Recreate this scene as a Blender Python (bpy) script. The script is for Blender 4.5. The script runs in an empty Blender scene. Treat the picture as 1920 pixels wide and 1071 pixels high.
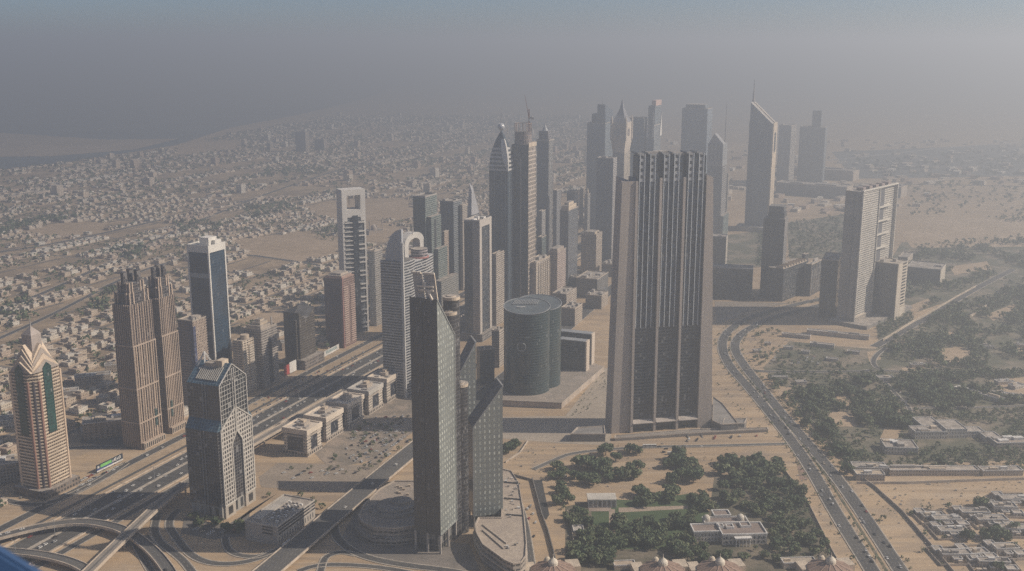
import bpy, math, random
from math import sin, cos, pi, radians, sqrt, atan2
from mathutils import Vector
S = bpy.context.scene
COL = S.collection
# ---------------------------------------------------------------- camera
F = 1950.0; P = radians(12.8); H = 450.0      # focal length in photo pixels, tilt below level, eye height in metres
CP, SP = cos(P), sin(P)
cam = bpy.data.cameras.new('camera'); co = bpy.data.objects.new('camera', cam); COL.objects.link(co)
co.location = (0, 0, H); co.rotation_euler = (pi / 2 - P, 0, 0)
cam.sensor_width = 36; cam.lens = 36 * F / 1920; cam.clip_start = .1; cam.clip_end = 300000
cam.dof.use_dof = True; cam.dof.focus_distance = 1500; cam.dof.aperture_fstop = 5.6
S.camera = co
YV = 535.5 + F / math.tan(P)

def G(px, py, z=0.0):
    """ground (or height z) point seen at a photo position"""
    x = (px - 960) / F; y = (535.5 - py) / F
    d = (x, CP + y * SP, -SP + y * CP); t = (z - H) / d[2]
    return d[0] * t, d[1] * t

def proj(x, y, z=0.0):
    dep = y * CP - (z - H) * SP; up = y * SP + (z - H) * CP
    return 960 + F * x / dep, 535.5 - F * up / dep

def hgt(x, y, py):
    v = (535.5 - py) / F
    return H + y * (v * CP - SP) / (CP + v * SP)

R22 = radians(22)
RX, RY = sin(R22), cos(R22)          # direction of the big highway
O0 = G(567, 749.5)
def W(s, n): return O0[0] + s * RX + n * RY, O0[1] + s * RY - n * RX
def SN(x, y):
    x -= O0[0]; y -= O0[1]
    return x * RX + y * RY, x * RY - y * RX

def inpoly(x, y, poly):
    c = False; j = len(poly) - 1
    for i in range(len(poly)):
        xi, yi = poly[i]; xj, yj = poly[j]
        if (yi > y) != (yj > y) and x < (xj - xi) * (y - yi) / (yj - yi) + xi: c = not c
        j = i
    return c

# ---------------------------------------------------------------- mesh builder
class MB:
    def __init__(s): s.v = []; s.f = []; s.uv = []; s.mi = []
    def face(s, pts, m=0, uv=None):
        i = len(s.v); s.v += pts; s.f.append(tuple(range(i, i + len(pts)))); s.mi.append(m)
        s.uv += uv if uv else [(p[0], p[1]) for p in pts]
    def prism(s, poly, z0, z1, ms=0, mt=1, top=None, bottom=False, u0=0.0):
        n = len(poly); q = top or poly
        zt = z1 if isinstance(z1, (list, tuple)) else [z1] * n
        zb = z0 if isinstance(z0, (list, tuple)) else [z0] * n
        u = u0
        for i in range(n):
            k = (i + 1) % n; a = poly[i]; b = poly[k]; c = q[k]; d = q[i]
            l = sqrt((b[0] - a[0]) ** 2 + (b[1] - a[1]) ** 2)
            mm = ms[i] if isinstance(ms, (list, tuple)) else ms
            if l > 1e-6:
                s.face([(a[0], a[1], zb[i]), (b[0], b[1], zb[k]), (c[0], c[1], zt[k]), (d[0], d[1], zt[i])], mm,
                       [(u, zb[i]), (u + l, zb[k]), (u + l, zt[k]), (u, zt[i])])
            u += l
        s.face([(q[i][0], q[i][1], zt[i]) for i in range(n)], mt)
        if bottom: s.face([(poly[i][0], poly[i][1], zb[i]) for i in reversed(range(n))], mt)
    def box(s, x0, x1, y0, y1, z0, z1, ms=0, mt=None, bottom=True):
        # faces in order SE (y0), far end (x1), back (y1), SW (x0); ms may list them
        s.prism([(x0, y0), (x1, y0), (x1, y1), (x0, y1)], z0, z1, ms, (ms if not isinstance(ms, (list, tuple)) else ms[0]) if mt is None else mt, bottom=bottom)
    def profx(s, prof, y0, y1, me=0, mtop=1):
        """profile of (x,z) points (counter-clockwise seen from -y) pushed from y0 to y1; end faces get me"""
        n = len(prof)
        s.face([(x, y0, z) for x, z in prof], me, [(x, z) for x, z in prof])
        s.face([(x, y1, z) for x, z in reversed(prof)], me, [(x, z) for x, z in reversed(prof)])
        for i in range(n):
            a = prof[i]; b = prof[(i + 1) % n]
            mm = mtop[i] if isinstance(mtop, (list, tuple)) else mtop
            vert = abs(a[0] - b[0]) < 1e-4
            L = sqrt((a[0] - b[0]) ** 2 + (a[1] - b[1]) ** 2)
            va, vb = (a[1], b[1]) if vert else (0, L)
            s.face([(a[0], y1, a[1]), (b[0], y1, b[1]), (b[0], y0, b[1]), (a[0], y0, a[1])], mm, [(y1, va), (y1, vb), (y0, vb), (y0, va)])
    def profy(s, prof, x0, x1, me=0, mtop=1):
        """profile of (y,z) points pushed along x"""
        n = len(prof)
        s.face([(x0, y, z) for y, z in reversed(prof)], me, [(y, z) for y, z in reversed(prof)])
        s.face([(x1, y, z) for y, z in prof], me, [(y, z) for y, z in prof])
        for i in range(n):
            a = prof[i]; b = prof[(i + 1) % n]
            mm = mtop[i] if isinstance(mtop, (list, tuple)) else mtop
            vert = abs(a[0] - b[0]) < 1e-4
            L = sqrt((a[0] - b[0]) ** 2 + (a[1] - b[1]) ** 2)
            va, vb = (a[1], b[1]) if vert else (0, L)
            s.face([(x0, a[0], a[1]), (x0, b[0], b[1]), (x1, b[0], b[1]), (x1, a[0], a[1])], mm, [(x0, va), (x0, vb), (x1, vb), (x1, va)])
    def cyl(s, cx, cy, r, z0, z1, n=20, ms=0, mt=1, r2=None, ry=1.0, bottom=False):
        r2 = r if r2 is None else r2
        p = [(cx + r * cos(2 * pi * i / n), cy + ry * r * sin(2 * pi * i / n)) for i in range(n)]
        q = [(cx + r2 * cos(2 * pi * i / n), cy + ry * r2 * sin(2 * pi * i / n)) for i in range(n)]
        s.prism(p, z0, z1, ms, mt, q, bottom)
    def lathe(s, cx, cy, prof, n=16, m=0):
        for k in range(len(prof) - 1):
            r0, z0 = prof[k]; r1, z1 = prof[k + 1]
            for i in range(n):
                a = 2 * pi * i / n; b = 2 * pi * (i + 1) / n
                pts = [(cx + r0 * cos(a), cy + r0 * sin(a), z0), (cx + r0 * cos(b), cy + r0 * sin(b), z0)]
                if r1 > 1e-4: pts += [(cx + r1 * cos(b), cy + r1 * sin(b), z1), (cx + r1 * cos(a), cy + r1 * sin(a), z1)]
                else: pts += [(cx, cy, z1)]
                if r0 <= 1e-4: pts = [pts[0]] + pts[2:]
                s.face(pts, m)
    def bar(s, a, b, w=.3, m=0, w2=None):
        a = Vector(a); b = Vector(b); d = (b - a)
        if d.length < 1e-6: return
        d.normalize(); u = d.cross(Vector((0, 0, 1)) if abs(d.z) < .9 else Vector((1, 0, 0))).normalized(); v = d.cross(u); w2 = w if w2 is None else w2
        A = [a + (u * i + v * j) * w / 2 for i, j in ((-1, -1), (1, -1), (1, 1), (-1, 1))]
        B = [b + (u * i + v * j) * w2 / 2 for i, j in ((-1, -1), (1, -1), (1, 1), (-1, 1))]
        for i in range(4):
            k = (i + 1) % 4; s.face([tuple(A[k]), tuple(A[i]), tuple(B[i]), tuple(B[k])], m)
        s.face([tuple(p) for p in A], m); s.face([tuple(p) for p in reversed(B)], m)
    def build(s, name, mats, parent=None, loc=None, rz=0.0, smooth=False):
        me = bpy.data.meshes.new(name)
        me.from_pydata(s.v, [], s.f)
        uvl = me.uv_layers.new(name='UVMap')
        flat = [0.0] * (2 * len(s.uv))
        flat[0::2] = [p[0] for p in s.uv]; flat[1::2] = [p[1] for p in s.uv]
        uvl.data.foreach_set('uv', flat)
        for m in (mats if isinstance(mats, (list, tuple)) else [mats]): me.materials.append(m)
        nm = len(me.materials)
        me.polygons.foreach_set('material_index', [min(i, nm - 1) for i in s.mi])
        if smooth: me.polygons.foreach_set('use_smooth', [True] * len(s.f))
        o = bpy.data.objects.new(name, me); COL.objects.link(o)
        if parent: o.parent = parent
        if loc: o.location = loc
        o.rotation_euler.z = rz
        return o

def tag(o, label=None, cat=None, group=None, kind=None):
    if label: o['label'] = label
    if cat: o['category'] = cat
    if group: o['group'] = group
    if kind: o['kind'] = kind
    return o
def empty(name, loc, rz=0.0):
    o = bpy.data.objects.new(name, None); COL.objects.link(o); o.location = loc; o.rotation_euler.z = rz; o.empty_display_size = 5
    return o
def struct(name, mb, mats, **k):
    o = mb.build(name, mats, **k); o['kind'] = 'structure'; return o

# ---------------------------------------------------------------- materials
MC = {}
def nodes(name):
    m = bpy.data.materials.new(name); m.use_nodes = True; nt = m.node_tree
    return m, nt, nt.nodes['Principled BSDF']
def N(nt, t, **k):
    n = nt.nodes.new(t)
    for a, b in k.items(): setattr(n, a, b)
    return n
def math_(nt, op, a, b=None, c=None):
    n = N(nt, 'ShaderNodeMath', operation=op)
    for i, v in enumerate((a, b, c)):
        if v is None: continue
        if isinstance(v, (int, float)): n.inputs[i].default_value = v
        else: nt.links.new(v, n.inputs[i])
    return n.outputs[0]
def mixc(nt, f, a, b, bt='MIX'):
    n = N(nt, 'ShaderNodeMix', data_type='RGBA', blend_type=bt)
    for sock, v in ((n.inputs[0], f), (n.inputs[6], a), (n.inputs[7], b)):
        if isinstance(v, (int, float)): sock.default_value = v
        elif isinstance(v, tuple): sock.default_value = (*v, 1) if len(v) == 3 else v
        else: nt.links.new(v, sock)
    return n.outputs[2]
def noise(nt, scale, detail=3, coord='Object', stretch=None):
    tc = N(nt, 'ShaderNodeTexCoord'); n = N(nt, 'ShaderNodeTexNoise'); n.inputs['Scale'].default_value = scale; n.inputs['Detail'].default_value = detail
    if stretch:
        mp = N(nt, 'ShaderNodeMapping'); mp.inputs['Scale'].default_value = stretch; nt.links.new(tc.outputs[coord], mp.inputs[0]); nt.links.new(mp.outputs[0], n.inputs['Vector'])
    else: nt.links.new(tc.outputs[coord], n.inputs['Vector'])
    return n.outputs['Fac']
def ramp(nt, f, lo, hi, p0=.35, p1=.65):
    n = N(nt, 'ShaderNodeMapRange'); nt.links.new(f, n.inputs[0]); n.inputs[1].default_value = p0; n.inputs[2].default_value = p1; n.inputs[3].default_value = lo; n.inputs[4].default_value = hi
    return n.outputs[0]

def solid(c, rough=.8, var=.16, scale=.06, metal=0.0, streak=True):
    key = ('s', c, rough, var, scale, metal)
    if key in MC: return MC[key]
    m, nt, b = nodes('painted_surface')
    f = ramp(nt, noise(nt, scale, 4, stretch=(1, 1, .25) if streak else None), 1 - var, 1 + var)
    f2 = ramp(nt, noise(nt, scale * 9, 2), 1 - var * .5, 1 + var * .5)
    ff = math_(nt, 'MULTIPLY', f, f2)
    sc = N(nt, 'ShaderNodeVectorMath', operation='SCALE'); sc.inputs[0].default_value = c; nt.links.new(ff, sc.inputs['Scale'])
    nt.links.new(sc.outputs[0], b.inputs['Base Color'])
    b.inputs['Roughness'].default_value = rough; b.inputs['Metallic'].default_value = metal
    MC[key] = m; return m

def facade(wall, glass, bay=3.2, flr=3.7, fx=.7, fy=.6, rough=.16, var=.5, blinds=.12, wrough=.75, uo=0.0, vo=0.0, spec=.6, smear=0.0):
    """wall of windows: bay and storey height in metres; fx, fy the glazed share of each"""
    key = ('f', wall, glass, bay, flr, fx, fy, rough, var, blinds, wrough, uo, vo, spec, smear)
    if key in MC: return MC[key]
    m, nt, b = nodes('facade')
    uv = N(nt, 'ShaderNodeUVMap'); sp = N(nt, 'ShaderNodeSeparateXYZ'); nt.links.new(uv.outputs[0], sp.inputs[0])
    u = math_(nt, 'DIVIDE', math_(nt, 'ADD', sp.outputs[0], uo), bay); v = math_(nt, 'DIVIDE', math_(nt, 'ADD', sp.outputs[1], vo), flr)
    def win(t, f):
        if f >= 1: return None
        d = math_(nt, 'ABSOLUTE', math_(nt, 'SUBTRACT', math_(nt, 'FRACT', t), .5))
        return math_(nt, 'LESS_THAN', d, f / 2)
    wx, wy = win(u, fx), win(v, fy)
    mask = math_(nt, 'MULTIPLY', wx, wy) if wx is not None and wy is not None else (wx if wx is not None else wy)
    cb = N(nt, 'ShaderNodeCombineXYZ'); nt.links.new(math_(nt, 'FLOOR', u), cb.inputs[0]); nt.links.new(math_(nt, 'FLOOR', v), cb.inputs[1])
    wn = N(nt, 'ShaderNodeTexWhiteNoise', noise_dimensions='2D'); nt.links.new(cb.outputs[0], wn.inputs['Vector'])
    big = noise(nt, .03, 3)
    k = math_(nt, 'MULTIPLY', math_(nt, 'MULTIPLY_ADD', wn.outputs['Value'], 2 * var, 1 - var), ramp(nt, big, .7, 1.35))
    gs = N(nt, 'ShaderNodeVectorMath', operation='SCALE'); gs.inputs[0].default_value = glass; nt.links.new(k, gs.inputs['Scale'])
    sepc = N(nt, 'ShaderNodeSeparateColor'); nt.links.new(wn.outputs['Color'], sepc.inputs[0])
    bl = math_(nt, 'LESS_THAN', sepc.outputs[1], blinds)
    gl = mixc(nt, math_(nt, 'MULTIPLY', bl, .55), gs.outputs[0], tuple(.25 + .4 * g for g in wall))
    f = ramp(nt, noise(nt, .05, 4, stretch=(1, 1, .2)), .86, 1.12)
    ws = N(nt, 'ShaderNodeVectorMath', operation='SCALE'); ws.inputs[0].default_value = wall; nt.links.new(f, ws.inputs['Scale'])
    if mask is None: col = gl; rr = None
    else:
        col = mixc(nt, mask, ws.outputs[0], gl)
        rr = N(nt, 'ShaderNodeMapRange'); nt.links.new(mask, rr.inputs[0]); rr.inputs[3].default_value = wrough; rr.inputs[4].default_value = rough
    nt.links.new(col, b.inputs['Base Color'])
    if rr: nt.links.new(rr.outputs[0], b.inputs['Roughness'])
    else: b.inputs['Roughness'].default_value = rough
    b.inputs['Specular IOR Level'].default_value = spec
    MC[key] = m; return m

CREAM = (.52, .43, .33); BEIGE = (.43, .37, .31); WHITE = (.62, .6, .57); CONC = (.36, .33, .3); DARK = (.05, .055, .06); SAND = (.40, .31, .235)
GB = (.03, .042, .055)       # dark blue glass
GG = (.035, .048, .046)      # green grey glass
GK = (.025, .028, .033)      # near black glass
m_white = solid(WHITE); m_cream = solid(CREAM); m_beige = solid(BEIGE); m_conc = solid(CONC); m_dark = solid(DARK, .5); m_roof = solid((.34, .3, .26), .9, .3, .12, streak=False)
m_roofd = solid((.17, .16, .15), .9, .3, .12, streak=False); m_steel = solid((.3, .31, .32), .45, .1)
m_spire = solid((.33, .31, .3), .5)

# ---------------------------------------------------------------- sites: a rectangle standing on the ground, found from its corners
EXC = []          # footprints kept free of trees, houses and cars
SITES = []
def hidden(x, y, z):
    """whether a tower stands between the viewing deck and a point"""
    for s in SITES:
        ax, ay = -s.F[0], -s.F[1]; a = (ax * s.r[0] + ay * s.r[1], ax * s.l[0] + ay * s.l[1]); bx, by = x - s.F[0], y - s.F[1]; b = (bx * s.r[0] + by * s.r[1], bx * s.l[0] + by * s.l[1])
        t0, t1 = 0.0, 1.0
        for p, q, lim in ((a[0], b[0], s.B), (a[1], b[1], s.A)):
            d = q - p
            if abs(d) < 1e-9:
                if p < 0 or p > lim: t0 = 2
                continue
            u, v = -p / d, (lim - p) / d
            t0 = max(t0, min(u, v)); t1 = min(t1, max(u, v))
        if t0 < t1 and t1 > .02 and H + (z - H) * t1 < s.h and t0 < .995: return True
    return False
class Site:
    def __init__(s, xl, xf, xr, yt, yb, phi=22.0):
        s.phi = radians(phi)
        xb = 960 + (xf - 960) * (YV - yb) / (YV - yt)
        s.F = G(xb, yb); s.h = hgt(s.F[0], s.F[1], yt)
        r = (sin(s.phi), cos(s.phi)); l = (-cos(s.phi), sin(s.phi)); s.r, s.l = r, l
        def run(d, px):
            k = (px - 960) / F; dep = s.F[1] * CP - (s.h - H) * SP
            return (k * dep - s.F[0]) / (d[0] - k * d[1] * CP)
        s.A = run(l, xl); s.B = run(r, xr)
        if s.A < 2: s.A = 12
        if s.B < 2: s.B = 12
        s.excl(-3, s.B + 3, -3, s.A + 3); SITES.append(s)
    def w(s, x, y): return s.F[0] + x * s.r[0] + y * s.l[0], s.F[1] + x * s.r[1] + y * s.l[1]
    def excl(s, x0, x1, y0, y1): EXC.append([s.w(x0, y0), s.w(x1, y0), s.w(x1, y1), s.w(x0, y1)])
    def z(s, py, x=0, y=0):
        p = s.w(x, y); return hgt(p[0], p[1], py)
    def loc(s, px, py, z=0):
        """local x,y of the point seen at a photo position at height z"""
        p = G(px, py, z); dx, dy = p[0] - s.F[0], p[1] - s.F[1]
        return dx * s.r[0] + dy * s.r[1], dx * s.l[0] + dy * s.l[1]
    def root(s, name, label, cat, group=None):
        s.o = empty(name, (s.F[0], s.F[1], 0), pi / 2 - s.phi); tag(s.o, label, cat, group); return s.o
    def part(s, name, mb, mats, smooth=False): return mb.build(name, mats, s.o, smooth=smooth)
    def pbox(s, name, x0, x1, y0, y1, z0, z1, mats, ms=0, mt=None):
        b = MB(); b.box(x0, x1, y0, y1, z0, z1, ms, mt); return s.part(name, b, mats)
def parapet(mb, x0, x1, y0, y1, z, hgt_=1.6, t=.6, m=0):
    mb.box(x0, x1, y0, y0 + t, z, z + hgt_, m); mb.box(x0, x1, y1 - t, y1, z, z + hgt_, m)
    mb.box(x0, x0 + t, y0 + t, y1 - t, z, z + hgt_, m); mb.box(x1 - t, x1, y0 + t, y1 - t, z, z + hgt_, m)
rnd = random.Random(7)
def units(T, x0, x1, y0, y1, z, n=3, mat=None, name='roof_unit', hh=(2, 5)):
    for i in range(n):
        w = (x1 - x0) * rnd.uniform(.14, .3); d = (y1 - y0) * rnd.uniform(.14, .3)
        x = x0 + (x1 - x0 - w) * ((i + rnd.uniform(.1, .6)) / n); y = rnd.uniform(y0, y1 - d)
        T.pbox(name, x, x + w, y, y + d, z, z + rnd.uniform(*hh), mat or m_conc)
def blk(name, label, cat, xl, xf, xr, yt, yb, sw, se=None, roof=None, phi=22.0, par=1.6, nu=2, parm=None, bands=None, group=None, podium=None, crown=None, piers=None, maxb=70):
    """a plain tower: walls, parapet, roof units; bands=(pitch, thick, proud, material) adds slab edges; piers=(pitch, width, proud, material)"""
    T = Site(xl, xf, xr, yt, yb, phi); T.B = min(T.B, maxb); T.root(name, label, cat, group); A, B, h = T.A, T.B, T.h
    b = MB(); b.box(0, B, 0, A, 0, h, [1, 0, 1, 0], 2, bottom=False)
    T.part('walls', b, [sw, se or sw, roof or m_roof])  # most callers put shade into the sw colour and sunlight into se
    if par: b = MB(); parapet(b, -.15, B + .15, -.15, A + .15, h + .01, par); T.part('parapet', b, parm or m_beige)
    if bands:
        p, t, pr, m = bands; b = MB(); z = p
        while z < h - 1: b.box(-pr, B + pr, -pr, A + pr, z, z + t); z += p
        T.part('balcony_bands', b, m)
    if piers:
        p, wd, pr, m = piers; b = MB(); n = max(1, round(B / p))
        for i in range(n + 1): x = i * B / n; b.box(x - wd / 2, x + wd / 2, -pr, .2, 0, h + .8)
        n = max(1, round(A / p))
        for i in range(n + 1): y = i * A / n; b.box(-pr, .2, y - wd / 2, y + wd / 2, 0, h + .8)
        T.part('pilasters', b, m)
    if nu: units(T, 1.5, B - 1.5, 1.5, A - 1.5, h + .01, nu)
    if podium:
        o, ph, m = podium; T.pbox('podium', -o, B + o, -o, A + o, 0, ph, [m, m_roof], 0, 1); T.excl(-o, B + o, -o, A + o)
    if crown:
        z = h
        for ins, dz, m in crown:
            T.pbox('roof_tier', B * ins, B * (1 - ins), A * ins, A * (1 - ins), z, z + dz, [m, m_roof], 0, 1); z += dz
        T.top = z
    return T
def spire(T, x, y, z0, z1, r=.8, name='spire', m=None):
    b = MB(); b.cyl(x, y, r, z0, z0 + (z1 - z0) * .4, 8, 0, 0, r * .55); b.cyl(x, y, r * .5, z0 + (z1 - z0) * .4, z1, 8, 0, 0, r * .15)
    return T.part(name, b, m or m_spire)
# ================================================================ ground, water, roads
def ground_mat():
    m, nt, b = nodes('sandy_ground')
    n1 = noise(nt, .0035, 5); n2 = noise(nt, .03, 5); n3 = noise(nt, .25, 4); n4 = noise(nt, 1.6, 2)
    c = mixc(nt, ramp(nt, n1, 0, 1, .38, .62), (.36, .258, .16), (.46, .335, .21))
    c = mixc(nt, math_(nt, 'MULTIPLY', ramp(nt, n2, 0, 1, .5, .68), .55), c, (.26, .21, .165))
    c = mixc(nt, math_(nt, 'MULTIPLY', ramp(nt, n3, 0, 1, .52, .75), .4), c, (.49, .385, .27))
    c = mixc(nt, math_(nt, 'MULTIPLY', ramp(nt, n4, 0, 1, .55, .75), .25), c, (.22, .18, .14))
    # wheel tracks and scraped bands across the sand
    for rot, sc in ((.5, .10), (1.9, .07), (2.7, .05)):
        tc = N(nt, 'ShaderNodeTexCoord'); mp = N(nt, 'ShaderNodeMapping'); mp.inputs['Rotation'].default_value = (0, 0, rot); mp.inputs['Scale'].default_value = (sc * .06, sc, sc); nt.links.new(tc.outputs['Object'], mp.inputs[0])
        nn = N(nt, 'ShaderNodeTexNoise'); nn.inputs['Scale'].default_value = 1; nn.inputs['Detail'].default_value = 4; nn.inputs['Distortion'].default_value = .6; nt.links.new(mp.outputs[0], nn.inputs['Vector'])
        c = mixc(nt, math_(nt, 'MULTIPLY', ramp(nt, nn.outputs['Fac'], 0, 1, .56, .66), .45), c, (.25, .2, .155)); c = mixc(nt, math_(nt, 'MULTIPLY', ramp(nt, nn.outputs['Fac'], 1, 0, .34, .42), .4), c, (.52, .41, .29))
    nt.links.new(c, b.inputs['Base Color']); b.inputs['Roughness'].default_value = .95
    return m
def patch_mat(c1, c2, s1=.02, s2=.2, rough=.95, p0=.4, p1=.6):
    m, nt, b = nodes('ground_cover')
    c = mixc(nt, ramp(nt, noise(nt, s1, 5), 0, 1, p0, p1), c1, c2)
    c = mixc(nt, math_(nt, 'MULTIPLY', ramp(nt, noise(nt, s2, 4), 0, 1, .4, .7), .5), c, tuple(v * .6 for v in c1))
    nt.links.new(c, b.inputs['Base Color']); b.inputs['Roughness'].default_value = rough
    return m
m_ground = ground_mat()
gm = MB(); gm.box(-42000, 42000, -1500, 46000, -.6, 0, 0)
struct('ground', gm, m_ground)

ZF = [.006]; ZR = [.26]
def flat(name, pts, z, mat, kind='structure', world=False):
    if z < .5: ZF[0] += .005; z = ZF[0]
    q = pts if world else [G(x, y, z) for x, y in pts]
    a = sum(q[i][0] * q[(i + 1) % len(q)][1] - q[(i + 1) % len(q)][0] * q[i][1] for i in range(len(q)))
    if a < 0: q = q[::-1]
    b = MB(); b.face([(x, y, z) for x, y in q], 0); o = b.build(name, mat); o['kind'] = kind
    return o
m_sea = patch_mat((.10, .125, .14), (.14, .165, .175), .0004, .003, .5)  # water lightened in colour to stand for the haze over it
m_wet = patch_mat((.10, .11, .11), (.14, .14, .13), .001, .006, .8)
flat('sea', [(-900, 330), (0, 318), (150, 301), (330, 272), (430, 240), (560, 215), (640, 196), (700, 180), (760, 150), (820, 118), (300, 97), (-1500, 96)], .8, m_sea)
flat('sand_spit', [(-900, 268), (-200, 254), (0, 249), (200, 262), (335, 260), (255, 280), (100, 293), (-300, 297), (-900, 300)], 1.6, patch_mat((.34, .27, .2), (.4, .32, .25), .001, .005))
# darker built-over ground of the low-rise district and gardens
m_urban = patch_mat((.28, .21, .14), (.45, .335, .215), .012, .08)
flat('district_ground', [(-420, 900), (-60, 800), (150, 730), (420, 660), (640, 560), (900, 430), (1080, 330), (1150, 250), (1100, 205), (700, 205), (600, 225), (430, 250), (330, 282), (150, 311), (-400, 332), (-900, 420)], .004, m_urban)
m_field = patch_mat((.41, .305, .20), (.47, .355, .245), .01, .06)
FIELDS = [[(575, 388), (640, 373), (760, 372), (785, 402), (770, 412), (690, 412), (600, 405)], [(35, 437), (110, 418), (200, 417), (190, 436), (120, 444)],
          [(430, 452), (560, 435), (640, 446), (640, 482), (560, 490), (470, 478)], [(640, 415), (700, 412), (760, 430), (720, 455), (640, 445)],
          [(455, 600), (520, 580), (560, 590), (530, 620)], [(490, 640), (540, 625), (545, 650), (500, 665)], [(350, 268), (470, 262), (440, 282), (330, 290)]]
for f in FIELDS: flat('sand_lot', f, .008, m_field)
m_garden = patch_mat((.11, .11, .07), (.27, .22, .165), .02, .1, p0=.45, p1=.62)
flat('garden_ground', [(1430, 690), (1480, 640), (1640, 655), (1720, 610), (1835, 545), (1980, 520), (2000, 860), (1700, 870), (1600, 880), (1500, 760)], .004, m_garden)
flat('wooded_ground', [(1690, 455), (1930, 430), (2020, 540), (1835, 545), (1720, 585), (1640, 600), (1650, 520)], .004, m_garden)
m_lawn = patch_mat((.05, .085, .03), (.075, .11, .045), .05, .4)
flat('lawn', [(1105, 935), (1190, 938), (1300, 925), (1330, 960), (1290, 1035), (1160, 1040), (1112, 1030)], .008, m_lawn)
flat('lawn', [(1420, 1010), (1470, 1012), (1480, 1050), (1400, 1050)], .008, m_lawn)
flat('lawn', [(1715, 715), (1780, 712), (1800, 745), (1720, 748)], .008, m_lawn)
flat('lawn', [(1160, 1028), (1290, 1028), (1290, 1050), (1160, 1052)], .010, m_lawn)
m_gravel = patch_mat((.33, .26, .2), (.4, .32, .25), .05, .3)
flat('garden_path', [(1142, 955), (1153, 955), (1154, 1015), (1142, 1015)], .014, m_gravel)
flat('garden_path', [(1160, 952), (1290, 948), (1290, 954), (1160, 961)], .014, m_gravel)
m_ggreen = patch_mat((.09, .085, .055), (.2, .165, .12), .03, .2)
flat('garden_ground', [(1340, 890), (1478, 888), (1530, 985), (1570, 1060), (1430, 1075), (1240, 1071), (1060, 1075), (1060, 950), (1105, 940), (1120, 1030), (1290, 1030), (1330, 960)], .004, m_ggreen)
flat('verge', [(1492, 860), (1515, 862), (1530, 895), (1500, 900)], .008, patch_mat((.3, .2, .16), (.2, .17, .1), .1, .8))
m_plaza = patch_mat((.36, .305, .245), (.43, .365, .29), .03, .3)
flat('plaza', [(940, 782), (1060, 780), (1132, 690), (1150, 690), (1145, 835), (1060, 832), (940, 822)], .004, m_plaza)
flat('parking_lot', [(485, 895), (520, 868), (680, 872), (740, 835), (690, 900), (660, 925), (560, 918), (490, 914)], .008, patch_mat((.29, .24, .19), (.34, .28, .22), .04, .3))  # edged along a tower shadow, its shade kept as greyer sand colour
flat('parking_lot', [(590, 850), (640, 810), (735, 745), (790, 745), (790, 800), (700, 862), (620, 880)], .006, patch_mat((.22, .19, .155), (.36, .29, .23), .05, .3))
flat('forecourt', [(345, 970), (425, 985), (520, 925), (470, 955), (460, 1005), (400, 1012), (340, 1000)], .006, patch_mat((.14, .13, .12), (.2, .18, .16), .05, .3))
flat('tower_forecourt', [(640, 1010), (670, 950), (790, 1010), (880, 1020), (900, 1071), (780, 1062), (690, 1050)], .006, patch_mat((.17, .155, .14), (.24, .21, .185), .05, .4))
flat('dark_lot', [(150, 830), (175, 770), (240, 745), (250, 842), (215, 838)], .010, patch_mat((.12, .11, .10), (.18, .16, .14), .05, .3))  # shadow of the twin towers put into the ground colour

def asphalt(c=.066, lines=()):
    """road surface; u runs across in metres, lines lists painted offsets (u, dashed)"""
    key = ('a', c, lines)
    if key in MC: return MC[key]
    m, nt, b = nodes('asphalt')
    col = mixc(nt, ramp(nt, noise(nt, .02, 5), 0, 1), (c * .8, c * .8, c * .82), (c * 1.35, c * 1.3, c * 1.25))
    col = mixc(nt, math_(nt, 'MULTIPLY', ramp(nt, noise(nt, .012, 6), 0, 1, .52, .6), .5), col, (c * 1.7, c * 1.6, c * 1.45))
    col = mixc(nt, math_(nt, 'MULTIPLY', ramp(nt, noise(nt, .5, 3), 0, 1, .5, .75), .35), col, (c * 1.8, c * 1.7, c * 1.55))
    uv = N(nt, 'ShaderNodeUVMap'); sp = N(nt, 'ShaderNodeSeparateXYZ'); nt.links.new(uv.outputs[0], sp.inputs[0])
    acc = None
    for u, dash in lines:
        k = math_(nt, 'LESS_THAN', math_(nt, 'ABSOLUTE', math_(nt, 'SUBTRACT', sp.outputs[0], u)), .13)
        if dash: k = math_(nt, 'MULTIPLY', k, math_(nt, 'LESS_THAN', math_(nt, 'FRACT', math_(nt, 'DIVIDE', sp.outputs[1], 9.0)), .4))
        acc = k if acc is None else math_(nt, 'MAXIMUM', acc, k)
    if acc is not None: col = mixc(nt, math_(nt, 'MULTIPLY', acc, .42), col, (.5, .48, .44))
    nt.links.new(col, b.inputs['Base Color']); b.inputs['Roughness'].default_value = .85
    MC[key] = m; return m
def lanes(w, n): return tuple([(.5, 0), (w - .5, 0)] + [(w * i / n, 1) for i in range(1, n)])

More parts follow.
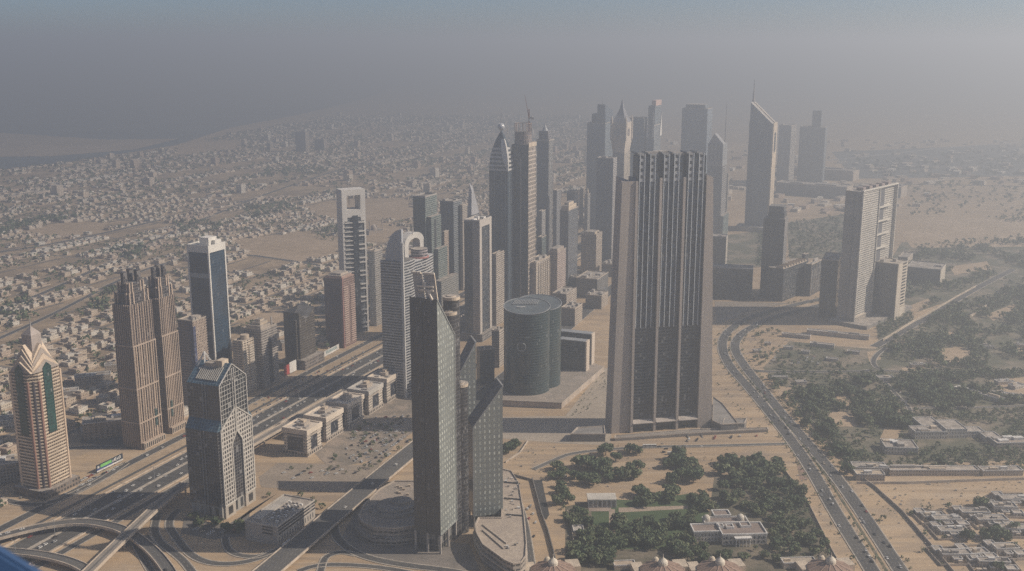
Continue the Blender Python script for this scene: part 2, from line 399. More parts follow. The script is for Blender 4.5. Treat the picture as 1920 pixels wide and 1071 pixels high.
def smooth(pts, it=2):
    for _ in range(it):
        q = [pts[0]]
        for a, b in zip(pts, pts[1:]):
            q += [tuple(.75 * u + .25 * v for u, v in zip(a, b)), tuple(.25 * u + .75 * v for u, v in zip(a, b))]
        q.append(pts[-1]); pts = q
    return pts
def offs(pts, o):
    """points of a line moved o metres to its right"""
    out = []
    for i, p in enumerate(pts):
        a = pts[max(0, i - 1)]; b = pts[min(len(pts) - 1, i + 1)]
        dx, dy = b[0] - a[0], b[1] - a[1]; l = sqrt(dx * dx + dy * dy) or 1
        out.append((p[0] + dy / l * o, p[1] - dx / l * o, p[2]))
    return out
ROADS = []        # centre lines, for cars and for keeping trees off
def ribbon(mb, pts, w, th=0, m=0, o=0.0, ms=None):
    L = offs(pts, o - w / 2); R = offs(pts, o + w / 2); v = 0
    for i in range(len(pts) - 1):
        l = sqrt(sum((pts[i + 1][k] - pts[i][k]) ** 2 for k in (0, 1)))
        mb.face([L[i], R[i], R[i + 1], L[i + 1]], m, [(0, v), (w, v), (w, v + l), (0, v + l)])
        if th:
            for A, B in ((R[i], R[i + 1]), (L[i + 1], L[i])):
                mb.face([(A[0], A[1], A[2] - th), (B[0], B[1], B[2] - th), B, A], ms if ms is not None else m, [(0, 0), (l, 0), (l, th), (0, th)])
            mb.face([(L[i][0], L[i][1], L[i][2] - th), (L[i + 1][0], L[i + 1][1], L[i + 1][2] - th), (R[i + 1][0], R[i + 1][1], R[i + 1][2] - th), (R[i][0], R[i][1], R[i][2] - th)], ms if ms is not None else m)
        v += l
def exroad(pts, w):
    for a, b in zip(pts, pts[1:]):
        dx, dy = b[0] - a[0], b[1] - a[1]; l = sqrt(dx * dx + dy * dy) or 1; nx, ny = dy / l * (w / 2 + 3), -dx / l * (w / 2 + 3)
        EXC.append([(a[0] + nx, a[1] + ny), (b[0] + nx, b[1] + ny), (b[0] - nx, b[1] - ny), (a[0] - nx, a[1] - ny)])
def road(name, pts, w, z=.012, nl=2, world=False, c=.066, sm=2, kerb=True):
    ZR[0] += .006; z = ZR[0]
    q = [(*((p[0], p[1]) if world else G(p[0], p[1], z)), z) for p in pts]
    q = smooth(q, sm) if sm else q
    b = MB(); ribbon(b, q, w); struct(name, b, asphalt(c, lanes(w, nl)))
    if kerb:
        k = MB()
        for s in (-1, 1): ribbon(k, [(x, y, zz + .13) for x, y, zz in q], 1.0, .13, o=s * (w / 2 + .5))
        struct('kerb', k, m_kerb)
    ROADS.append((name, q, w)); exroad(q[::max(1, len(q) // 24)] + [q[-1]], w)
    return q
m_kerb = solid((.42, .37, .31), .9, .2, .2, streak=False)
m_barrier = solid((.5, .42, .34), .85, .15, .1)
def line(n, s0, s1, z=.012, step=120): 
    k = int((s1 - s0) / step); return [(*W(s0 + (s1 - s0) * i / k, n), z) for i in range(k + 1)]
# the big highway: two wide carriageways, service roads, sandy verges
QA = road('highway_road', line(-11.3, -720, 2600, .012), 18.5, nl=5, world=True, sm=0)
QB = road('highway_road', line(11.3, -720, 2600, .012), 18.5, nl=5, world=True, sm=0)
QF = road('service_road', line(-58, -640, 1500, .012), 11, nl=3, world=True, sm=0)
QN = road('service_road', line(33, -640, 1500, .012), 8, nl=2, world=True, sm=0)
QP = road('service_road', line(-34, -640, 900, .016), 4.5, nl=1, world=True, sm=0, kerb=False)
md = MB(); ribbon(md, line(0, -720, 2600, .5), 2.6, .3); struct('median', md, m_kerb)
for n in (-24.5, 24):
    bb = MB(); ribbon(bb, line(n, -720, 900, 1.2), .8, 1.2)
    tag(bb.build('road_barrier', m_barrier), 'long pale concrete barrier along the %s edge of the big highway' % ('far' if n < 0 else 'near'), 'barrier')
m_band = patch_mat((.38, .285, .19), (.46, .355, .245), .03, .2)
bb = MB(); ribbon(bb, line(-43.5, -640, 1100, .235), 14); struct('sandy_verge', bb, m_band)
bb = MB(); ribbon(bb, line(-27.5, -640, 900, .242), 4.5); struct('sandy_verge', bb, m_band)

def pier_label(k): return 'pale round column carrying the ' + k
def bridge(name, label, cat, pts, w, nl, th=1.6, world=False, c=.085, par=1.0, every=34, deck=None, pw=1.6, sm=2, track=False):
    q = smooth([(*((p[0], p[1]) if world else G(p[0], p[1], p[2])), p[2]) for p in pts], sm)
    root = empty(name, (q[0][0], q[0][1], 0)); tag(root, label, cat)
    ox, oy = q[0][0], q[0][1]; q0 = [(x - ox, y - oy, z) for x, y, z in q]
    b = MB(); ribbon(b, q0, w + 1.6, th, 0, ms=1); b.build('deck', [asphalt(c, lanes(w, nl)) if deck is None else deck, m_barrier], root)
    for s in (-1, 1):
        k = MB(); ribbon(k, [(x, y, z + par) for x, y, z in q0], .8, par - .004, o=s * (w / 2 + .4)); k.build('parapet', m_barrier, root)
    if track:
        for s in (-2.6, 2.6):
            k = MB(); ribbon(k, [(x, y, z + .5) for x, y, z in q0], 2.4, .45, o=s); k.build('track_bed', solid((.27, .24, .21)), root)
    acc = 0
    for a, e in zip(q0, q0[1:]):
        acc += sqrt((a[0] - e[0]) ** 2 + (a[1] - e[1]) ** 2)
        if acc > every and a[2] > 3:
            acc = 0; k = MB(); k.cyl(a[0], a[1], pw / 2, 0, a[2] - th - .8, 10); k.cyl(a[0], a[1], pw / 2, a[2] - th - .8, a[2] - th - .01, 10, r2=pw * 1.3)
            k.build('pier', m_barrier, root)
    ROADS.append((name, q, w)); exroad(q[::3] + [q[-1]], w)
    return q
VIA = bridge('metro_viaduct', 'pale elevated railway viaduct on columns running beside the big highway', 'viaduct',
       [(*W(s, n), 11) for s, n in ((-640, 150), (-540, 116), (-472, 95), (-400, 75), (-340, 59), (-284, 50), (-186, 49), (-60, 49), (200, 49), (600, 49), (1100, 49), (1700, 49))], 9, 1, 2.0, world=True, deck=solid((.16, .15, .14)), every=42, track=True, sm=1, pw=2.2)
R1 = bridge('ramp_bridge', 'curved two-lane ramp bridge sweeping over the highway under the viaduct', 'bridge',
       [(-120, 1045, 7), (-40, 1016, 7), (0, 1005, 7), (80, 985, 7.5), (150, 977, 7.5), (205, 984, 7.5), (245, 999, 7), (285, 1030, 6), (312, 1062, 5), (330, 1095, 4)], 10, 2)
R2 = bridge('ramp_bridge', 'lowest curved ramp bridge crossing the highway near the blue ledge', 'bridge',
       [(-60, 1028, 6.5), (20, 1034, 6.5), (75, 1039, 6.5), (125, 1050, 6), (160, 1065, 5.5), (190, 1090, 5)], 9, 2)
FLY = bridge('flyover', 'straight four-lane flyover passing between the gabled hotel and the leaning-top tower', 'bridge',
       [(*W(s, n), z) for s, n, z in ((-470, 236, 5), (-409, 234, 5), (-330, 230, 5), (-250, 225, 4), (-170, 221, 3), (-96, 217, 1.6), (0, 215, .6))], 23, 6, 1.2, world=True, every=500)
road('avenue_road', [(*W(s, n), .012) for s, n in ((-10, 215), (60, 213), (200, 210), (455, 205), (724, 192), (1000, 186), (1300, 180))], 22, nl=6, world=True)
road('loop_road', [(336, 955), (320, 970), (316, 986), (326, 1002), (340, 1021), (353, 1036), (370, 1048), (395, 1056), (425, 1058), (455, 1055), (482, 1048), (515, 1035), (548, 1014), (600, 975), (680, 918)], 7, nl=2)
road('loop_road', [(297, 962), (292, 977), (289, 996), (298, 1015), (320, 1032), (343, 1050), (362, 1075)], 7, nl=2)
road('slip_road', [(246, 1003), (262, 1035), (283, 1071), (300, 1100)], 6, nl=2)
road('slip_road', [(272, 1003), (300, 1040), (324, 1075), (340, 1100)], 6, nl=2)
road('loop_road', [(422, 1008), (424, 1024), (434, 1036), (455, 1043), (485, 1044), (515, 1032)], 6, nl=2)
road('side_road', [(626, 985), (628, 1002), (642, 1020), (665, 1036), (700, 1049), (760, 1060), (830, 1068), (900, 1080)], 8, nl=2)
road('side_road', [(600, 1075), (605, 1055), (612, 1042), (640, 1034), (668, 1040)], 6, nl=2)
road('side_road', [(560, 1071), (590, 1060), (640, 1058), (720, 1064), (800, 1080)], 6, nl=2)
# far side of the highway: service streets round the cream tower
road('side_street', [(-20, 930), (10, 938), (45, 946), (85, 946), (130, 930), (190, 900), (236, 868)], 8, nl=2)
road('side_street', [(-40, 880), (10, 872), (60, 862), (135, 838), (220, 838)], 7, nl=2)
# right-hand boulevard with planted median
HL = road('boulevard_road', [(1655, 1105), (1636, 1071), (1563, 956), (1530, 894), (1490, 833), (1441, 771), (1400, 722), (1367, 687), (1352, 652), (1359, 625), (1390, 602), (1431, 586), (1490, 571), (1560, 556), (1640, 540)], 13.5, nl=4)
HR = road('boulevard_road', [(1711, 1105), (1689, 1071), (1613, 956), (1568, 894), (1516, 833), (1462, 771), (1424, 722), (1396, 687), (1374, 652), (1386, 628), (1416, 609), (1453, 594), (1510, 579), (1580, 562)], 13.5, nl=4)
m_hedge = patch_mat((.06, .075, .035), (.2, .16, .11), .15, .8)
flat('median', [(1660, 1071), (1588, 956), (1548, 894), (1503, 833), (1452, 771), (1412, 722), (1384, 690), (1385, 690), (1414, 722), (1455, 771), (1507, 833), (1553, 894), (1593, 956), (1666, 1071)], .02, m_hedge)
road('boulevard_road', [(1640, 650), (1690, 622), (1720, 606), (1780, 570), (1835, 538), (1900, 505)], 14, nl=4)
road('side_road', [(1660, 652), (1640, 668), (1636, 682), (1650, 694), (1700, 698), (1800, 697), (1930, 694)], 7, nl=2)
road('side_road', [(1400, 692), (1430, 697), (1500, 697), (1600, 697), (1640, 694)], 8, nl=2)
road('garden_road', [(1672, 790), (1690, 784), (1706, 776), (1706, 765), (1690, 750), (1670, 728), (1655, 712)], 5, nl=1)
road('garden_road', [(1706, 766), (1760, 764), (1850, 764), (1930, 760)], 5, nl=1)
road('plaza_road', [(950, 900), (968, 930), (982, 970), (990, 1010), (1000, 1080)], 6, nl=2)
road('plaza_road', [(1000, 880), (1040, 862), (1075, 848), (1200, 838), (1330, 836), (1480, 832)], 6, nl=2, c=.09)
road('distant_road', [(620, 500), (400, 468), (250, 510), (100, 590), (-60, 660)], 10, nl=2)
road('distant_road', [(-50, 480), (120, 455), (330, 405), (480, 372)], 14, nl=2)
road('distant_road', [(-60, 600), (60, 560), (190, 500), (330, 430), (560, 340), (800, 270)], 12, nl=2)
road('distant_road', [(1450, 352), (1560, 345), (1700, 345), (1930, 350)], 14, nl=2)
road('distant_road', [(1540, 302), (1640, 292), (1760, 278), (1930, 266)], 20, nl=2, c=.25)
# sunken ramp beside the prow podium
flat('ramp_floor', [(1000, 900), (1016, 900), (1030, 965), (1024, 975), (1018, 968)], .012, asphalt(.04))
flat('wooded_ground', [(1366, 440), (1436, 432), (1446, 500), (1340, 505)], .004, m_garden)
flat('wooded_ground', [(1475, 418), (1592, 400), (1592, 482), (1480, 485)], .004, m_garden)
flat('wooded_ground', [(1640, 595), (1700, 590), (1720, 612), (1650, 655)], .004, m_garden)
CLEAR = [[(1758, 655), (1800, 650), (1824, 660), (1818, 676), (1775, 682)], [(1774, 624), (1792, 622), (1794, 634), (1776, 634)], [(1625, 660), (1648, 657), (1652, 674), (1630, 678)], [(1567, 740), (1588, 736), (1602, 760), (1574, 765)], [(1552, 768), (1600, 775), (1608, 800), (1560, 800)],
         [(1456, 724), (1482, 726), (1488, 742), (1462, 742)], [(1866, 712), (1935, 706), (1940, 752), (1880, 750)], [(1902, 645), (1935, 642), (1935, 660), (1906, 660)], [(1700, 575), (1740, 560), (1748, 570), (1712, 588)], [(1850, 590), (1900, 570), (1910, 582), (1862, 602)], [(1690, 690), (1730, 684), (1735, 694), (1695, 698)], [(1660, 800), (1690, 805), (1680, 830), (1650, 822)], [(1780, 500), (1850, 490), (1860, 505), (1790, 516)]]
for c_ in CLEAR: flat('sand_lot', c_, .006, m_field)
# oval track and pale lots in the haze
b = MB(); q = []
cx, cy = G(1845, 437)
q = [(cx + 175 * cos(t * pi / 20) * RX + 62 * sin(t * pi / 20) * RY + 60 * cos(t * pi / 20), cy + 175 * cos(t * pi / 20) * RY * .9 - 62 * sin(t * pi / 20) * RX, .012) for t in range(41)]
ribbon(b, q, 14); struct('oval_track', b, m_hedge)
flat('sand_lot', [(1700, 410), (1950, 408), (1960, 462), (1710, 465), (1690, 440)], .006, m_field)
flat('sand_lot', [(1340, 430), (1400, 378), (1420, 372), (1420, 405), (1395, 430)], .006, m_field)
flat('sand_lot', [(1455, 378), (1580, 370), (1580, 400), (1480, 405)], .006, m_field)
flat('dark_fields', [(1560, 285), (1960, 268), (1960, 330), (1600, 335)], .006, m_wet)
flat('dark_lot', [(1340, 565), (1480, 568), (1400, 585), (1345, 610)], .006, patch_mat((.26, .22, .18), (.32, .27, .22), .03, .2))
# ================================================================ towers
# --- cream apartment tower with stepped gables (far left)
T = Site(17, 60, 112, 702, 934); T.root('apartment_tower', 'cream banded apartment tower with stepped gables, green glass recesses and a spire', 'tower')
A, B, h = T.A, T.B, T.h; c = min(A, B) * .24
m_t1 = facade((.40, .31, .23), (.04, .03, .025), 2.6, 3.5, .8, .7, .3, .5, .05)  # wall colour darkened to deepen the shade between the balcony bands
oct_ = [(c, 0), (B - c * .4, 0), (B, c * .4), (B, A), (0, A), (0, c)]
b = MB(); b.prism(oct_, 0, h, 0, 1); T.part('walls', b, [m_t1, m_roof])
b = MB(); z = 4.0
def offp(poly, d):
    cx = sum(p[0] for p in poly) / len(poly); cy = sum(p[1] for p in poly) / len(poly); o = []
    for x, y in poly:
        l = sqrt((x - cx) ** 2 + (y - cy) ** 2); o.append((x + (x - cx) / l * d, y + (y - cy) / l * d))
    return o
while z < h: b.prism(offp(oct_, .9), z, z + 1.25, 0, 0, bottom=True); z += 3.5
T.part('balcony_bands', b, solid((.60, .49, .37)))
m_red = solid((.30, .17, .13)); m_grn = facade((.03, .07, .06), (.012, .05, .042), 2, 3.5, .9, .85, .12, .4, .02)
for x, y in ((c, 0), (0, c), (c * .5, c * .5)):
    b = MB(); b.cyl(x, y, 1.5, 0, h * .93, 8); T.part('corner_pier', b, m_red if x != y else solid((.08, .07, .08), .4))
for x, y in ((B * .97, 0), (0, A * .96)): b = MB(); b.cyl(x, y, 1.6, 0, h * .97, 6); T.part('corner_pier', b, solid((.6, .46, .34)))
x0, x1 = c + (B - c) * .2, c + (B - c) * .56; zt = h + 3
b = MB(); b.profx([(x0, h * .50), (x1, h * .50), (x1, zt), ((x0 + x1) / 2, zt + 5), (x0, zt)], -1.3, 1, 0, 0); T.part('glass_recess', b, m_grn)
y0, y1 = c + (A - c) * .2, c + (A - c) * .62
b = MB(); b.profy([(y0, h * .50), (y1, h * .50), (y1, zt), ((y0 + y1) / 2, zt + 5), (y0, zt)], -1.3, 1, 0, 0); T.part('glass_recess', b, m_grn)
m_gab = solid((.58, .47, .36)); m_gab2 = solid((.36, .31, .27))
for k, (g, e, ins) in enumerate(((11, 0, .6), (17, 3, .18), (23, 6, .30), (27, 9, .42))):
    ix, iy = B * (.04 + .03 * k), A * (.04 + .03 * k); xm, ym = B / 2, A / 2
    t = 0 if k == 0 else ins
    b = MB(); b.profx([(ix, h + .01 * k), (B - ix, h + .01 * k), (B - ix, h + e), (xm, h + g), (ix, h + e)], A * (t * .42) - .5, A * (1 - t * .42), 0 if k % 2 else 1, 0)
    T.part('stepped_gable', b, [m_gab, m_gab2])
    b = MB(); b.profy([(iy, h + .01 * k), (A - iy, h + .01 * k), (A - iy, h + e), (ym, h + g), (iy, h + e)], B * (t * .42) - .5, B * (1 - t * .42), 0 if k % 2 else 1, 0)
    T.part('stepped_gable', b, [m_gab, m_gab2])
q = min(A, B) * .21; xm, ym = B * .5, A * .5
b = MB(); b.box(xm - q, xm + q, ym - q, ym + q, h + 10, h + 36); b.prism([(xm - q, ym - q), (xm + q, ym - q), (xm + q, ym + q), (xm - q, ym + q)], h + 36, h + 44, 0, 0, [(xm - .3, ym - .3), (xm + .3, ym - .3), (xm + .3, ym + .3), (xm - .3, ym + .3)])
T.part('crown', b, solid((.36, .31, .28)))
spire(T, xm, ym, h + 43, T.z(600, xm, ym) + 4, .9)
T.pbox('podium', -5, B + 6, -6, A + 6, 0, 9, [facade((.2, .16, .13), (.05, .05, .05), 4, 4.5, .6, .5), m_roof], 0, 1); T.excl(-8, B + 8, -8, A + 8)

# --- twin brown fluted towers
m_flute = facade((.44, .34, .26), (.03, .027, .028), 2.7, 3.6, .55, 1, .2, .45, .03, spec=.3); m_flute_shade = facade((.25, .195, .16), (.024, .023, .026), 2.7, 3.6, .62, .9, .2, .45, .03, spec=.3); m_fluteu = facade((.26, .2, .165), (.026, .026, .032), 2.7, 3.6, .72, .92, .2, .45, .03, spec=.3)  # second one is the shaded side, its shade put into darker brown
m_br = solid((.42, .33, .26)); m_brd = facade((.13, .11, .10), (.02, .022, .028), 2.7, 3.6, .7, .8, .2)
for i, (a, lab) in enumerate((((210, 243, 284, 574, 843), 'fluted brown twin tower standing nearer the cream gabled tower, with stepped dark crown'), ((271, 298, 327, 561, 813), 'fluted brown twin tower further along the highway, taller stepped dark crown'))):
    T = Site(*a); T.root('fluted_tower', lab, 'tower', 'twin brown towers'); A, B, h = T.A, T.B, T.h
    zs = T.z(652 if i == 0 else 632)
    b = MB(); b.box(0, B, 0, A, 0, zs, [1, 0, 1, 0], 2, bottom=False); b.box(0, B, 0, A, zs, h, [3, 3, 3, 3], 2, bottom=False); T.part('shaft', b, [m_flute_shade, m_flute, m_roofd, m_fluteu])
    b = MB()
    n = 9
    for k in range(n + 1): x = B * k / n; b.box(x - .62, x + .62, -1.0, .3, 0, zs + .5); b.box(x - .4, x + .4, -.8, .3, zs, (h if .1 < k / n < .9 or k == 0 else zs) + .6)
    T.part('pilasters', b, m_br)
    b = MB()
    for k in range(n + 1): y = A * k / n; b.box(-.8, .3, y - .35, y + .35, 0, (h if .1 < k / n < .9 or k == 0 else zs) + .5)
    T.part('pilasters', b, m_br)
    for z in (zs, h * .18, h * .42): T.pbox('floor_band', -1.25, B + .6, -1.25, A + .6, z, z + 1.6, m_br)
    zz = h
    for ins, dz in ((.09, 12), (.19, 11)):
        x0, x1, y0, y1 = B * ins, B * (1 - ins), A * ins, A * (1 - ins)
        T.pbox('crown_tier', x0, x1, y0, y1, zz, zz + dz, [m_brd, m_roofd], 0, 1)
        for k in range(6):
            if k in (2, 3): continue
            x = x0 + (x1 - x0) * k / 5; T.pbox('pilaster', x - .8, x + .8, y0 - .9, y0 + .4, zz, zz + dz + 1.5, m_br)
            y = y0 + (y1 - y0) * k / 5
            if k: T.pbox('pilaster', x0 - .9, x0 + .4, y - .8, y + .8, zz, zz + dz + 1.5, m_br)
        zz += dz
    for fx, fy in ((.22, .5), (.6, .22), (.58, .62)):
        T.pbox('crown_horn', B * fx, B * (fx + .17), A * fy, A * (fy + .17), zz, zz + 12 + 3 * fx, m_brd)
    x = B * (.72 if i == 0 else .2)
    T.pbox('glass_strip', x, x + 3.5, -1.15, .5, h * .12, h * .24, facade((.06, .1, .09), (.03, .06, .055), 2, 3, .8, .8))
    T.pbox('arcade', 0, B, -5, 0, 0, 8, [facade((.42, .34, .27), (.04, .04, .04), 3.2, 8, .6, .7), m_br], 0, 1)
    T.excl(-4, B + 4, -8, A + 4)
# --- tall blue glass tower with white edges
T = Site(352, 390, 420, 465, 740); T.root('glass_tower', 'tall dark blue glass tower with white corner edges and white cap', 'tower'); A, B, h = T.A, T.B, T.h
m_b3 = facade((.06, .08, .10), (.022, .045, .075), 1.5, 3.7, .92, .9, .1, .3, .01)
b = MB(); b.box(0, B, 0, A, 0, h, 0, 1, bottom=False); T.part('shaft', b, [m_b3, m_roof])
m_w3 = solid((.66, .63, .58), .6, .08)
for x, y in ((0, 0), (B, 0), (0, A)): T.pbox('corner_edge', x - 1.1, x + 1.1, y - 1.1, y + 1.1, 0, h + 2, m_w3)
T.pbox('cap', -1, B + 1, -1, A + 1, h - 7, h + .6, m_w3); b = MB(); parapet(b, -1, B + 1, -1, A + 1, h + .62, 2.2, .8); T.part('parapet', b, m_w3)
T.pbox('roof_house', B * .3, B * .8, A * .2, A * .65, h + .6, h + 11, m_w3); T.pbox('roof_house', B * .5, B * .9, A * .05, A * .2, h + .6, h + 7, m_w3)
z = T.z(517); T.pbox('floor_band', -.8, .3, 0, A, z - 4, z + 2, solid((.33, .34, .34)))
z = T.z(560); T.pbox('floor_band', -.4, .3, 0, A, z - 50, z - 46, solid((.2, .22, .24)))
# --- brown block in front of it with violet glass corner
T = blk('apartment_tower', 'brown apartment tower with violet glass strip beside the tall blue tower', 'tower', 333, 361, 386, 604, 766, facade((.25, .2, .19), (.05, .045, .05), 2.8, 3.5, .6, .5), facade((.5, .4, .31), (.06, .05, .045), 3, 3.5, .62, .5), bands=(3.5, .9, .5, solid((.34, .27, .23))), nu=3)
T.pbox('glass_corner', -.9, 4, -.9, 5, 8, T.h - 6, facade((.1, .1, .14), (.05, .06, .12), 2, 3.5, .9, .8, .1))
b = MB(); b.cyl(T.B * .6, T.A * .3, 6, T.h, T.h + 4, 16); T.part('roof_drum', b, m_beige)

# --- gabled hotel with arched front (dark glass, white grid)
T = Site(347, 407, 472, 812, 977); T.root('gabled_hotel', 'dark glass gabled hotel tower with white grid and tall pointed arch recess', 'hotel'); A, B, h = T.A, T.B, T.h
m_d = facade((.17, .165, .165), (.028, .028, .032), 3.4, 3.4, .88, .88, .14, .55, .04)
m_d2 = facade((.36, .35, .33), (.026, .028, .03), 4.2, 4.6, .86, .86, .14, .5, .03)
m_d3 = facade((.46, .43, .39), (.03, .03, .032), 3.6, 4.4, .60, .62, .2, .4, .03)
i1 = B * .12; hu = T.z(725, i1, 0); hs = T.z(790, i1, 0); ha = T.z(682, B * .5, 0)
b = MB(); b.box(0, B, 0, A, 14, h, [1, 0, 1, 0], 2, bottom=True); T.part('lower_block', b, [m_d, m_d, m_dark])
T.pbox('base', .6, B - .6, .6, A - .6, 0, 14, [facade((.3, .29, .27), (.04, .045, .05), 9, 14, .5, .7), m_conc], 0, 1)
m_blue = facade((.16, .22, .27), (.04, .085, .125), 3.4, 3.4, .88, .9, .12, .3, 0)
for x0, x1 in ((0, i1), (B, B - i1)):
    pr = [(min(x0, x1), h), (max(x0, x1), h), (x1, hs)]
    b = MB(); b.profx(pr, .02, A - .02, 0, 0); T.part('glass_skirt', b, m_blue)
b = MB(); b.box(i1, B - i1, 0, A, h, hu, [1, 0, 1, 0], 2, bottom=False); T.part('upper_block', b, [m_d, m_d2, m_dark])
b = MB(); b.profx([(i1, hu), (B - i1, hu), (B / 2 + .8, ha), (B / 2 - .8, ha)], 0, A, 1, 0); T.part('roof', b, [m_blue, m_d2])
b = MB(); n = 12
for k in range(n):
    y = A * (.14 + .68 * k / n); f0, f1 = .2, .8
    p = lambda f, o: (i1 + (B / 2 - i1) * f - o * .8, y, hu + (ha - hu) * f + o * .5)
    b.bar(p(f0, 1), p(f1, 1), .75)
T.part('roof_louvres', b, solid((.42, .40, .36)))
T.pbox('roof_house', B / 2 - 5, B / 2 + 5, A * .18, A * .38, ha - 5, ha + 3, m_cream); T.pbox('roof_house', B / 2 - 6, B / 2 + 3, A * .38, A * .7, ha - 5, ha, m_beige)
b = MB()
for dx, dy in ((-8, -6), (8, -6), (-8, 6), (8, 6)): b.bar((B / 2 + dx, A * .82 + dy, ha - 9), (B / 2, A * .82, ha + 9), 1.3)
b.bar((B / 2 - 9, A * .82, ha - 6), (B / 2 + 9, A * .82, ha - 2), 1.2); T.part('roof_brace', b, m_white)
# white grid front: two legs and a gable with the arch left open
hp = T.z(763, B * .5, 0); x0, x1 = B * .07, B * .95; xa, xb = B * .36, B * .66; hsp = h * .80; har = T.z(808, B * .5, 0)
xm = B * .51; gh = h + 2
for lo, hi, inn in ((x0, xa, 0), (xb, x1, 1)):
    pl = [(lo, 14), (hi, 14), (xa, hsp), (xm - .8, har), (xm - .8, hp), (x0, gh - 2)] if not inn else [(lo, 14), (hi, 14), (x1, gh - 2), (xm + .8, hp), (xm + .8, har), (xb, hsp)]
    b = MB(); b.profx(pl, -1.2, -.02, 0, 1); T.part('grid_front', b, [m_d3, m_white])
    b = MB()
    for u, v in zip(pl, pl[1:] + pl[:1]): b.bar((u[0], -1.3, u[1]), (v[0], -1.3, v[1]), 1.1)
    T.part('front_edging', b, solid((.55, .52, .47)))
    T.pbox('leg_base', lo, hi, -1.2, 1, 0, 14, [facade((.42, .38, .33), (.03, .03, .03), (hi - lo), 14, .45, .6), m_conc], 0, 1)
b = MB()
for x in (i1, B - i1): b.bar((x, -.5, h), (x, -.5, hu), .8)
b.bar((i1, -.5, hu), (B / 2, -.5, ha), .8); b.bar((B - i1, -.5, hu), (B / 2, -.5, ha), .8)
for o in (-1.6, 1.6): b.bar((xm + o, -.5, hp), (xm + o, -.5, ha - 4), .7)
T.part('gable_edging', b, solid((.5, .48, .45)))
b = MB(); 
for o in (-1.7, 1.7): b.bar((-.4, A * .46 + o, 0), (-.4, A * .46 + o, h), .7); b.bar((i1 - .4, A * .46 + o, hs), (i1 - .4, A * .46 + o, hu), .7)
T.part('side_fins', b, solid((.2, .2, .21)))

# --- long low building with rooftop vents beside the flyover
T = Site(459, 519, 590, 990, 1024); T.root('low_building', 'long low pale building with rows of rooftop vents beside the flyover', 'building'); A, B, h = T.A, T.B, T.h
b = MB(); b.box(0, B, 0, A, 0, h, 0, 1, bottom=False); T.part('walls', b, [solid((.40, .36, .32)), m_roof])
b = MB(); parapet(b, -.2, B + .2, -.2, A + .2, h + .01, 1.2, .8); T.part('parapet', b, solid((.46, .42, .37)))
for k, z in enumerate((.56, .74, .9)):
    T.pbox('window_band', 2, B - .5, -.35, .1, h * z, h * z + 1.4, facade((.1, .1, .1), (.03, .03, .035), 4, 20, .93, 1)); T.pbox('window_band', -.35, .1, 1 + A * .1, A * .45, h * z, h * z + 1.4, facade((.1, .1, .1), (.03, .03, .035), 4, 20, .93, 1))
T.pbox('roof_panel', B * .12, B * .92, A * .66, A * .94, h + .02, h + .9, solid((.42, .39, .35)))
for i in range(10):
    for j in range(4):
        if rnd.random() < .9: x = B * (.14 + .07 * i); y = A * (.14 + .12 * j); T.pbox('roof_vent', x, x + B * .03, y, y + A * .08, h + .02, h + 1.5 + rnd.random(), m_conc if (i + j) % 3 else m_white)
for k in range(14): x = B * (.04 + .068 * k); T.pbox('window', x, x + 1.2, -.06, .1, h * .14, h * .42, m_dark)

# --- row of five office blocks with overhanging cornices
m_of = facade((.58, .51, .43), (.04, .045, .05), 3.0, 3.5, .55, .5, .2, .5, .1); m_ofd = facade((.055, .055, .065), (.022, .026, .036), 2, 3.5, .9, .85, .12)
which = ['nearest the open car park, first of the row', 'second of the row from the open car park', 'third of the row, in the middle of the five', 'fourth of the row, greyer roof than the rest', 'last of the row, beside the banded arch tower']
for k, a in enumerate(((529, 575, 603, 808, 858), (570, 611, 643, 784, 830), (611, 651, 682, 758, 804), (651, 691, 718, 734, 779), (689, 725, 751, 711, 757))):
    T = Site(*a); T.root('office_block', 'beige office block with overhanging cornice, ' + which[k], 'office block', 'five matching office blocks'); A, B, h = T.A, T.B, T.h
    g = 1.5
    b = MB(); b.box(g, B - g, g, A - g, 0, h - 6, 0, 1, bottom=False); T.part('walls', b, [m_ofd, m_roof])
    for xx in (0, 1):
        for yy in (0, 1):
            x = g - .6 if not xx else B - g + .6 - B * .26; y = g - .6 if not yy else A - g + .6 - A * .15
            T.pbox('corner_pavilion', x, x + B * .26, y, y + A * .15, 0, h - 6.5, [m_of, m_roof], 0, 1)
    T.pbox('cornice', -.5, B + .5, -.5, A + .5, h - 5.8, h - 1.2, solid((.60, .52, .43)) if k != 3 else solid((.46, .43, .39)))
    T.pbox('eaves', g - 1.2, B - g + 1.2, g - 1.2, A - g + 1.2, h - 9.5, h - 7.6, solid((.4, .35, .3)))
    b = MB(); parapet(b, -.5, B + .5, -.5, A + .5, h - 1.18, 1.4, 1.6); T.part('parapet', b, solid((.64, .55, .45)) if k != 3 else solid((.48, .45, .41)))
    T.pbox('roof_house', B * .33, B * .72, A * .3, A * .62, h - 1.1, h + 3.4, m_beige); T.pbox('roof_house', B * .42, B * .62, A * .38, A * .54, h + 3.4, h + 6, m_cream)
    units(T, 3, B - 3, 3, A - 3, h - 1.1, 4, m_conc, hh=(1, 2))
    T.pbox('base', .2, B - .2, .2, A - .2, 0, 5.5, [facade((.44, .38, .32), (.04, .04, .04), 4, 5.5, .6, .55), m_roof], 0, 1)

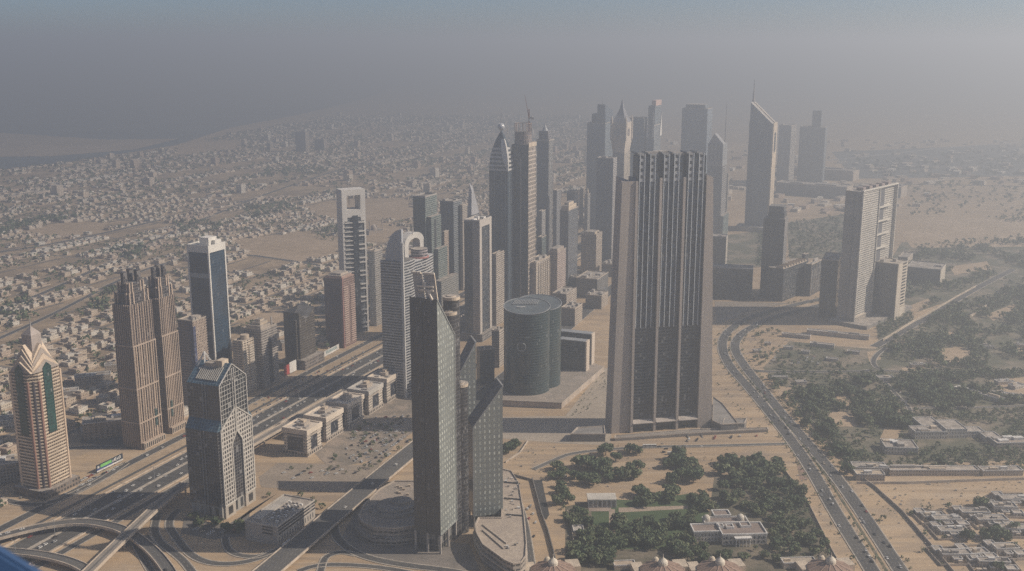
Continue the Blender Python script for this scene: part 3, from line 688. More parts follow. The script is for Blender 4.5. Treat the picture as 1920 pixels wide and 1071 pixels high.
# --- far side of the highway, behind the row
T = blk('apartment_tower', 'white ribbed apartment tower with rounded top beside the gabled hotel', 'tower', 437, 454, 483, 642, 741, facade((.52, .46, .39), (.07, .06, .055), 2.4, 3.4, .5, .5), facade((.56, .49, .41), (.08, .07, .06), 3.2, 3.4, .55, .5), bands=(3.4, 1.1, .9, solid((.62, .54, .45))), nu=1, piers=(6, .9, 1.1, m_cream))
b = MB(); b.cyl(T.B * .45, T.A * .5, min(T.A, T.B) * .4, T.h, T.h + 6, 20); T.part('roof_drum', b, m_cream)
T.pbox('balcony_bay', T.B * .35, T.B * .65, -2.2, 0, 6, T.h - 6, [facade((.55, .48, .4), (.06, .055, .05), 2.4, 3.4, .6, .5), m_cream], 0, 1)
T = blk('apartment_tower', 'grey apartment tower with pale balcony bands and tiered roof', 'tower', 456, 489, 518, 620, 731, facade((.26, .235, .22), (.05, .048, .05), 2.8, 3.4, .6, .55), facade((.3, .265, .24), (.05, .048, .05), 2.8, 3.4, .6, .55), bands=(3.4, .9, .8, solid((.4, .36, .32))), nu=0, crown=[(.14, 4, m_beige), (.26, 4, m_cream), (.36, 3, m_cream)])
b = MB(); b.cyl(T.B * .5, -.2, 3.2, 6, T.h - 14, 12); T.part('glass_bay', b, facade((.05, .05, .06), (.02, .022, .03), 2, 3.4, .9, .8))
T.pbox('roof_mast', T.B * .8, T.B * .86, T.A * .1, T.A * .14, T.h, T.h + 12, m_conc)
T = Site(531, 560, 589, 590, 692); T.root('office_tower', 'dark bronze glass tower with notched gable top between grey and red towers', 'tower'); A, B, h = T.A, T.B, T.h
m_bz = facade((.14, .12, .10), (.045, .038, .03), 2, 3.6, .8, .8, .14, .4, .03)
b = MB(); b.profx([(0, 0), (B, 0), (B, h + 3), (B * .62, h - 9), (B * .38, h - 9), (0, h + 2)], 0, A, 0, [0, 0, 1, 1, 1, 0]); T.part('walls', b, [m_bz, m_roofd])
T.pbox('wing', -4, 0, A * .12, A * .9, 0, h * .9, [m_bz, m_roofd], 0, 1); T.pbox('podium', -3, B + 8, -9, A, 0, 14, [facade((.2, .17, .15), (.04, .04, .04), 4, 4.5, .6, .5), m_roof], 0, 1)
# red brown residential tower
T = blk('residential_tower', 'dark red residential tower with pale roof slab and pink balconies', 'tower', 607, 641, 664, 524, 653, facade((.15, .10, .10), (.03, .026, .03), 2.8, 3.4, .55, .55), facade((.27, .175, .145), (.045, .038, .038), 3, 3.4, .55, .55), nu=1, parm=solid((.4, .27, .22)), crown=[(.08, 4, solid((.45, .32, .26))), (.2, 3, solid((.5, .42, .35)))])
b = MB(); z = 6
while z < T.h - 14:
    b.box(T.B * .05, T.B * .4, -2, 0, z, z + 1.3); b.box(T.B * .62, T.B * .98, -1.4, 0, z, z + 1.1); z += 3.4
T.part('balconies', b, solid((.44, .33, .28)))
T.pbox('corner_pier', -.8, 2.5, -.8, 2.5, 0, T.h + 2, solid((.3, .16, .14)))
b = MB(); z = 6
while z < T.h - 8: b.box(-1.2, 0, T.A * .2, T.A * .75, z, z + 1.0); z += 3.4
T.part('balconies', b, solid((.2, .13, .13)))
# portal tower
T = Site(630, 640, 684, 357, 627, 62); T.root('portal_tower', 'white framed tower with open square portal at the top and a needle', 'tower'); A, B, h = T.A, T.B, T.h
m_p = solid((.60, .57, .53), .6, .08); zb = T.z(407); zh0 = T.z(395); zh1 = T.z(368)
b = MB(); b.box(4, B - 4, 1.2, A - 1.2, 0, zb - 3, 0, 1, bottom=False); T.part('walls', b, [facade((.20, .215, .23), (.028, .036, .045), 2.4, 3.6, .85, .7, .14, .4, .05), m_roofd])
for x0 in (0, B - B * .21): T.pbox('portal_leg', x0, x0 + B * .21, 0, A, zb - 8, h, m_p)
T.pbox('portal_leg', B - B * .07, B, 0, A, 0, zb - 8, m_p); T.pbox('portal_leg', 0, B * .08, 0, A, 0, zb - 8, m_p)
T.pbox('portal_head', B * .21, B * .79, 0, A, zh1, h, m_p); T.pbox('portal_sill', B * .21, B * .79, 0, A, zb - 2, zh0, m_p)
b = MB(); z = 8
while z < zb - 5:
    b.box(B * .08, B * .42, -1.2, 1.4, z, z + 1.2); 
    if int(z / 7.2) % 3: b.box(B * .66, B * .95, -2.6, 1.4, z, z + 1.5)
    z += 7.2
T.part('balconies', b, m_p)
T.pbox('glass_bay', B * .44, B * .66, -1.5, 1.4, 6, zb + 1, facade((.06, .07, .08), (.02, .026, .035), 2, 3.6, .9, .85))
spire(T, B * .42, A * .5, zh1 - 16, T.z(338, B * .42, A * .5), .8, m=m_spire)
blk('slim_tower', 'slim grey beige tower tucked behind the portal tower', 'tower', 690, 702, 717, 472, 612, facade((.33, .33, .33), (.06, .07, .075), 2.6, 3.6, .6, .7), facade((.36, .33, .3), (.06, .07, .075), 3, 3.6, .6, .6), nu=1)
# --- banded tower with arch and drum
m_b11 = facade((.40, .41, .42), (.035, .04, .05), 3, 3.7, 1, .52, .16, .4, .06); m_g11 = solid((.44, .43, .42), .55, .1)
T = Site(713, 755, 776, 492, 746); T.root('arch_tower', 'white and grey banded tower with curved fin, arched frame and roof drum', 'tower'); A, B, h = T.A, T.B, T.h
b = MB(); n = 14
cur = [(B, 0), (B, A), (0, A)] ; q = [(0, 0)] 
pl = [(0, A), (0, 1.5), (1.5, 0), (B * .55, -2.5), (B, -1), (B, A)]
b.prism(pl, 0, h, 0, 1); T.part('walls', b, [m_b11, m_roofd])
b = MB(); z = 3.7
while z < h: b.prism(offp(pl, .7), z, z + .8, 0, 0, bottom=True); z += 3.7
T.part('slab_bands', b, m_g11)
zf = T.z(437); R = zf - h + 4; b = MB()
pr = [(2, h), (2 + A * .75, h)] + [(2 + A * .75 * cos(t * pi / 16), h + R * sin(t * pi / 16)) for t in range(1, 9)]
b.profy(pr, 2, 6.5, 0, 0); T.part('curved_fin', b, solid((.36, .37, .39), .5)); spire(T, 4, 4, h + R - 3, h + R + 18, .5)
T.pbox('corner_edge', -1.2, 1.2, -1.2, 2.2, 0, h + R * .6, solid((.5, .49, .47)))
# rear wing with arch
xr0, xr1 = B * 1.02, B * 2.8; hw = T.z(490, xr0, 0); har = T.z(430, xr1, A * .3)
pl = [(xr0, A * .8), (xr0, 0), ((xr0 + xr1) / 2, -3), (xr1, 0), (xr1, A * .8)]
b = MB(); b.prism(pl, 0, hw, 0, 1); T.part('rear_wing', b, [m_b11, m_roofd])
b = MB(); z = 3.7
while z < hw: b.prism(offp(pl, .7), z, z + .8, 0, 0, bottom=True); z += 3.7
T.part('slab_bands', b, m_g11)
w = (xr1 - xr0); xm = (xr0 + xr1) / 2; b = MB(); ri, ro = w * .30, w * .53; zt = har - ro * .55
outer = [(xr1, hw), (xr1, zt)] + [(xm + ro * cos(t * pi / 12), zt + ro * .55 * sin(t * pi / 12)) for t in range(1, 12)] + [(xr0, zt), (xr0, hw)]
inner = [(xm + ri, hw), (xm + ri, zt)] + [(xm + ri * cos(t * pi / 12), zt + ri * .5 * sin(t * pi / 12)) for t in range(1, 12)] + [(xm - ri, zt), (xm - ri, hw)]
for i in range(len(outer) - 1):
    a, c_, d, e = outer[i], outer[i + 1], inner[i + 1], inner[i]
    b.profx([e, a, c_, d], A * .42, A * .76, 0, 0)
T.part('arch_frame', b, solid((.48, .46, .43), .55, .1))
b = MB(); b.cyl(xm, A * .2, w * .2, hw, hw + 12, 24, 0, 1); T.part('roof_drum', b, [facade((.34, .3, .3), (.05, .05, .06), 3, 4, 1, .5), m_roof])
b = MB(); b.cyl(xm, A * .2, w * .23, hw + .02, hw + 1.6, 24); T.part('drum_base', b, solid((.4, .16, .14)))
spire(T, xm - 6, A * .4, har - 2, har + 20, .5); T.excl(0, xr1, -6, A)
# --- green glass stepped tower
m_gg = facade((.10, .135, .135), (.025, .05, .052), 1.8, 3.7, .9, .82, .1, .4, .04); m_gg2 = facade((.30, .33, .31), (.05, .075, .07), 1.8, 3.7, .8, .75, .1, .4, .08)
T = Site(774, 797, 819, 371, 572); T.root('stepped_tower', 'green glass tower stepping down in curved tiers towards the highway', 'tower'); A, B, h = T.A, T.B, T.h
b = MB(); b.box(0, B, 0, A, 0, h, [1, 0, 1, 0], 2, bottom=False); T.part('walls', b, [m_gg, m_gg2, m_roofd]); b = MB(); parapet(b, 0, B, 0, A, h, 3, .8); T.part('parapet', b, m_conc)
T.pbox('lower_tier', B * .1, B * .95, -9, 0, 0, T.z(408, 0, -9), [m_gg, m_gg2, m_gg2, m_gg, m_roof], [1, 0, 1, 0], 4)
T.pbox('lower_tier', B * .3, B * 1.1, -17, -9, 0, T.z(470, 0, -17), [m_gg2, m_roof], 0, 1); T.pbox('podium', -2, B * 1.5, -30, -17, 0, T.z(527, 0, -25), [facade((.3, .29, .27), (.05, .06, .06), 4, 4, .6, .5), m_roof], 0, 1)
T.pbox('dark_slot', B * .35, B * .5, -9.4, -8.5, 90, T.z(415, 0, -9), m_dark)
blk('office_tower', 'grey blue glass tower with fine horizontal bands next to green stepped tower', 'tower', 825, 850, 866, 379, 549, facade((.19, .21, .23), (.04, .05, .06), 2, 3.7, .85, .6, .14), facade((.24, .26, .27), (.04, .05, .06), 2, 3.7, .85, .55, .14), bands=(7.4, 1, .4, solid((.25, .26, .28))), nu=2, parm=m_conc)
blk('apartment_tower', 'narrow tan tower wedged behind grey blue banded tower', 'tower', 862, 867, 876, 386, 545, facade((.4, .35, .3), (.07, .065, .06), 2.6, 3.5, .5, .5), nu=1)
blk('apartment_tower', 'tan balcony tower just behind green stepped tower', 'tower', 829, 833, 841, 436, 560, facade((.44, .35, .28), (.08, .07, .06), 2.6, 3.5, .6, .5), nu=0)
# --- obelisk topped tower
T = Site(876, 884, 899, 404, 600); T.root('obelisk_tower', 'tower with tall tapering obelisk crown and thin mast behind the ribbed tower', 'tower'); A, B, h = T.A, T.B, T.h
m_ob = solid((.36, .36, .38), .5, .12)
b = MB(); b.box(0, B, 0, A, 0, h, 0, 1, bottom=False); T.part('walls', b, [facade((.3, .31, .33), (.05, .06, .07), 2, 3.7, .8, .7), m_roof])
zt = T.z(345, B / 2, A / 2); b = MB(); pl = [(0, 0), (B, 0), (B, A), (0, A)]; tp = [(B * .2, A * .3), (B * .5, A * .3), (B * .5, A * .8), (B * .2, A * .8)]
b.prism(pl, h, [zt - 10, zt - 14, zt, zt + 2], 0, 0, tp); T.part('obelisk_crown', b, m_ob)
spire(T, B * .35, A * .6, zt - 2, T.z(309, B * .35, A * .6), .9)
# --- ribbed tower with pale frame
T = Site(870, 898, 920, 416, 640); T.root('framed_tower', 'dark tower with pale vertical frame and ribbed band facing the highway', 'tower'); A, B, h = T.A, T.B, T.h
m_fr = solid((.46, .42, .38), .6, .08)
b = MB(); b.box(0, B, 0, A, 0, h, 0, 1, bottom=False); T.part('walls', b, [facade((.08, .09, .10), (.028, .035, .045), 1.8, 3.7, .9, .85, .1), m_roof])
T.pbox('ribbed_bay', -1.2, .4, A * .02, A * .42, 0, h - 1, [facade((.42, .38, .34), (.05, .05, .055), 2, 3.7, .55, .6), m_fr], 0, 1)
for x in (0, B - B * .16): T.pbox('frame_leg', x - .8, x + B * .16, -1.5, .5, 0, h, m_fr)
T.pbox('frame_head', B * .16, B - B * .16, -1.5, .5, h - 9, h, m_fr); b = MB(); parapet(b, -.8, B, -1.5, A, h + .01, 2.4, 1); T.part('parapet', b, m_fr); units(T, 2, B - 2, 2, A - 2, h, 3, m_white)
T.pbox('podium', -4, B + 8, -6, A + 6, 0, 12, [facade((.2, .19, .18), (.04, .04, .045), 4, 4, .7, .5), m_roof], 0, 1)
blk('apartment_tower', 'slim banded tan tower right beside the framed dark tower', 'tower', 922, 930, 945, 478, 612, facade((.30, .28, .26), (.055, .05, .05), 3, 3.5, .8, .5), facade((.50, .44, .37), (.07, .06, .055), 3, 3.5, .8, .5), bands=(3.5, 1, .7, solid((.44, .39, .34))), nu=1)
# --- leaning-top tower complex in the foreground
m_ta = facade((.085, .085, .09), (.03, .033, .038), 1.3, 3.4, .7, .9, .25, .35, .03, .6); m_dot = facade((.17, .175, .165), (.035, .045, .045), 4.4, 3.6, .52, .66, .14, .5, .12, .6)
m_dotp = facade((.20, .215, .205), (.40, .42, .38), 4.6, 5.6, .28, .5, .35, .35, .0, .4); m_core = facade((.07, .065, .065), (.025, .026, .03), 1.6, 3.6, .75, .7, .2)
T = Site(767, 819, 851, 562, 1040); T.root('leaning_top_tower', 'tallest foreground tower, dark ribbed slab with sloping roof and lit framed screen on top', 'tower'); A, B, h = T.A, T.B, T.h
z0 = 19; zr = T.z(627, B, 0)
for y0, y1, x in ((0, A * .52, 0), (A * .55, A, .6)):
    b = MB(); b.profx([(x, z0), (B, z0), (B, zr), (x, h)], y0, y1, 0, [2, 0, 1, 3]); T.part('slab', b, [m_dotp, m_roofd, m_dark, m_ta])
T.pbox('shadow_groove', 1.6, B - 1, A * .52, A * .55, z0, zr, m_dark)
b = MB(); b.bar((0, -.2, h), (B, -.2, zr), .9); b.bar((0, -.2, z0), (B, -.2, z0), .9); b.bar((B, -.2, z0), (B, -.2, zr), .7); T.part('edge_trim', b, solid((.24, .25, .24)))
zt = h + (T.z(514, 3, A * .3) - h); ya, yb = -.3, A * .78; sh = 5.0
sc = facade((.44, .40, .35), (.33, .30, .27), 6, 2.2, .8, .6, .4, .2, 0)
for f0, f1, lo, hi in ((0, .5, .0, 1), (.58, 1, .0, 1)):
    b = MB(); p = lambda f, t: (1.2 + 4 * t, ya + (yb - ya) * f + sh * t, h - 1 + (zt - h + 1) * t)
    a = [p(f0, lo), p(f0, hi), p(f1, hi), p(f1, lo)]
    c_ = [(q[0] + 1.2, q[1], q[2]) for q in a]
    b.face(a, 0, [(0, 0), (0, 30), (20, 30), (20, 0)]); b.face(c_[::-1], 0, [(0, 0), (20, 0), (20, 30), (0, 30)])
    for i in range(4): k = (i + 1) % 4; b.face([a[k], a[i], c_[i], c_[k]], 1)
    T.part('roof_screen', b, [sc, m_cream])
b = MB()
for t, f0, f1 in ((1, -.02, .42), (1, .6, 1.02), (.5, .1, .85), (.36, .12, .8)):
    b.bar(tuple(u - (.6 if i == 0 else 0) for i, u in enumerate(p(f0, t))), tuple(u - (.6 if i == 0 else 0) for i, u in enumerate(p(f1, t))), 1.6); T.part('screen_beam', b, solid((.62, .56, .48))); b = MB()
b.bar(tuple(u - (.8 if i == 0 else 0) for i, u in enumerate(p(.36, .34))), tuple(u - (.8 if i == 0 else 0) for i, u in enumerate(p(.22, 0))), 2.0); T.part('screen_beam', b, solid((.62, .56, .48))); b = MB(); b.bar(p(.5, .5), p(.5, .66), 3); T.part('screen_beam', b, solid((.62, .56, .48)))
b = MB()
for x in (.8, B * .5, B - .8):
    for y in (.8, A * .5, A - .8): b.box(x - .8, x + .8, y - .8, y + .8, 0, z0)
T.part('stilts', b, m_conc)
T.pbox('lobby', 4, B - 2, 4, A - 3, 0, z0, facade((.2, .19, .18), (.04, .045, .05), 3, 6, .85, .85))
for px, py, r, yt in ((840, 1012, 7.5, 566), (847, 1005, 7, 588), (866, 995, 7, 722)):
    x, y = T.loc(px, py); zc = T.z(yt, x, y)
    if px == 840: x += 14
    b = MB(); b.cyl(x, y, r, 0, zc, 24); T.part('service_core', b, [m_core, m_cream]); b = MB(); b.cyl(x, y, r + .5, zc - .5, zc + 2.2, 24, 0, 1, bottom=True); b.cyl(x, y, r * .6, zc + 2.2, zc + 3, 16, 0, 1); T.part('core_cap', b, [m_cream, m_roof])
for nm, lab, a, yl, yr, yg, dep in (('wedge_tower', 'short wedge roofed grey tower with dotted front, standing on the prow podium', (879, 888, 943, 965, 992, 76), 802, 724, 969, 24),
                                    ('wedge_tower', 'wedge roofed grey tower half hidden behind the tallest foreground tower', (858, 862, 894, 900, 925, 76), 704, 642, 905, 24)):
    T = Site(*a); T.root(nm, lab, 'tower', 'sloping roofed grey towers'); B = T.B; A = dep
    zl = T.z(yl); zr = T.z(yr, B, 0); z0 = T.z(yg) if yg == 969 else 0
    b = MB(); b.profx([(0, z0), (B, z0), (B, zr), (0, zl)], 0, A, 0, [2, 0, 1, 3]); T.part('walls', b, [m_dotp, m_roofd, m_dark, m_ta])
    b = MB(); b.bar((0, -.2, zl), (B, -.2, zr), 1.1); b.bar((B, 0, zr), (B, A, zr), 1.4); b.bar((0, A, zl), (B, A, zr), 1); b.bar((0, -.2, z0), (0, -.2, zl), .8); T.part('edge_trim', b, solid((.24, .24, .24)))
    if z0:
        b = MB()
        for x in (1, B * .35, B * .68, B - 1): b.box(x - .7, x + .7, .4, 1.8, 0, z0); b.box(x - .7, x + .7, A - 2, A - .6, 0, z0)
        T.part('stilts', b, m_conc); T.pbox('lobby', 3, B - 3, 5, A - 4, 0, z0, facade((.1, .1, .1), (.03, .035, .04), 3, 6, .85, .85))
blk('flat_roofed_block', 'dark flat roofed block with pale roof edge between the wedge tower and the round tower', 'building', 893, 900, 927, 658, 722, facade((.12, .12, .12), (.035, .04, .045), 2, 3.6, .7, .8), phi=70, parm=m_beige, nu=2)
# podiums
def podium(name, label, pts, z, mats, base=0, tiers=()):
    q = [G(x, y, z) for x, y in pts]
    a = sum(q[i][0] * q[(i + 1) % len(q)][1] - q[(i + 1) % len(q)][0] * q[i][1] for i in range(len(q)))
    if a < 0: q = q[::-1]
    EXC.append(q); ox = sum(p[0] for p in q) / len(q); oy = sum(p[1] for p in q) / len(q)
    q = [(x - ox, y - oy) for x, y in q]; r = empty(name, (ox, oy, 0)); tag(r, label, 'podium')
    b = MB(); b.prism(q, base, z, 0, 1); b.build('walls', mats, r)
    b = MB(); o = offp(q, .4); i = offp(q, -1.0)
    n = len(q)
    for k in range(n):
        l = (k + 1) % n; b.face([(*o[k], z), (*o[l], z), (*o[l], z + 1.3), (*o[k], z + 1.3)]); b.face([(*i[l], z), (*i[k], z), (*i[k], z + 1.3), (*i[l], z + 1.3)]); b.face([(*o[k], z + 1.3), (*o[l], z + 1.3), (*i[l], z + 1.3), (*i[k], z + 1.3)])
    b.build('parapet', m_beige, r)
    return r, q, (ox, oy)
m_pw = facade((.33, .29, .25), (.05, .05, .05), 5, 4.5, .8, .4, .3)
PR, PQ, PO = podium('prow_podium', 'pointed pale podium with rounded prow tip and scattered roof fittings', [(940, 880), (958, 884), (972, 905), (982, 960), (987, 1020), (985, 1045), (977, 1056), (962, 1059), (945, 1051), (905, 1022), (893, 1000), (891, 985), (897, 972), (940, 972)], 17, [m_pw, patch_mat((.37, .31, .26), (.44, .37, .3), .06, .4)])
b = MB(); o = offp(PQ, 2.2); b.prism(o, 8.5, 10, 0, 0, bottom=True); b.prism(o, 3.5, 5, 0, 0, bottom=True); b.build('balcony_rings', m_beige, PR)
for i in range(26):
    x, y = G(rnd.uniform(946, 972), rnd.uniform(895, 1035), 17); x -= PO[0]; y -= PO[1]
    if inpoly(x, y, offp(PQ, -3)): w = rnd.uniform(.6, 1.6); b = MB(); b.box(x - w, x + w, y - w * .7, y + w * .7, 17, 17 + rnd.uniform(.8, 2.2)); b.build('roof_fitting', rnd.choice([m_white, m_conc, m_roofd]), PR)
for px0, py0, px1, py1 in ((905, 985, 950, 1020), (905, 995, 945, 1030), (945, 905, 975, 908), (945, 935, 978, 938), (948, 966, 980, 968)):
    x, y = G(px0, py0, 17); u, v = G(px1, py1, 17); b = MB(); b.bar((x - PO[0], y - PO[1], 17.6), (u - PO[0], v - PO[1], 17.6), 1.2); b.build('roof_wall', m_dark if py1 - py0 < 8 else m_beige, PR)
PR, PQ, PO = podium('curved_podium', 'curved stepped podium with round roof terraces under the tallest foreground tower', [(672, 968), (684, 946), (712, 918), (740, 903), (792, 903), (792, 985), (740, 992), (700, 990), (680, 980)], 15, [m_pw, patch_mat((.3, .26, .22), (.37, .31, .26), .06, .4)])
cx, cy = G(740, 955, 15); cx -= PO[0]; cy -= PO[1]
for r, z0, z1, dx in ((24, 15, 17.5, 0), (19, 17.5, 20, 1.5), (10, 20, 22.5, 6)):
    b = MB(); b.cyl(cx + dx, cy + dx, r, z0, z1, 40, 0, 1, ry=.8); b.build('round_terrace', [m_beige, solid((.26, .235, .21), .9, .25)], PR)
b = MB(); b.prism(offp(PQ, 4), 0, 7, 0, 1); b.build('lower_terrace', [m_pw, m_roof], PR)
for k in range(7):
    x, y = G(rnd.uniform(745, 785), rnd.uniform(908, 930), 15); b = MB(); b.box(x - PO[0] - 1.5, x - PO[0] + 1.5, y - PO[1] - 1, y - PO[1] + 1, 15, 17); b.build('roof_fitting', m_cream, PR)

# --- round twin glass building with ring emblem, and its terrace
m_cy = facade((.065, .09, .095), (.028, .045, .048), 1.6, 3.6, .88, .74, .12, .18, .02, .5); m_cyr = solid((.12, .14, .15), .5, .15)
cx, cy = G(987.5, 738); rr = 30.5
for i, (dx, dy, px, lab) in enumerate(((0, 0, 0, 'round dark glass building with ring emblem and sloping oval roof'), (16, 26, 0, 'plain round dark glass building half hidden behind the one with ring emblem'))):
    root = empty('round_building', (cx + dx, cy + dy, 0)); tag(root, lab, 'building', 'twin round glass buildings')
    hh = hgt(cx, cy, 574) if i == 0 else hgt(cx + dx, cy + dy, 568)
    n = 48; ry = .98
    pl = [(rr * cos(2 * pi * k / n), rr * ry * sin(2 * pi * k / n)) for k in range(n)]
    b = MB(); b.prism(pl, 6, [hh + y * .14 for x, y in pl], 0, 1); b.build('glass_drum', [m_cy, m_cyr], root)
    b = MB(); b.prism(offp(pl, -4), 0, 6, 0, 1); b.build('lobby', [facade((.08, .085, .085), (.03, .035, .035), 3, 6, .8, .9), m_dark], root)
    b = MB()
    for k in range(0, n, 2): b.cyl(pl[k][0] * .985, pl[k][1] * .985, .5, 0, 6.02, 6)
    b.build('colonnade', m_conc, root)
    b = MB()
    for k in range(n):
        l = (k + 1) % n; zk, zl = hh + pl[k][1] * .14, hh + pl[l][1] * .14
        b.bar((pl[k][0], pl[k][1], zk + .3), (pl[l][0], pl[l][1], zl + .3), .9)
    b.build('roof_rim', m_steel, root)
    if i == 0:
        b = MB()
        for k in range(16): x = -17 + 2.1 * k; b.bar((x - 2, 4, hh + .8 + 4 * .14), (x + 2, 20, hh + .9 + 20 * .14), .7)
        b.build('roof_louvres', m_steel, root)
        b = MB(); b.bar((-14, -6, hh + .2), (-9, -7, hh + .2), 1.4); b.bar((-9, -7, hh + .3), (-2, -5, hh + .6), 1.1); b.build('roof_hoist', m_white, root)
        x, y = G(978, 651, hgt(cx, cy, 651)); zc = hgt(cx, cy - rr, 651); a0 = -pi / 2 - .24
        ex, ey = (rr + .7) * cos(a0), (rr + .7) * ry * sin(a0); tx, ty = -sin(a0), cos(a0); b = MB(); R = 5.6
        for k in range(24):
            a, e = 2 * pi * k / 24, 2 * pi * (k + 1) / 24
            b.bar((ex + tx * R * cos(a), ey + ty * R * cos(a), zc + R * sin(a)), (ex + tx * R * cos(e), ey + ty * R * cos(e), zc + R * sin(e)), .9)
        b.build('ring_emblem', solid((.42, .44, .44), .5), root)
        b = MB(); b.bar((ex - tx * 4, ey - ty * 4, zc + 13), (ex + tx * 12, ey + ty * 12 + 2.2, zc + 13), .8); b.build('name_strip', solid((.22, .25, .25)), root)
    EXC.append([(cx + dx + 1.1 * x, cy + dy + 1.1 * y) for x, y in pl])
T = Site(938, 1052, 1134, 765, 780, 40); T.root('terrace_block', 'long pale terrace with lit side wall under the round glass building', 'terrace')
b = MB(); b.prism([T.loc(*p, 7) for p in ((1053, 757), (1133, 688), (1100, 676), (1040, 700), (938, 715), (938, 752))], 0, 7, 0, 1); T.part('walls', b, [solid((.44, .37, .31)), patch_mat((.3, .26, .22), (.38, .32, .27), .05, .4)])
EXC.append([G(*p) for p in ((1053, 780), (1135, 705), (1100, 670), (1040, 690), (935, 710), (938, 775))])
b = MB(); q = [T.loc(*p, 7) for p in ((1053, 757), (1133, 688))]; b.bar((*q[0], 8), (*q[1], 8), 1.2); q = [T.loc(*p, 7) for p in ((938, 752), (1053, 757))]; b.bar((*q[0], 8), (*q[1], 8), 1.2); T.part('parapet', b, m_beige)
for lab, a, d in (('nearer of two low glass slabs with white end walls beside the round building', (1050, 1098, 1102, 642, 705, 22), 0), ('further of two low glass slabs with white end walls beside the round building', (1050, 1108, 1112, 628, 692, 22), 1)):
    T = Site(*a); T.root('glass_slab', lab, 'building', 'pair of low glass slabs'); A, h = T.A, T.h; B = 11
    b = MB(); b.box(0, B, 0, A, 0, h, [1, 0, 1, 0], 2, bottom=False); T.part('walls', b, [facade((.14, .15, .15), (.03, .042, .045), 3, 3.6, .85, .75), m_cream, m_roof])
    T.pbox('end_wall', -2, B + 1, -2.2, 0, 0, h + 1.5, solid((.56, .48, .4))); T.pbox('roof_canopy', -1.5, B + 1, 0, A + 1, h + .1, h + 1.4, m_steel); T.excl(-2, B + 2, -3, A)

# --- giant slab tower with concrete fins
T = Site(1150, 1157.7, 1354.5, 330, 814, 77.8); T.root('finned_slab_tower', 'giant broad slab tower with tapering concrete end fins and glass crown', 'tower'); A, B, h = T.A, T.B, T.h
D = 27.0; T.excl(-8, B + 8, -18, D + 14)
px2x = lambda px: B * (px - 1147) / 186.0
m_ct = solid((.39, .34, .30), .85, .1, .04); m_ctd = solid((.33, .295, .27), .85, .1, .04)
zm = T.z(612, B / 2, 0); zc = T.z(289, B / 2, 0); zl = T.z(806, B / 2, 0) + 8
m_ilow = facade((.06, .066, .076), (.017, .023, .033), 2.4, 3.9, 1, .66, .2, .5, .06, .4); m_iup = facade((.05, .065, .085), (.018, .032, .055), 1.6, 3.8, .85, .8, .14, .8, .12, .4)
m_icr = facade((.38, .39, .4), (.03, .033, .04), 5.2, 7.6, .62, .52, .2, .3, 0); m_mul = solid((.55, .58, .6), .5, .06)  # mullion colour paled to carry the sky they reflect
bays = [(1185, 1222), (1228, 1264), (1270, 1305)]
for k, (p0, p1) in enumerate(bays):
    x0, x1 = px2x(p0), px2x(p1)
    b = MB(); b.box(x0, x1, 2.2, D - 3, 8, zm, 0, 1, bottom=True); T.part('lower_storeys', b, [m_ilow, m_dark])
    b = MB(); b.box(x0, x1, 3.6, D - 4, zm, zc - 2.5, 0, 1, bottom=False); T.part('upper_storeys', b, [m_iup, m_roofd])
    w = x1 - x0
    for s, (f0, f1) in enumerate(((.05, .29), (.55, .79)) if k < 2 else ((.1, .34), (.62, .86))):
        u0, u1 = x0 + w * f0, x0 + w * f1
        b = MB(); b.box(u0, u1, 2.4, D - 3, zm, h - 8, 0, 1, bottom=True); b.box(u0, u1, 2.4, D - 3, h - 8, zc, 2, 1, bottom=False); T.part('window_strip', b, [m_iup, m_roofd, m_icr])
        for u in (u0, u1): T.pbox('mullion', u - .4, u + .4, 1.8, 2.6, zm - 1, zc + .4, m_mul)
        b = MB(); b.profx([(u0 - 3.2, zc + .5), (u1 + .5, zc - 3), (u1 + .5, zc - 1.4), (u0 - 3.2, zc + 2.1)], 2.0, D - 3, 0, 0); T.part('roof_blade', b, solid((.28, .28, .28)))
    b = MB(); b.profy([(-3, 11), (5, 16), (5, 16.8), (-3, 11.8)], x0, x1, 0, 0); T.part('entrance_canopy', b, solid((.42, .37, .33)))
    T.pbox('lobby', x0, x1, 6, D - 4, 0, 8, facade((.1, .1, .1), (.03, .03, .035), 4, 8, .85, .9))
for px, yt in ((1182.5, 335), (1225, 333), (1267, 333)):
    x = px2x(px); b = MB(); b.profy([(-2.2, 0), (D + 4, 0), (D + 1, h - 4), (1.6, h - 4 if px > 1200 else h - 7)], x - 1.5, x + 1.5, 0, 0); T.part('fin', b, m_ct)
b = MB(); pl = [(0, 1), (px2x(1181), 1), (px2x(1181), D), (0, D)]; tp = [(px2x(1157), 3), (px2x(1181), 3), (px2x(1181), D - 1), (px2x(1157), D - 1)]
b.prism(pl, 0, [h - 7, h - 7, h - 9, h - 3], 0, 0, tp); T.part('end_fin', b, m_ct)
b = MB(); pl = [(px2x(1306), -2), (B, -2), (B, D), (px2x(1306), D)]; tp = [(px2x(1306), 1.5), (px2x(1318), 1.5), (px2x(1318), D - 1), (px2x(1306), D - 1)]
b.prism(pl, 0, [h - 1, h - 5, h - 3, h + 2], 0, 0, tp); T.part('end_fin', b, m_ct)
units(T, px2x(1190), px2x(1300), 7, D - 7, zc - 2.5, 4, m_conc, hh=(3, 6))
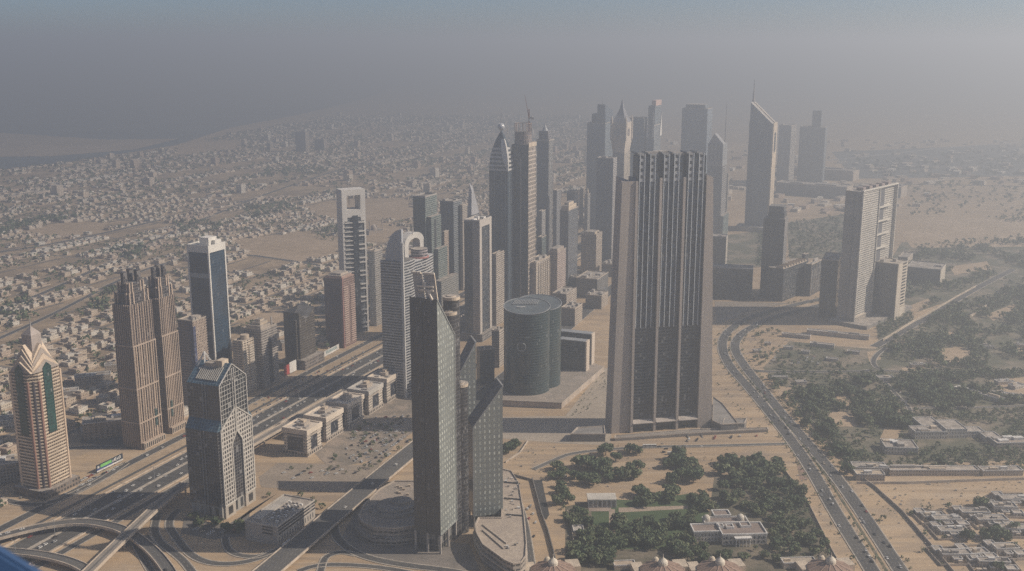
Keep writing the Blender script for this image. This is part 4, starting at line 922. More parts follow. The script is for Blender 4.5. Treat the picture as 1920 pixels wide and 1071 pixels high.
# its low surroundings
for nm, lab, top, z in (('stone_wedge', 'dark low sloping stone pavilion to one side of the giant slab tower', [(1070, 815), (1135, 815), (1133, 800), (1082, 803)], 9),
                      ('stone_wedge', 'low dark wedge building with slanted roof beside the boulevard', [(1337, 745), (1354, 757), (1384, 795), (1352, 797), (1336, 790)], 10),
                      ('stone_wedge', 'squat dark box at the foot of the slanted wedge building', [(1355, 796), (1396, 795), (1400, 786), (1358, 786)], 9)):
    r, q, o = podium(nm, lab, top, z, [solid((.17, .16, .15)), solid((.24, .225, .21))])
    r['category'] = 'building'
r, q, o = podium('entrance_wall', 'long low dark wall in front of the giant slab tower', [(1153, 823), (1320, 812), (1440, 806), (1440, 803), (1300, 806), (1153, 818)], 3, [solid((.2, .18, .16)), solid((.27, .24, .21))]); r['category'] = 'wall'
for i, (px, py) in enumerate(((1290, 820), (1316, 818))):
    x, y = G(px, py); b = MB(); b.profy([(-6, 0), (6, 0), (6, 2.5), (-6, .3)], -.7, .7); o = b.build('ramp_wall', m_roofd, None, (x, y, 0)); tag(o, ('first' if i == 0 else 'second') + ' short wall flanking the ramp at the long dark wall', 'wall')

# ================================================================ towers further down the highway
# tower with twisting pointed crown and globe
T = Site(917, 952, 963, 322, 592); T.root('pointed_crown_tower', 'slender glass tower with pointed curved crown, silver wedge and globe on top', 'tower'); A, B, h = T.A, T.B, T.h
m_rr = facade((.08, .11, .14), (.022, .038, .055), 1.4, 3.7, .8, .85, .12, .4, .03); m_rb = facade((.44, .43, .42), (.05, .06, .07), 3, 7.0, 1, .5, .2, .3, 0)
b = MB(); b.box(0, B, 0, A, 0, h, 0, 1, bottom=False); T.part('shaft', b, [m_rr, m_roofd])
zg = T.z(238, B / 2, A / 2); pc = (B * .5, A * .5); prev = [(0, 0), (B, 0), (B, A), (0, A)]; zp = h
for k in range(1, 9):
    t = k / 8; f = (1 - t ** 2.1) * .97 + .03; cur = [(pc[0] + (x - pc[0]) * f, pc[1] + (y - pc[1]) * f) for x, y in ((0, 0), (B, 0), (B, A), (0, A))]; z = h + (zg - 6 - h) * t
    b = MB(); b.prism(prev, zp, z, 0, 1, cur); T.part('crown_tier', b, [m_rb if k < 6 else m_rr, m_steel]); prev, zp = cur, z
b = MB(); m = []
for k in range(7):
    t = k / 6 * .8; f = (1 - t ** 2.1) * .97 + .03; z = h + (zg - 6 - h) * t; m.append((pc[0] - pc[0] * f - .8, pc[1] - pc[1] * f - .8, z, f))
for u, v, i in zip(m, m[1:], range(6)):
    wu, wv = (1 + 11 * sin(i / 6 * pi / 1.15)), (1 + 11 * sin((i + 1) / 6 * pi / 1.15))
    b.face([(u[0] + .0, u[1] - .4, u[2]), (u[0] + wu * .55, u[1] - .4, u[2]), (v[0] + wv * .55, v[1] - .4, v[2]), (v[0], v[1] - .4, v[2])]); b.face([(u[0] - .4, u[1] + wu * .8, u[2]), (u[0], u[1] - .4, u[2]), (v[0], v[1] - .4, v[2]), (v[0] - .4, v[1] + wv * .8, v[2])])
T.part('silver_wedge', b, solid((.56, .54, .51), .4, .05))
b = MB(); b.lathe(pc[0], pc[1], [(.01, zg - 7)] + [(6 * sin(k * pi / 10), zg - 6 * cos(k * pi / 10)) for k in range(1, 10)] + [(.01, zg + 6)], 16); T.part('globe', b, solid((.4, .41, .43), .3), True)
spire(T, pc[0], pc[1], zg + 5, T.z(203, *pc), .7); spire(T, B * .9, A * .3, h + 60, T.z(216, B * .9, A * .3), .6)
b = MB()
for y in (A * .12, A * .3, A * .7): b.box(-.8, .3, y - .4, y + .4, 0, h)
for x in (B * .2, B * .5, B * .8): b.box(x - .4, x + .4, -.8, .3, 0, h)
T.part('glass_fins', b, solid((.2, .22, .24), .5))
# unfinished tower with crane
T = Site(959, 991, 1005, 272, 588); T.root('unfinished_tower', 'unfinished dark tower with raw concrete side and open top floors', 'tower'); A, B, h = T.A, T.B, T.h
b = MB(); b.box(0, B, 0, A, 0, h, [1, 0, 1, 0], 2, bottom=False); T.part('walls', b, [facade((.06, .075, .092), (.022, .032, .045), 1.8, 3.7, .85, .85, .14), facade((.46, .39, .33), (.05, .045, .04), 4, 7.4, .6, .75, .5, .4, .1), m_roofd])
T.pbox('white_rib', -.7, .3, A * .42, A * .46, 0, h - 25, m_conc)
zt = T.z(247, B * .3, A * .5); b = MB(); b.cyl(B * .45, A * .52, A * .47, h, zt, 24, 0, 1); T.part('raw_drum', b, [facade((.28, .22, .2), (.06, .06, .065), 3, 7, .6, .8, .5), m_roofd])
b = MB()
for k in range(14): a = 2 * pi * k / 14; b.bar((B * .45 + A * .46 * cos(a), A * .52 + A * .46 * sin(a), zt), (B * .45 + A * .46 * cos(a), A * .52 + A * .46 * sin(a), zt + 14), .9)
for k in range(28): a, e = 2 * pi * k / 28, 2 * pi * (k + 1) / 28; b.bar((B * .45 + A * .46 * cos(a), A * .52 + A * .46 * sin(a), zt + 14), (B * .45 + A * .46 * cos(e), A * .52 + A * .46 * sin(e), zt + 14), .7)
T.part('scaffold', b, solid((.34, .26, .22)))
T.pbox('side_cap', 0, B, -1, A * .1, h - 4, h + 3, m_cream)
wx, wy = T.w(B * .5, A * .2); cr = empty('tower_crane', (wx, wy, zt - 40)); tag(cr, 'thin red tower crane with raised jib on top of the unfinished tower', 'crane')
zz = hgt(wx, wy, 205) - (zt - 40); ztip = hgt(wx, wy, 179) - (zt - 40)
b = MB(); b.bar((0, 0, 0), (0, 0, zz), 2.0); b.build('mast', solid((.4, .2, .15)), cr)
b = MB(); b.bar((0, 0, zz - 16), (-7, 4, ztip), 1.3, w2=.6); b.build('jib', solid((.4, .2, .15)), cr); b = MB(); b.bar((0, 0, zz - 16), (6, -2, zz - 12), 1.6); b.box(4, 8, -4, 0, zz - 17, zz - 13); b.build('counterweight', m_conc, cr)
b = MB(); b.box(-1.5, 1.5, -1.5, 1.5, zz - 20, zz - 16); b.build('cab', m_white, cr)
# slim tower with cross-topped crown
T = Site(1007, 1029, 1037, 262, 500); T.root('slim_crowned_tower', 'slim blue grey tower with stepped crown and short spire behind the unfinished tower', 'tower'); A, B, h = T.A, T.B, T.h
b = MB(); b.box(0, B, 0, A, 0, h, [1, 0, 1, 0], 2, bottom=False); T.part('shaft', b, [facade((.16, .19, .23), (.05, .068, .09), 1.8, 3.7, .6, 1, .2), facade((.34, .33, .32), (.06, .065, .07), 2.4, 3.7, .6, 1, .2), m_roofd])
zt = T.z(245, B / 2, A / 2); T.pbox('crown', B * .12, B * .88, A * .1, A * .9, h, zt, facade((.24, .23, .24), (.06, .06, .07), 2.5, 5, .6, .8)); T.pbox('cornice', -1, B + 4, -1, A + 1, h - 3, h, m_conc)
b = MB(); b.cyl(B / 2, A / 2, A * .25, zt, zt + 12, 8, 0, 0, .6); T.part('crown_roof', b, m_steel); spire(T, B / 2, A / 2, zt + 10, T.z(220, B / 2, A / 2), .8)
# the cluster of mid-rise towers between
blk('apartment_tower', 'grey tower with pale roof house standing before the tall grey slab', 'tower', 1050, 1066, 1084, 396, 545, facade((.32, .31, .31), (.08, .08, .085), 2.4, 3.6, .5, 1), facade((.15, .16, .18), (.045, .05, .06), 2.4, 3.6, .7, .7), nu=2, crown=[(.1, 9, m_cream), (.25, 5, m_cream)])
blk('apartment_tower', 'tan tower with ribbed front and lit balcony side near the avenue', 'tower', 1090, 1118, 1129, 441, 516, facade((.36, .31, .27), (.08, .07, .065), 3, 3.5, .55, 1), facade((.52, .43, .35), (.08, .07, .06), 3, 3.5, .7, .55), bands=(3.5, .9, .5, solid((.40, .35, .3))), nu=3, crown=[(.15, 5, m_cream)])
T = blk('emblem_hotel', 'beige hotel block with round dark emblem on its blank wall and pale frame', 'hotel', 984, 1005, 1036, 494, 586, solid((.38, .335, .30), .8, .08), facade((.46, .40, .34), (.06, .06, .06), 3.4, 3.6, .62, .6), nu=4, parm=m_cream)
b = MB(); yc, zc_ = T.A * .52, T.h - 15
for k in range(20):
    a, e = 2 * pi * k / 20, 2 * pi * (k + 1) / 20; b.face([(-.3, yc, zc_), (-.3, yc + 6 * cos(e), zc_ + 6 * sin(e)), (-.3, yc + 6 * cos(a), zc_ + 6 * sin(a))])
T.part('round_emblem', b, solid((.12, .13, .15))); b = MB()
for k in range(20):
    a, e = 2 * pi * k / 20, 2 * pi * (k + 1) / 20; b.bar((-.4, yc + 5 * cos(a), zc_ + 5 * sin(a)), (-.4, yc + 5 * cos(e), zc_ + 5 * sin(e)), .5)
T.part('emblem_ring', b, m_conc)
T.pbox('frame_edge', -1, 2.5, -1.2, 2, 0, T.h + 2, solid((.56, .48, .39)))
b = MB()
for k in range(7): x = 2 + (T.B - 3) * k / 6; b.box(x - .5, x + .5, -1.1, .2, 0, T.h - 4)
T.part('frame_ribs', b, m_cream)
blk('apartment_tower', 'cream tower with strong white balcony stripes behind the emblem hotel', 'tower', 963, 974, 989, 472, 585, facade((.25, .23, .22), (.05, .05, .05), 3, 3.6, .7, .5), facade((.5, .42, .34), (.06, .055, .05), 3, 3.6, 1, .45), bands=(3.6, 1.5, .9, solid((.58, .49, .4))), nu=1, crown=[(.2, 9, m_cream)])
blk('apartment_tower', 'pinkish rounded balcony tower behind the emblem hotel', 'tower', 1028, 1045, 1061, 474, 568, facade((.38, .32, .3), (.08, .07, .07), 3, 3.5, .6, .5), facade((.46, .37, .33), (.08, .07, .07), 3, 3.5, .65, .5), bands=(3.5, .8, .6, solid((.46, .38, .34))), nu=2, crown=[(.12, 6, solid((.42, .35, .3)))])
blk('office_block', 'small teal glass block behind the emblem hotel', 'building', 1008, 1016, 1024, 446, 560, facade((.16, .19, .19), (.04, .06, .06), 2, 3.6, .8, .8), nu=1)
blk('apartment_block', 'low tan apartment block beside the service avenue past the round building', 'building', 1036, 1062, 1081, 553, 597, facade((.2, .19, .18), (.05, .05, .05), 3, 3.5, .6, .5), facade((.42, .36, .31), (.06, .06, .06), 3, 3.5, .6, .5), nu=3, bands=(3.5, .8, .5, m_beige))
blk('office_block', 'wide low dark roofed block further along the service avenue', 'building', 1080, 1120, 1150, 525, 560, facade((.18, .18, .18), (.05, .055, .06), 3, 3.6, .7, .6), nu=3)
for lab, a, w_ in (('faint slim tower just right of the slim crowned tower', (1037, 1044, 1052, 358, 480), 0), ('dark blue flat topped tower in the gap beside a thin white slab', (1063, 1078, 1085, 360, 470), 1), ('thin white slab tower in the gap before the tall grey slab', (1086, 1088, 1094, 357, 425), 2), ('slim pale tower with cupola by the thin white slab', (1096, 1102, 1107, 365, 440), 3), ('pale slim pair of shafts at the foot of the unfinished tower', (1010, 1016, 1023, 397, 520), 4)):
    c = [(.27, .27, .28), (.16, .18, .21), (.56, .52, .46), (.4, .37, .34), (.38, .36, .34)][w_]
    T = blk('slim_tower', lab, 'tower', *a, facade(c, (.06, .065, .075), 2.4, 3.7, .55, .8), nu=1)
    if w_ == 3: b = MB(); b.lathe(T.B / 2, T.A / 2, [(T.A * .4, T.h), (T.A * .45, T.h + 6), (T.A * .25, T.h + 11), (.01, T.h + 16)], 12); T.part('cupola', b, m_cream)
blk('office_block', 'low beige block tucked between the framed dark tower and the round glass building', 'building', 922, 936, 945, 622, 690, facade((.24, .23, .22), (.04, .042, .045), 3, 3.6, .7, .5), facade((.45, .39, .33), (.06, .06, .06), 3, 3.6, .6, .5), nu=2)
for k_, (a_, l_) in enumerate((((1052, 1078, 1094, 580, 612), 'low pale roofed block on the avenue just past the round glass building'), ((1098, 1128, 1142, 556, 580), 'low grey block on the avenue before the wide dark roofed block'), ((1128, 1150, 1160, 497, 520), 'small block at the foot of the plain grey slab'), ((1062, 1084, 1092, 522, 545), 'small tan block below the grey tower with pale roof house'), ((1000, 1018, 1030, 586, 612), 'low tan block right behind the round glass building'), ((856, 872, 884, 600, 628), 'low block at the foot of the framed dark tower'))):
    blk('office_block', l_, 'building', *a_, facade((.22, .21, .2), (.045, .048, .05), 3, 3.6, .7, .5), facade((.42, .36, .30), (.06, .06, .06), 3, 3.6, .6, .5), nu=4, maxb=40)
T = blk('grey_slab_tower', 'tall plain grey slab tower just left of the giant finned slab', 'tower', 1119, 1150, 1157, 298, 506, facade((.15, .175, .21), (.05, .064, .085), 2.2, 3.7, .5, .6), facade((.36, .34, .33), (.06, .06, .065), 2.2, 3.7, .6, .6), nu=2, parm=m_conc)  # haze put into the blued sw wall colour
# ================================================================ skyline in the haze
# clock tower with steep spire
T = Site(1149, 1171, 1181, 268, 470); T.root('clock_tower', 'cream clock tower with steep pointed roof and corner turrets, far in the haze', 'tower'); A, B, h = T.A, T.B, T.h
m_ck = facade((.36, .33, .3), (.07, .075, .085), 3.2, 3.8, .4, 1, .3); m_ck_lit = facade((.48, .42, .35), (.1, .09, .08), 3.2, 3.8, .4, 1, .3); m_ckc = solid((.48, .42, .36))  # shaded and sunlit copies of one wall, the light put into colour
b = MB(); b.box(0, B, 0, A, 0, h, [1, 0, 1, 0], 2, bottom=False); T.part('shaft', b, [m_ck, m_ck_lit, m_roof])
z1 = T.z(230, 0, 0); o = A * .1
b = MB(); b.prism([(0, 0), (B, 0), (B, A), (0, A)], h - 22, h, 0, 0, [(-o, -o), (B + o, -o), (B + o, A + o), (-o, A + o)]); b.box(-o, B + o, -o, A + o, h, z1); T.part('clock_stage', b, m_ckc)
zc = (h + z1) / 2; R = min(A, B) * .33
for f in (0, 1):
    b = MB(); n = 28
    for k in range(n):
        a, e = 2 * pi * k / n, 2 * pi * (k + 1) / n
        if f: b.face([(B / 2, -o - .6, zc), (B / 2 + R * cos(a), -o - .6, zc + R * sin(a)), (B / 2 + R * cos(e), -o - .6, zc + R * sin(e))])
        else: b.face([(-o - .6, A / 2, zc), (-o - .6, A / 2 + R * cos(e), zc + R * sin(e)), (-o - .6, A / 2 + R * cos(a), zc + R * sin(a))])
    b2 = T.part('clock_face', b, solid((.22, .2, .2) if f else (.4, .38, .36)))
    h2 = MB()
    if f: h2.bar((B / 2, -o - 1, zc), (B / 2 + R * .1, -o - 1, zc + R * .85), .9); h2.bar((B / 2, -o - 1, zc), (B / 2 - R * .5, -o - 1, zc - R * .2), 1.1)
    else: h2.bar((-o - 1, A / 2, zc), (-o - 1, A / 2 + R * .1, zc + R * .85), .9); h2.bar((-o - 1, A / 2, zc), (-o - 1, A / 2 - R * .5, zc - R * .2), 1.1)
    h2.build('clock_hands', m_cream if f else m_dark, b2)
for x in (-o, B + o):
    for y in (-o, A + o):
        b = MB(); b.cyl(x, y, 3, z1 - 40, z1 + 6, 8); b.cyl(x, y, 3, z1 + 6, z1 + 16, 8, 0, 0, .2); T.part('corner_turret', b, m_ckc)
zs = T.z(186, B / 2, A / 2); b = MB(); m = .5
pl = [(-o, -o), (B + o, -o), (B + o, A + o), (-o, A + o)]; sh = lambda f: [(B / 2 + (x - B / 2) * f, A / 2 + (y - A / 2) * f) for x, y in pl]
zz = [z1, z1 + (zs - z1) * .28, z1 + (zs - z1) * .6, zs]; ff = [.98, .56, .24, .015]
for k in range(3): b.prism(sh(ff[k]), zz[k], zz[k + 1], 0, 0, sh(ff[k + 1]))
T.part('spire_roof', b, solid((.2, .2, .22), .6))
T.pbox('side_wing', B, B + 16, A * .1, A * .8, 0, T.z(285, B, 0), [m_ck_lit, m_ckc], 0, 1)
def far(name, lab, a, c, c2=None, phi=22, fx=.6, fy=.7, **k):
    return blk(name, lab, 'tower', *a, facade(tuple(v * 1.3 for v in c), (.085, .11, .14), 3, 4, fx, fy), facade(c2 or tuple(v * 1.3 for v in c), (.09, .11, .13), 3, 4, fx, fy), phi=phi, nu=1, **k)  # wall and glass colours paled and blued to stand for haze
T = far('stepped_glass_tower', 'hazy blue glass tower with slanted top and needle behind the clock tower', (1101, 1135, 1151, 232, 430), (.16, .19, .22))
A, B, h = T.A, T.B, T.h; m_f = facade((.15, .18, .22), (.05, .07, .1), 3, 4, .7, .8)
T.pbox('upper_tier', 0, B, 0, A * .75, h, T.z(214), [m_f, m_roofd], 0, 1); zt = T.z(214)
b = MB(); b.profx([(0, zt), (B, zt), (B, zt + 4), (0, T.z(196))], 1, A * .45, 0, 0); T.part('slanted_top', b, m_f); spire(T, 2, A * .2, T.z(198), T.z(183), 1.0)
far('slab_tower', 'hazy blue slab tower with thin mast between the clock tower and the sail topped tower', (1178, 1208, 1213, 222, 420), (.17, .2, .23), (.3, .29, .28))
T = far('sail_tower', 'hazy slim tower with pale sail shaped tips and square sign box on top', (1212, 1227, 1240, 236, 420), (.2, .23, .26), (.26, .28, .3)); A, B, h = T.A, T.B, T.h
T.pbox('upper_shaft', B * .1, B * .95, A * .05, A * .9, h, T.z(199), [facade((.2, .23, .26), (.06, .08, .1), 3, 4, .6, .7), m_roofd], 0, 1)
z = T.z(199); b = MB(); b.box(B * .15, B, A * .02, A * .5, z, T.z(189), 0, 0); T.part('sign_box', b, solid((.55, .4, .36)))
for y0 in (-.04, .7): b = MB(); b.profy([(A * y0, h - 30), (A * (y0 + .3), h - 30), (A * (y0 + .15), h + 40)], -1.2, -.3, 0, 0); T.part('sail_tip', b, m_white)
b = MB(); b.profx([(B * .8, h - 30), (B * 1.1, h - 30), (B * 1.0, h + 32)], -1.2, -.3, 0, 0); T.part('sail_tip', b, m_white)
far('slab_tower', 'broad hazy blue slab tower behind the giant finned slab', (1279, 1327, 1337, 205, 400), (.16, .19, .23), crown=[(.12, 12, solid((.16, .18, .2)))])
for lab, px, yt in (('faint thin mast tower beside the broad hazy slab', 1000, 1),): pass
# the two triangular towers
T = Site(1406, 1450, 1457, 234, 434); T.root('blade_tower', 'tall grey blue tower with steep diagonal roof and needle, standing alone in the haze', 'tower'); A, B, h = T.A, T.B, T.h
m_em = facade((.16, .19, .235), (.065, .085, .115), 3, 3.8, .6, .6); m_em_lit = facade((.36, .34, .32), (.1, .1, .1), 3, 3.8, .6, .6)  # haze painted into the blue grey, sunlight into the paler copy
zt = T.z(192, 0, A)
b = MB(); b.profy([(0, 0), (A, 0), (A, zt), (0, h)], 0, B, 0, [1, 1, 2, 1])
T.part('shaft', b, [m_em, m_em_lit, m_conc])
b = MB(); b.bar((B / 2, 0, h + 1), (B / 2, A, zt + 1), 3); T.part('roof_edge', b, m_cream)
T.pbox('side_edge', -1, B + 1, -1.5, 1.5, 0, h + 3, m_cream); T.pbox('slot', -1.2, 0, A * .93, A + 1, 0, zt * .86, m_em); T.pbox('side_slot', B * .3, B * .7, -2, 0, h * .74, h * .92, m_dark)
spire(T, B * .5, A - 1, zt - 2, T.z(149, B * .5, A - 1), 4.0); T.pbox('podium', -20, 30, -25, A + 20, 0, 12, m_conc)
T = Site(1326, 1355, 1364, 312, 446); T.root('blade_hotel', 'pale grey banded tower with slatted crown and thin needle half hidden by the finned slab', 'tower'); A, B, h = T.A, T.B, T.h
b = MB(); b.box(0, B, 0, A, 0, h, [1, 0, 1, 0], 2, bottom=False); T.part('shaft', b, [facade((.24, .26, .28), (.09, .1, .12), 3, 5, 1, .45), facade((.30, .29, .28), (.1, .1, .11), 3, 5, 1, .5), m_roof])  # wall and crown colours faded towards the haze tone
z1 = T.z(270, 0, A * .5); T.pbox('crown', -2, B * .9, A * .02, A, h, z1, [facade((.28, .29, .3), (.12, .12, .13), 9, 60, .35, .8), solid((.28, .28, .29))], 0, 1)
b = MB(); b.profy([(A * .02, z1), (A, z1), (A * .6, z1 + 24)], 0, B * .5, 0, 0); T.part('crown_roof', b, solid((.28, .28, .29)))
spire(T, B * .6, A * .1, h, T.z(190, B * .6, A * .1), 3.0)
for x in (B + 4, B + 11): T.pbox('side_column', x, x + 3, -3, 4, 0, h * .86, solid((.46, .42, .37)))
T.pbox('glass_base', -6, B + 4, -8, 0, 0, T.z(405, 0, -8), [facade((.2, .25, .25), (.06, .09, .09), 3, 4, .8, .7), m_roof], 0, 1)
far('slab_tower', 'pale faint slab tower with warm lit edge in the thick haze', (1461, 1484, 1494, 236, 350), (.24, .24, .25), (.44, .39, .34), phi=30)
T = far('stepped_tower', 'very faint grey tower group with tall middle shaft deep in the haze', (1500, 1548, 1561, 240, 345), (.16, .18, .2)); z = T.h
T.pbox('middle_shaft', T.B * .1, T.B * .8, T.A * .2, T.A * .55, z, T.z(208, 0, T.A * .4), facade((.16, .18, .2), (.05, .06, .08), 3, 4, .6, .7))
for i, (a, lab) in enumerate((((553, 572, 579, 248, 285), 'faint tall apartment block with lit edge standing alone in the low-rise district'), ((590, 607, 613, 262, 282), 'faint low apartment block next to the tall lone block in the low-rise district'), ((500, 506, 512, 268, 282), 'small faint block far out in the low-rise district'))):
    far('apartment_block', lab, a, (.24, .23, .22), (.46, .38, .3))
# --- financial district
T = blk('dark_tower', 'dark grey flat topped tower with notched shoulders beside the curved boulevard', 'tower', 1432, 1472, 1478, 411, 560, facade((.06, .064, .072), (.02, .024, .03), 2.4, 3.7, .7, .7, spec=.35), facade((.26, .25, .25), (.05, .055, .06), 2.4, 3.7, .7, .7), nu=0, par=0)
T.pbox('shoulder', T.B * .1, T.B * .9, T.A * .05, T.A * .84, T.h, T.h + 10, facade((.06, .064, .072), (.02, .024, .03), 2.4, 3.7, .7, .7, spec=.35)); T.pbox('top_storeys', T.B * .15, T.B * .85, T.A * .1, T.A * .8, T.h + 10, T.z(389), [facade((.12, .125, .135), (.03, .035, .042), 4, 6, .6, .7), m_roofd], 0, 1)
m_gd = facade((.075, .08, .085), (.022, .026, .032), 3, 3.8, .8, .7, spec=.35)
T = blk('gate_building', 'broad low dark office building with pale cornice beyond the boulevard bend', 'building', 1318, 1412, 1432, 506, 563, m_gd, m_gd, phi=14, parm=solid((.30, .30, .31)), nu=2, maxb=34, roof=solid((.2, .2, .2)))
blk('office_block', 'dark office block with lattice end panel behind the broad low office building', 'building', 1334, 1362, 1373, 445, 500, m_gd, facade((.5, .45, .38), (.08, .08, .08), 3, 3.8, .4, .5), phi=18, parm=solid((.4, .39, .38)), nu=1, maxb=30)
T = Site(1440, 1470, 1516, 505, 566, 40); T.root('courtyard_block', 'dark low block with pale sawtooth roof beside the notched dark tower', 'building')
b = MB(); b.box(0, T.B, 0, T.A, 0, T.h, 0, 1, bottom=False); T.part('walls', b, [m_gd, m_roof]); b = MB()
for k in range(9): x = T.B * (k + .1) / 9; b.profx([(x, T.h), (x + T.B / 13, T.h), (x, T.h + 5)], 2, T.A * .5, 0, 0)
T.part('sawtooth_roof', b, m_cream)
blk('office_block', 'dark office block with thin pale outline between the sawtooth roof and the white gridded tower', 'building', 1511, 1522, 1545, 497, 556, m_gd, facade((.12, .12, .125), (.03, .035, .04), 5, 12, .8, .8), phi=35, parm=m_cream, nu=2, piers=(14, .8, .6, m_beige))
blk('office_block', 'dark ribbed block standing against the white gridded tower', 'building', 1541, 1572, 1584, 490, 598, facade((.08, .08, .085), (.025, .027, .03), 4, 30, .7, .9, spec=.35), phi=22, nu=2)
blk('slim_tower', 'slim dark hazy tower among the low office blocks', 'tower', 1504, 1510, 1516, 478, 530, m_gd, phi=35, nu=1)
flat('pale_lot', [(1411, 527), (1414, 527), (1431, 541), (1429, 545), (1411, 541)], .006, m_field)  # small triangular lot in the pale field sand
# white gridded tower pair
T = Site(1586, 1618, 1683, 360, 610, 42); T.root('gridded_tower', 'grey tower with bright white framed balcony grid and vertical slot', 'tower'); A, B, h = T.A, T.B, T.h
m_pk = facade((.27, .255, .24), (.23, .22, .21), 6, 3.7, .9, .9, .6, .1, 0); m_grid = facade((.56, .52, .46), (.06, .065, .07), 4.4, 3.7, .72, .52, .3, .5, .1)
D = 26
b = MB(); b.box(0, B * .48, 0, A, 0, h, [1, 0, 1, 0], 2, bottom=False); b.box(B * .48, B, 3, A, 0, h, [1, 0, 1, 0], 2, bottom=False); T.part('walls', b, [m_pk, m_grid, m_roof])
m_fw = solid((.62, .58, .51), .6, .06)
for x0, x1 in ((0, 1.6), (B - 1.6, B), (B * .47, B * .47 + 1.4)): T.pbox('frame_post', x0, x1, -2, 3.2, 0, h + 2, m_fw)
T.pbox('frame_head', 1.6, B - 1.6, -2, 1, h, h + 2.2, m_fw)
for py in (389, 415, 440, 466): z = T.z(py, B * .6, 0); T.pbox('bridge_beam', B * .48, B * .84, -1.6, 3.2, z, z + 2, m_fw)
T.pbox('dark_slot', B * .55, B * .68, 2.4, 3.05, 10, h - 4, solid((.12, .12, .13))); T.pbox('dark_groove', -.25, .3, A * .40, A * .47, 0, h, solid((.14, .14, .15)))
for k in range(5): x = B * (.1 + .18 * k); T.pbox('roof_unit', x, x + B * .08, A * .2, A * .6, h, h + 5, solid((.3, .24, .22)))
T.pbox('entrance_screen', 2, B * .46, -2.2, -.05, 0, 14, [facade((.56, .49, .41), (.06, .06, .06), 3.4, 14, .5, .8), m_cream], 0, 1)
T.pbox('podium', -14, B + 36, -30, A + 10, 0, 6, [solid((.25, .23, .21)), m_roof], 0, 1); T.excl(-16, B + 38, -32, A + 12)
T = blk('striped_block', 'mid-height dark block with pale end wall and striped side before the white gridded tower', 'building', 1640, 1684, 1703, 497, 601, facade((.12, .12, .125), (.035, .038, .045), 2.4, 3.6, .75, .65), facade((.56, .49, .4), (.06, .06, .06), 40, 5.4, .92, .5), phi=42, nu=2, parm=solid((.5, .45, .39)), roof=solid((.42, .37, .31)))
T.pbox('end_wall', -.6, T.B * .42, -1.2, 0, 0, T.h + 2, solid((.56, .49, .4))); T.pbox('base_wall', T.B * .42, T.B, -1.4, 0, 0, T.h * .2, solid((.56, .49, .4)))
blk('office_block', 'low dark office block with pale end wall behind the striped block', 'building', 1700, 1764, 1777, 507, 536, facade((.13, .14, .14), (.035, .04, .045), 3, 3.7, .8, .65), solid((.52, .46, .38)), phi=30, nu=1, parm=solid((.4, .38, .35)))
blk('office_block', 'faint low block tucked behind the white gridded tower', 'building', 1684, 1702, 1712, 484, 500, facade((.25, .25, .25), (.05, .05, .055), 3, 3.7, .7, .6), m_beige, phi=30, nu=0)
# long pale halls in the haze and the low band before them
for nm, lab, a, c in (('exhibition_hall', 'long pale exhibition hall roof far out in the haze', (1458, 1600, 1640, 322, 340), (.42, .36, .3)), ('exhibition_hall', 'long low grey hall with pale roof edge in front of the exhibition hall', (1455, 1588, 1600, 352, 374), (.24, .23, .23)), ('exhibition_hall', 'small pale hall beside the exhibition hall in the haze', (1650, 1690, 1720, 352, 372), (.3, .29, .28))):
    blk(nm, lab, 'building', *a, facade(c, (.08, .08, .085), 6, 5, .7, .5), solid((.46, .39, .32)), phi=35, nu=3, parm=m_cream)

# ================================================================ walled gardens, villas and pavilions on the near right
def house(name, label, cat, px, py, w, d, hh, phi, wallm, roofm=None, rooms=2, extra=()):
    x, y = G(px, py); o = empty(name, (x, y, 0), radians(phi)); tag(o, label, cat)
    b = MB(); b.box(-w / 2, w / 2, 0, d, 0, hh, 0, 1, bottom=False); b.build('walls', [wallm, roofm or m_roof], o)
    b = MB(); parapet(b, -w / 2 - .2, w / 2 + .2, -.2, d + .2, hh + .01, 1.1, .5); b.build('parapet', m_white, o)
    for i in range(rooms):
        rw, rd = w * rnd.uniform(.15, .3), d * rnd.uniform(.2, .35); rx = rnd.uniform(-w / 2 + 1, w / 2 - rw - 1); ry = rnd.uniform(1, d - rd - 1)
        b = MB(); b.box(rx, rx + rw, ry, ry + rd, hh, hh + rnd.uniform(1.5, 3.5)); b.build('roof_room', rnd.choice([m_white, m_cream, m_conc]), o)
    for (x0, x1, y0, y1, z) in extra:
        b = MB(); b.box(x0, x1, y0, y1, 0, z, 0, 1, bottom=False); b.build('wing', [wallm, roofm or m_roof], o); b = MB(); parapet(b, x0 - .15, x1 + .15, y0 - .15, y1 + .15, z + .01, 1, .5); b.build('parapet', m_white, o)
    c, s = cos(radians(phi)), sin(radians(phi)); e = [(-w / 2 - 2, -2), (w / 2 + 2, -2), (w / 2 + 2, d + 2), (-w / 2 - 2, d + 2)]
    EXC.append([(x + u * c - v * s, y + u * s + v * c) for u, v in e])
    for (x0, x1, y0, y1, z) in extra: EXC.append([(x + u * c - v * s, y + u * s + v * c) for u, v in ((x0, y0), (x1, y0), (x1, y1), (x0, y1))])
    return o
m_hw = facade((.56, .51, .45), (.07, .07, .07), 3.2, 4.4, .38, .45, .3, .4, .1); m_hb = facade((.44, .37, .30), (.07, .06, .055), 3, 3.8, .35, .4, .3, .4, .1)
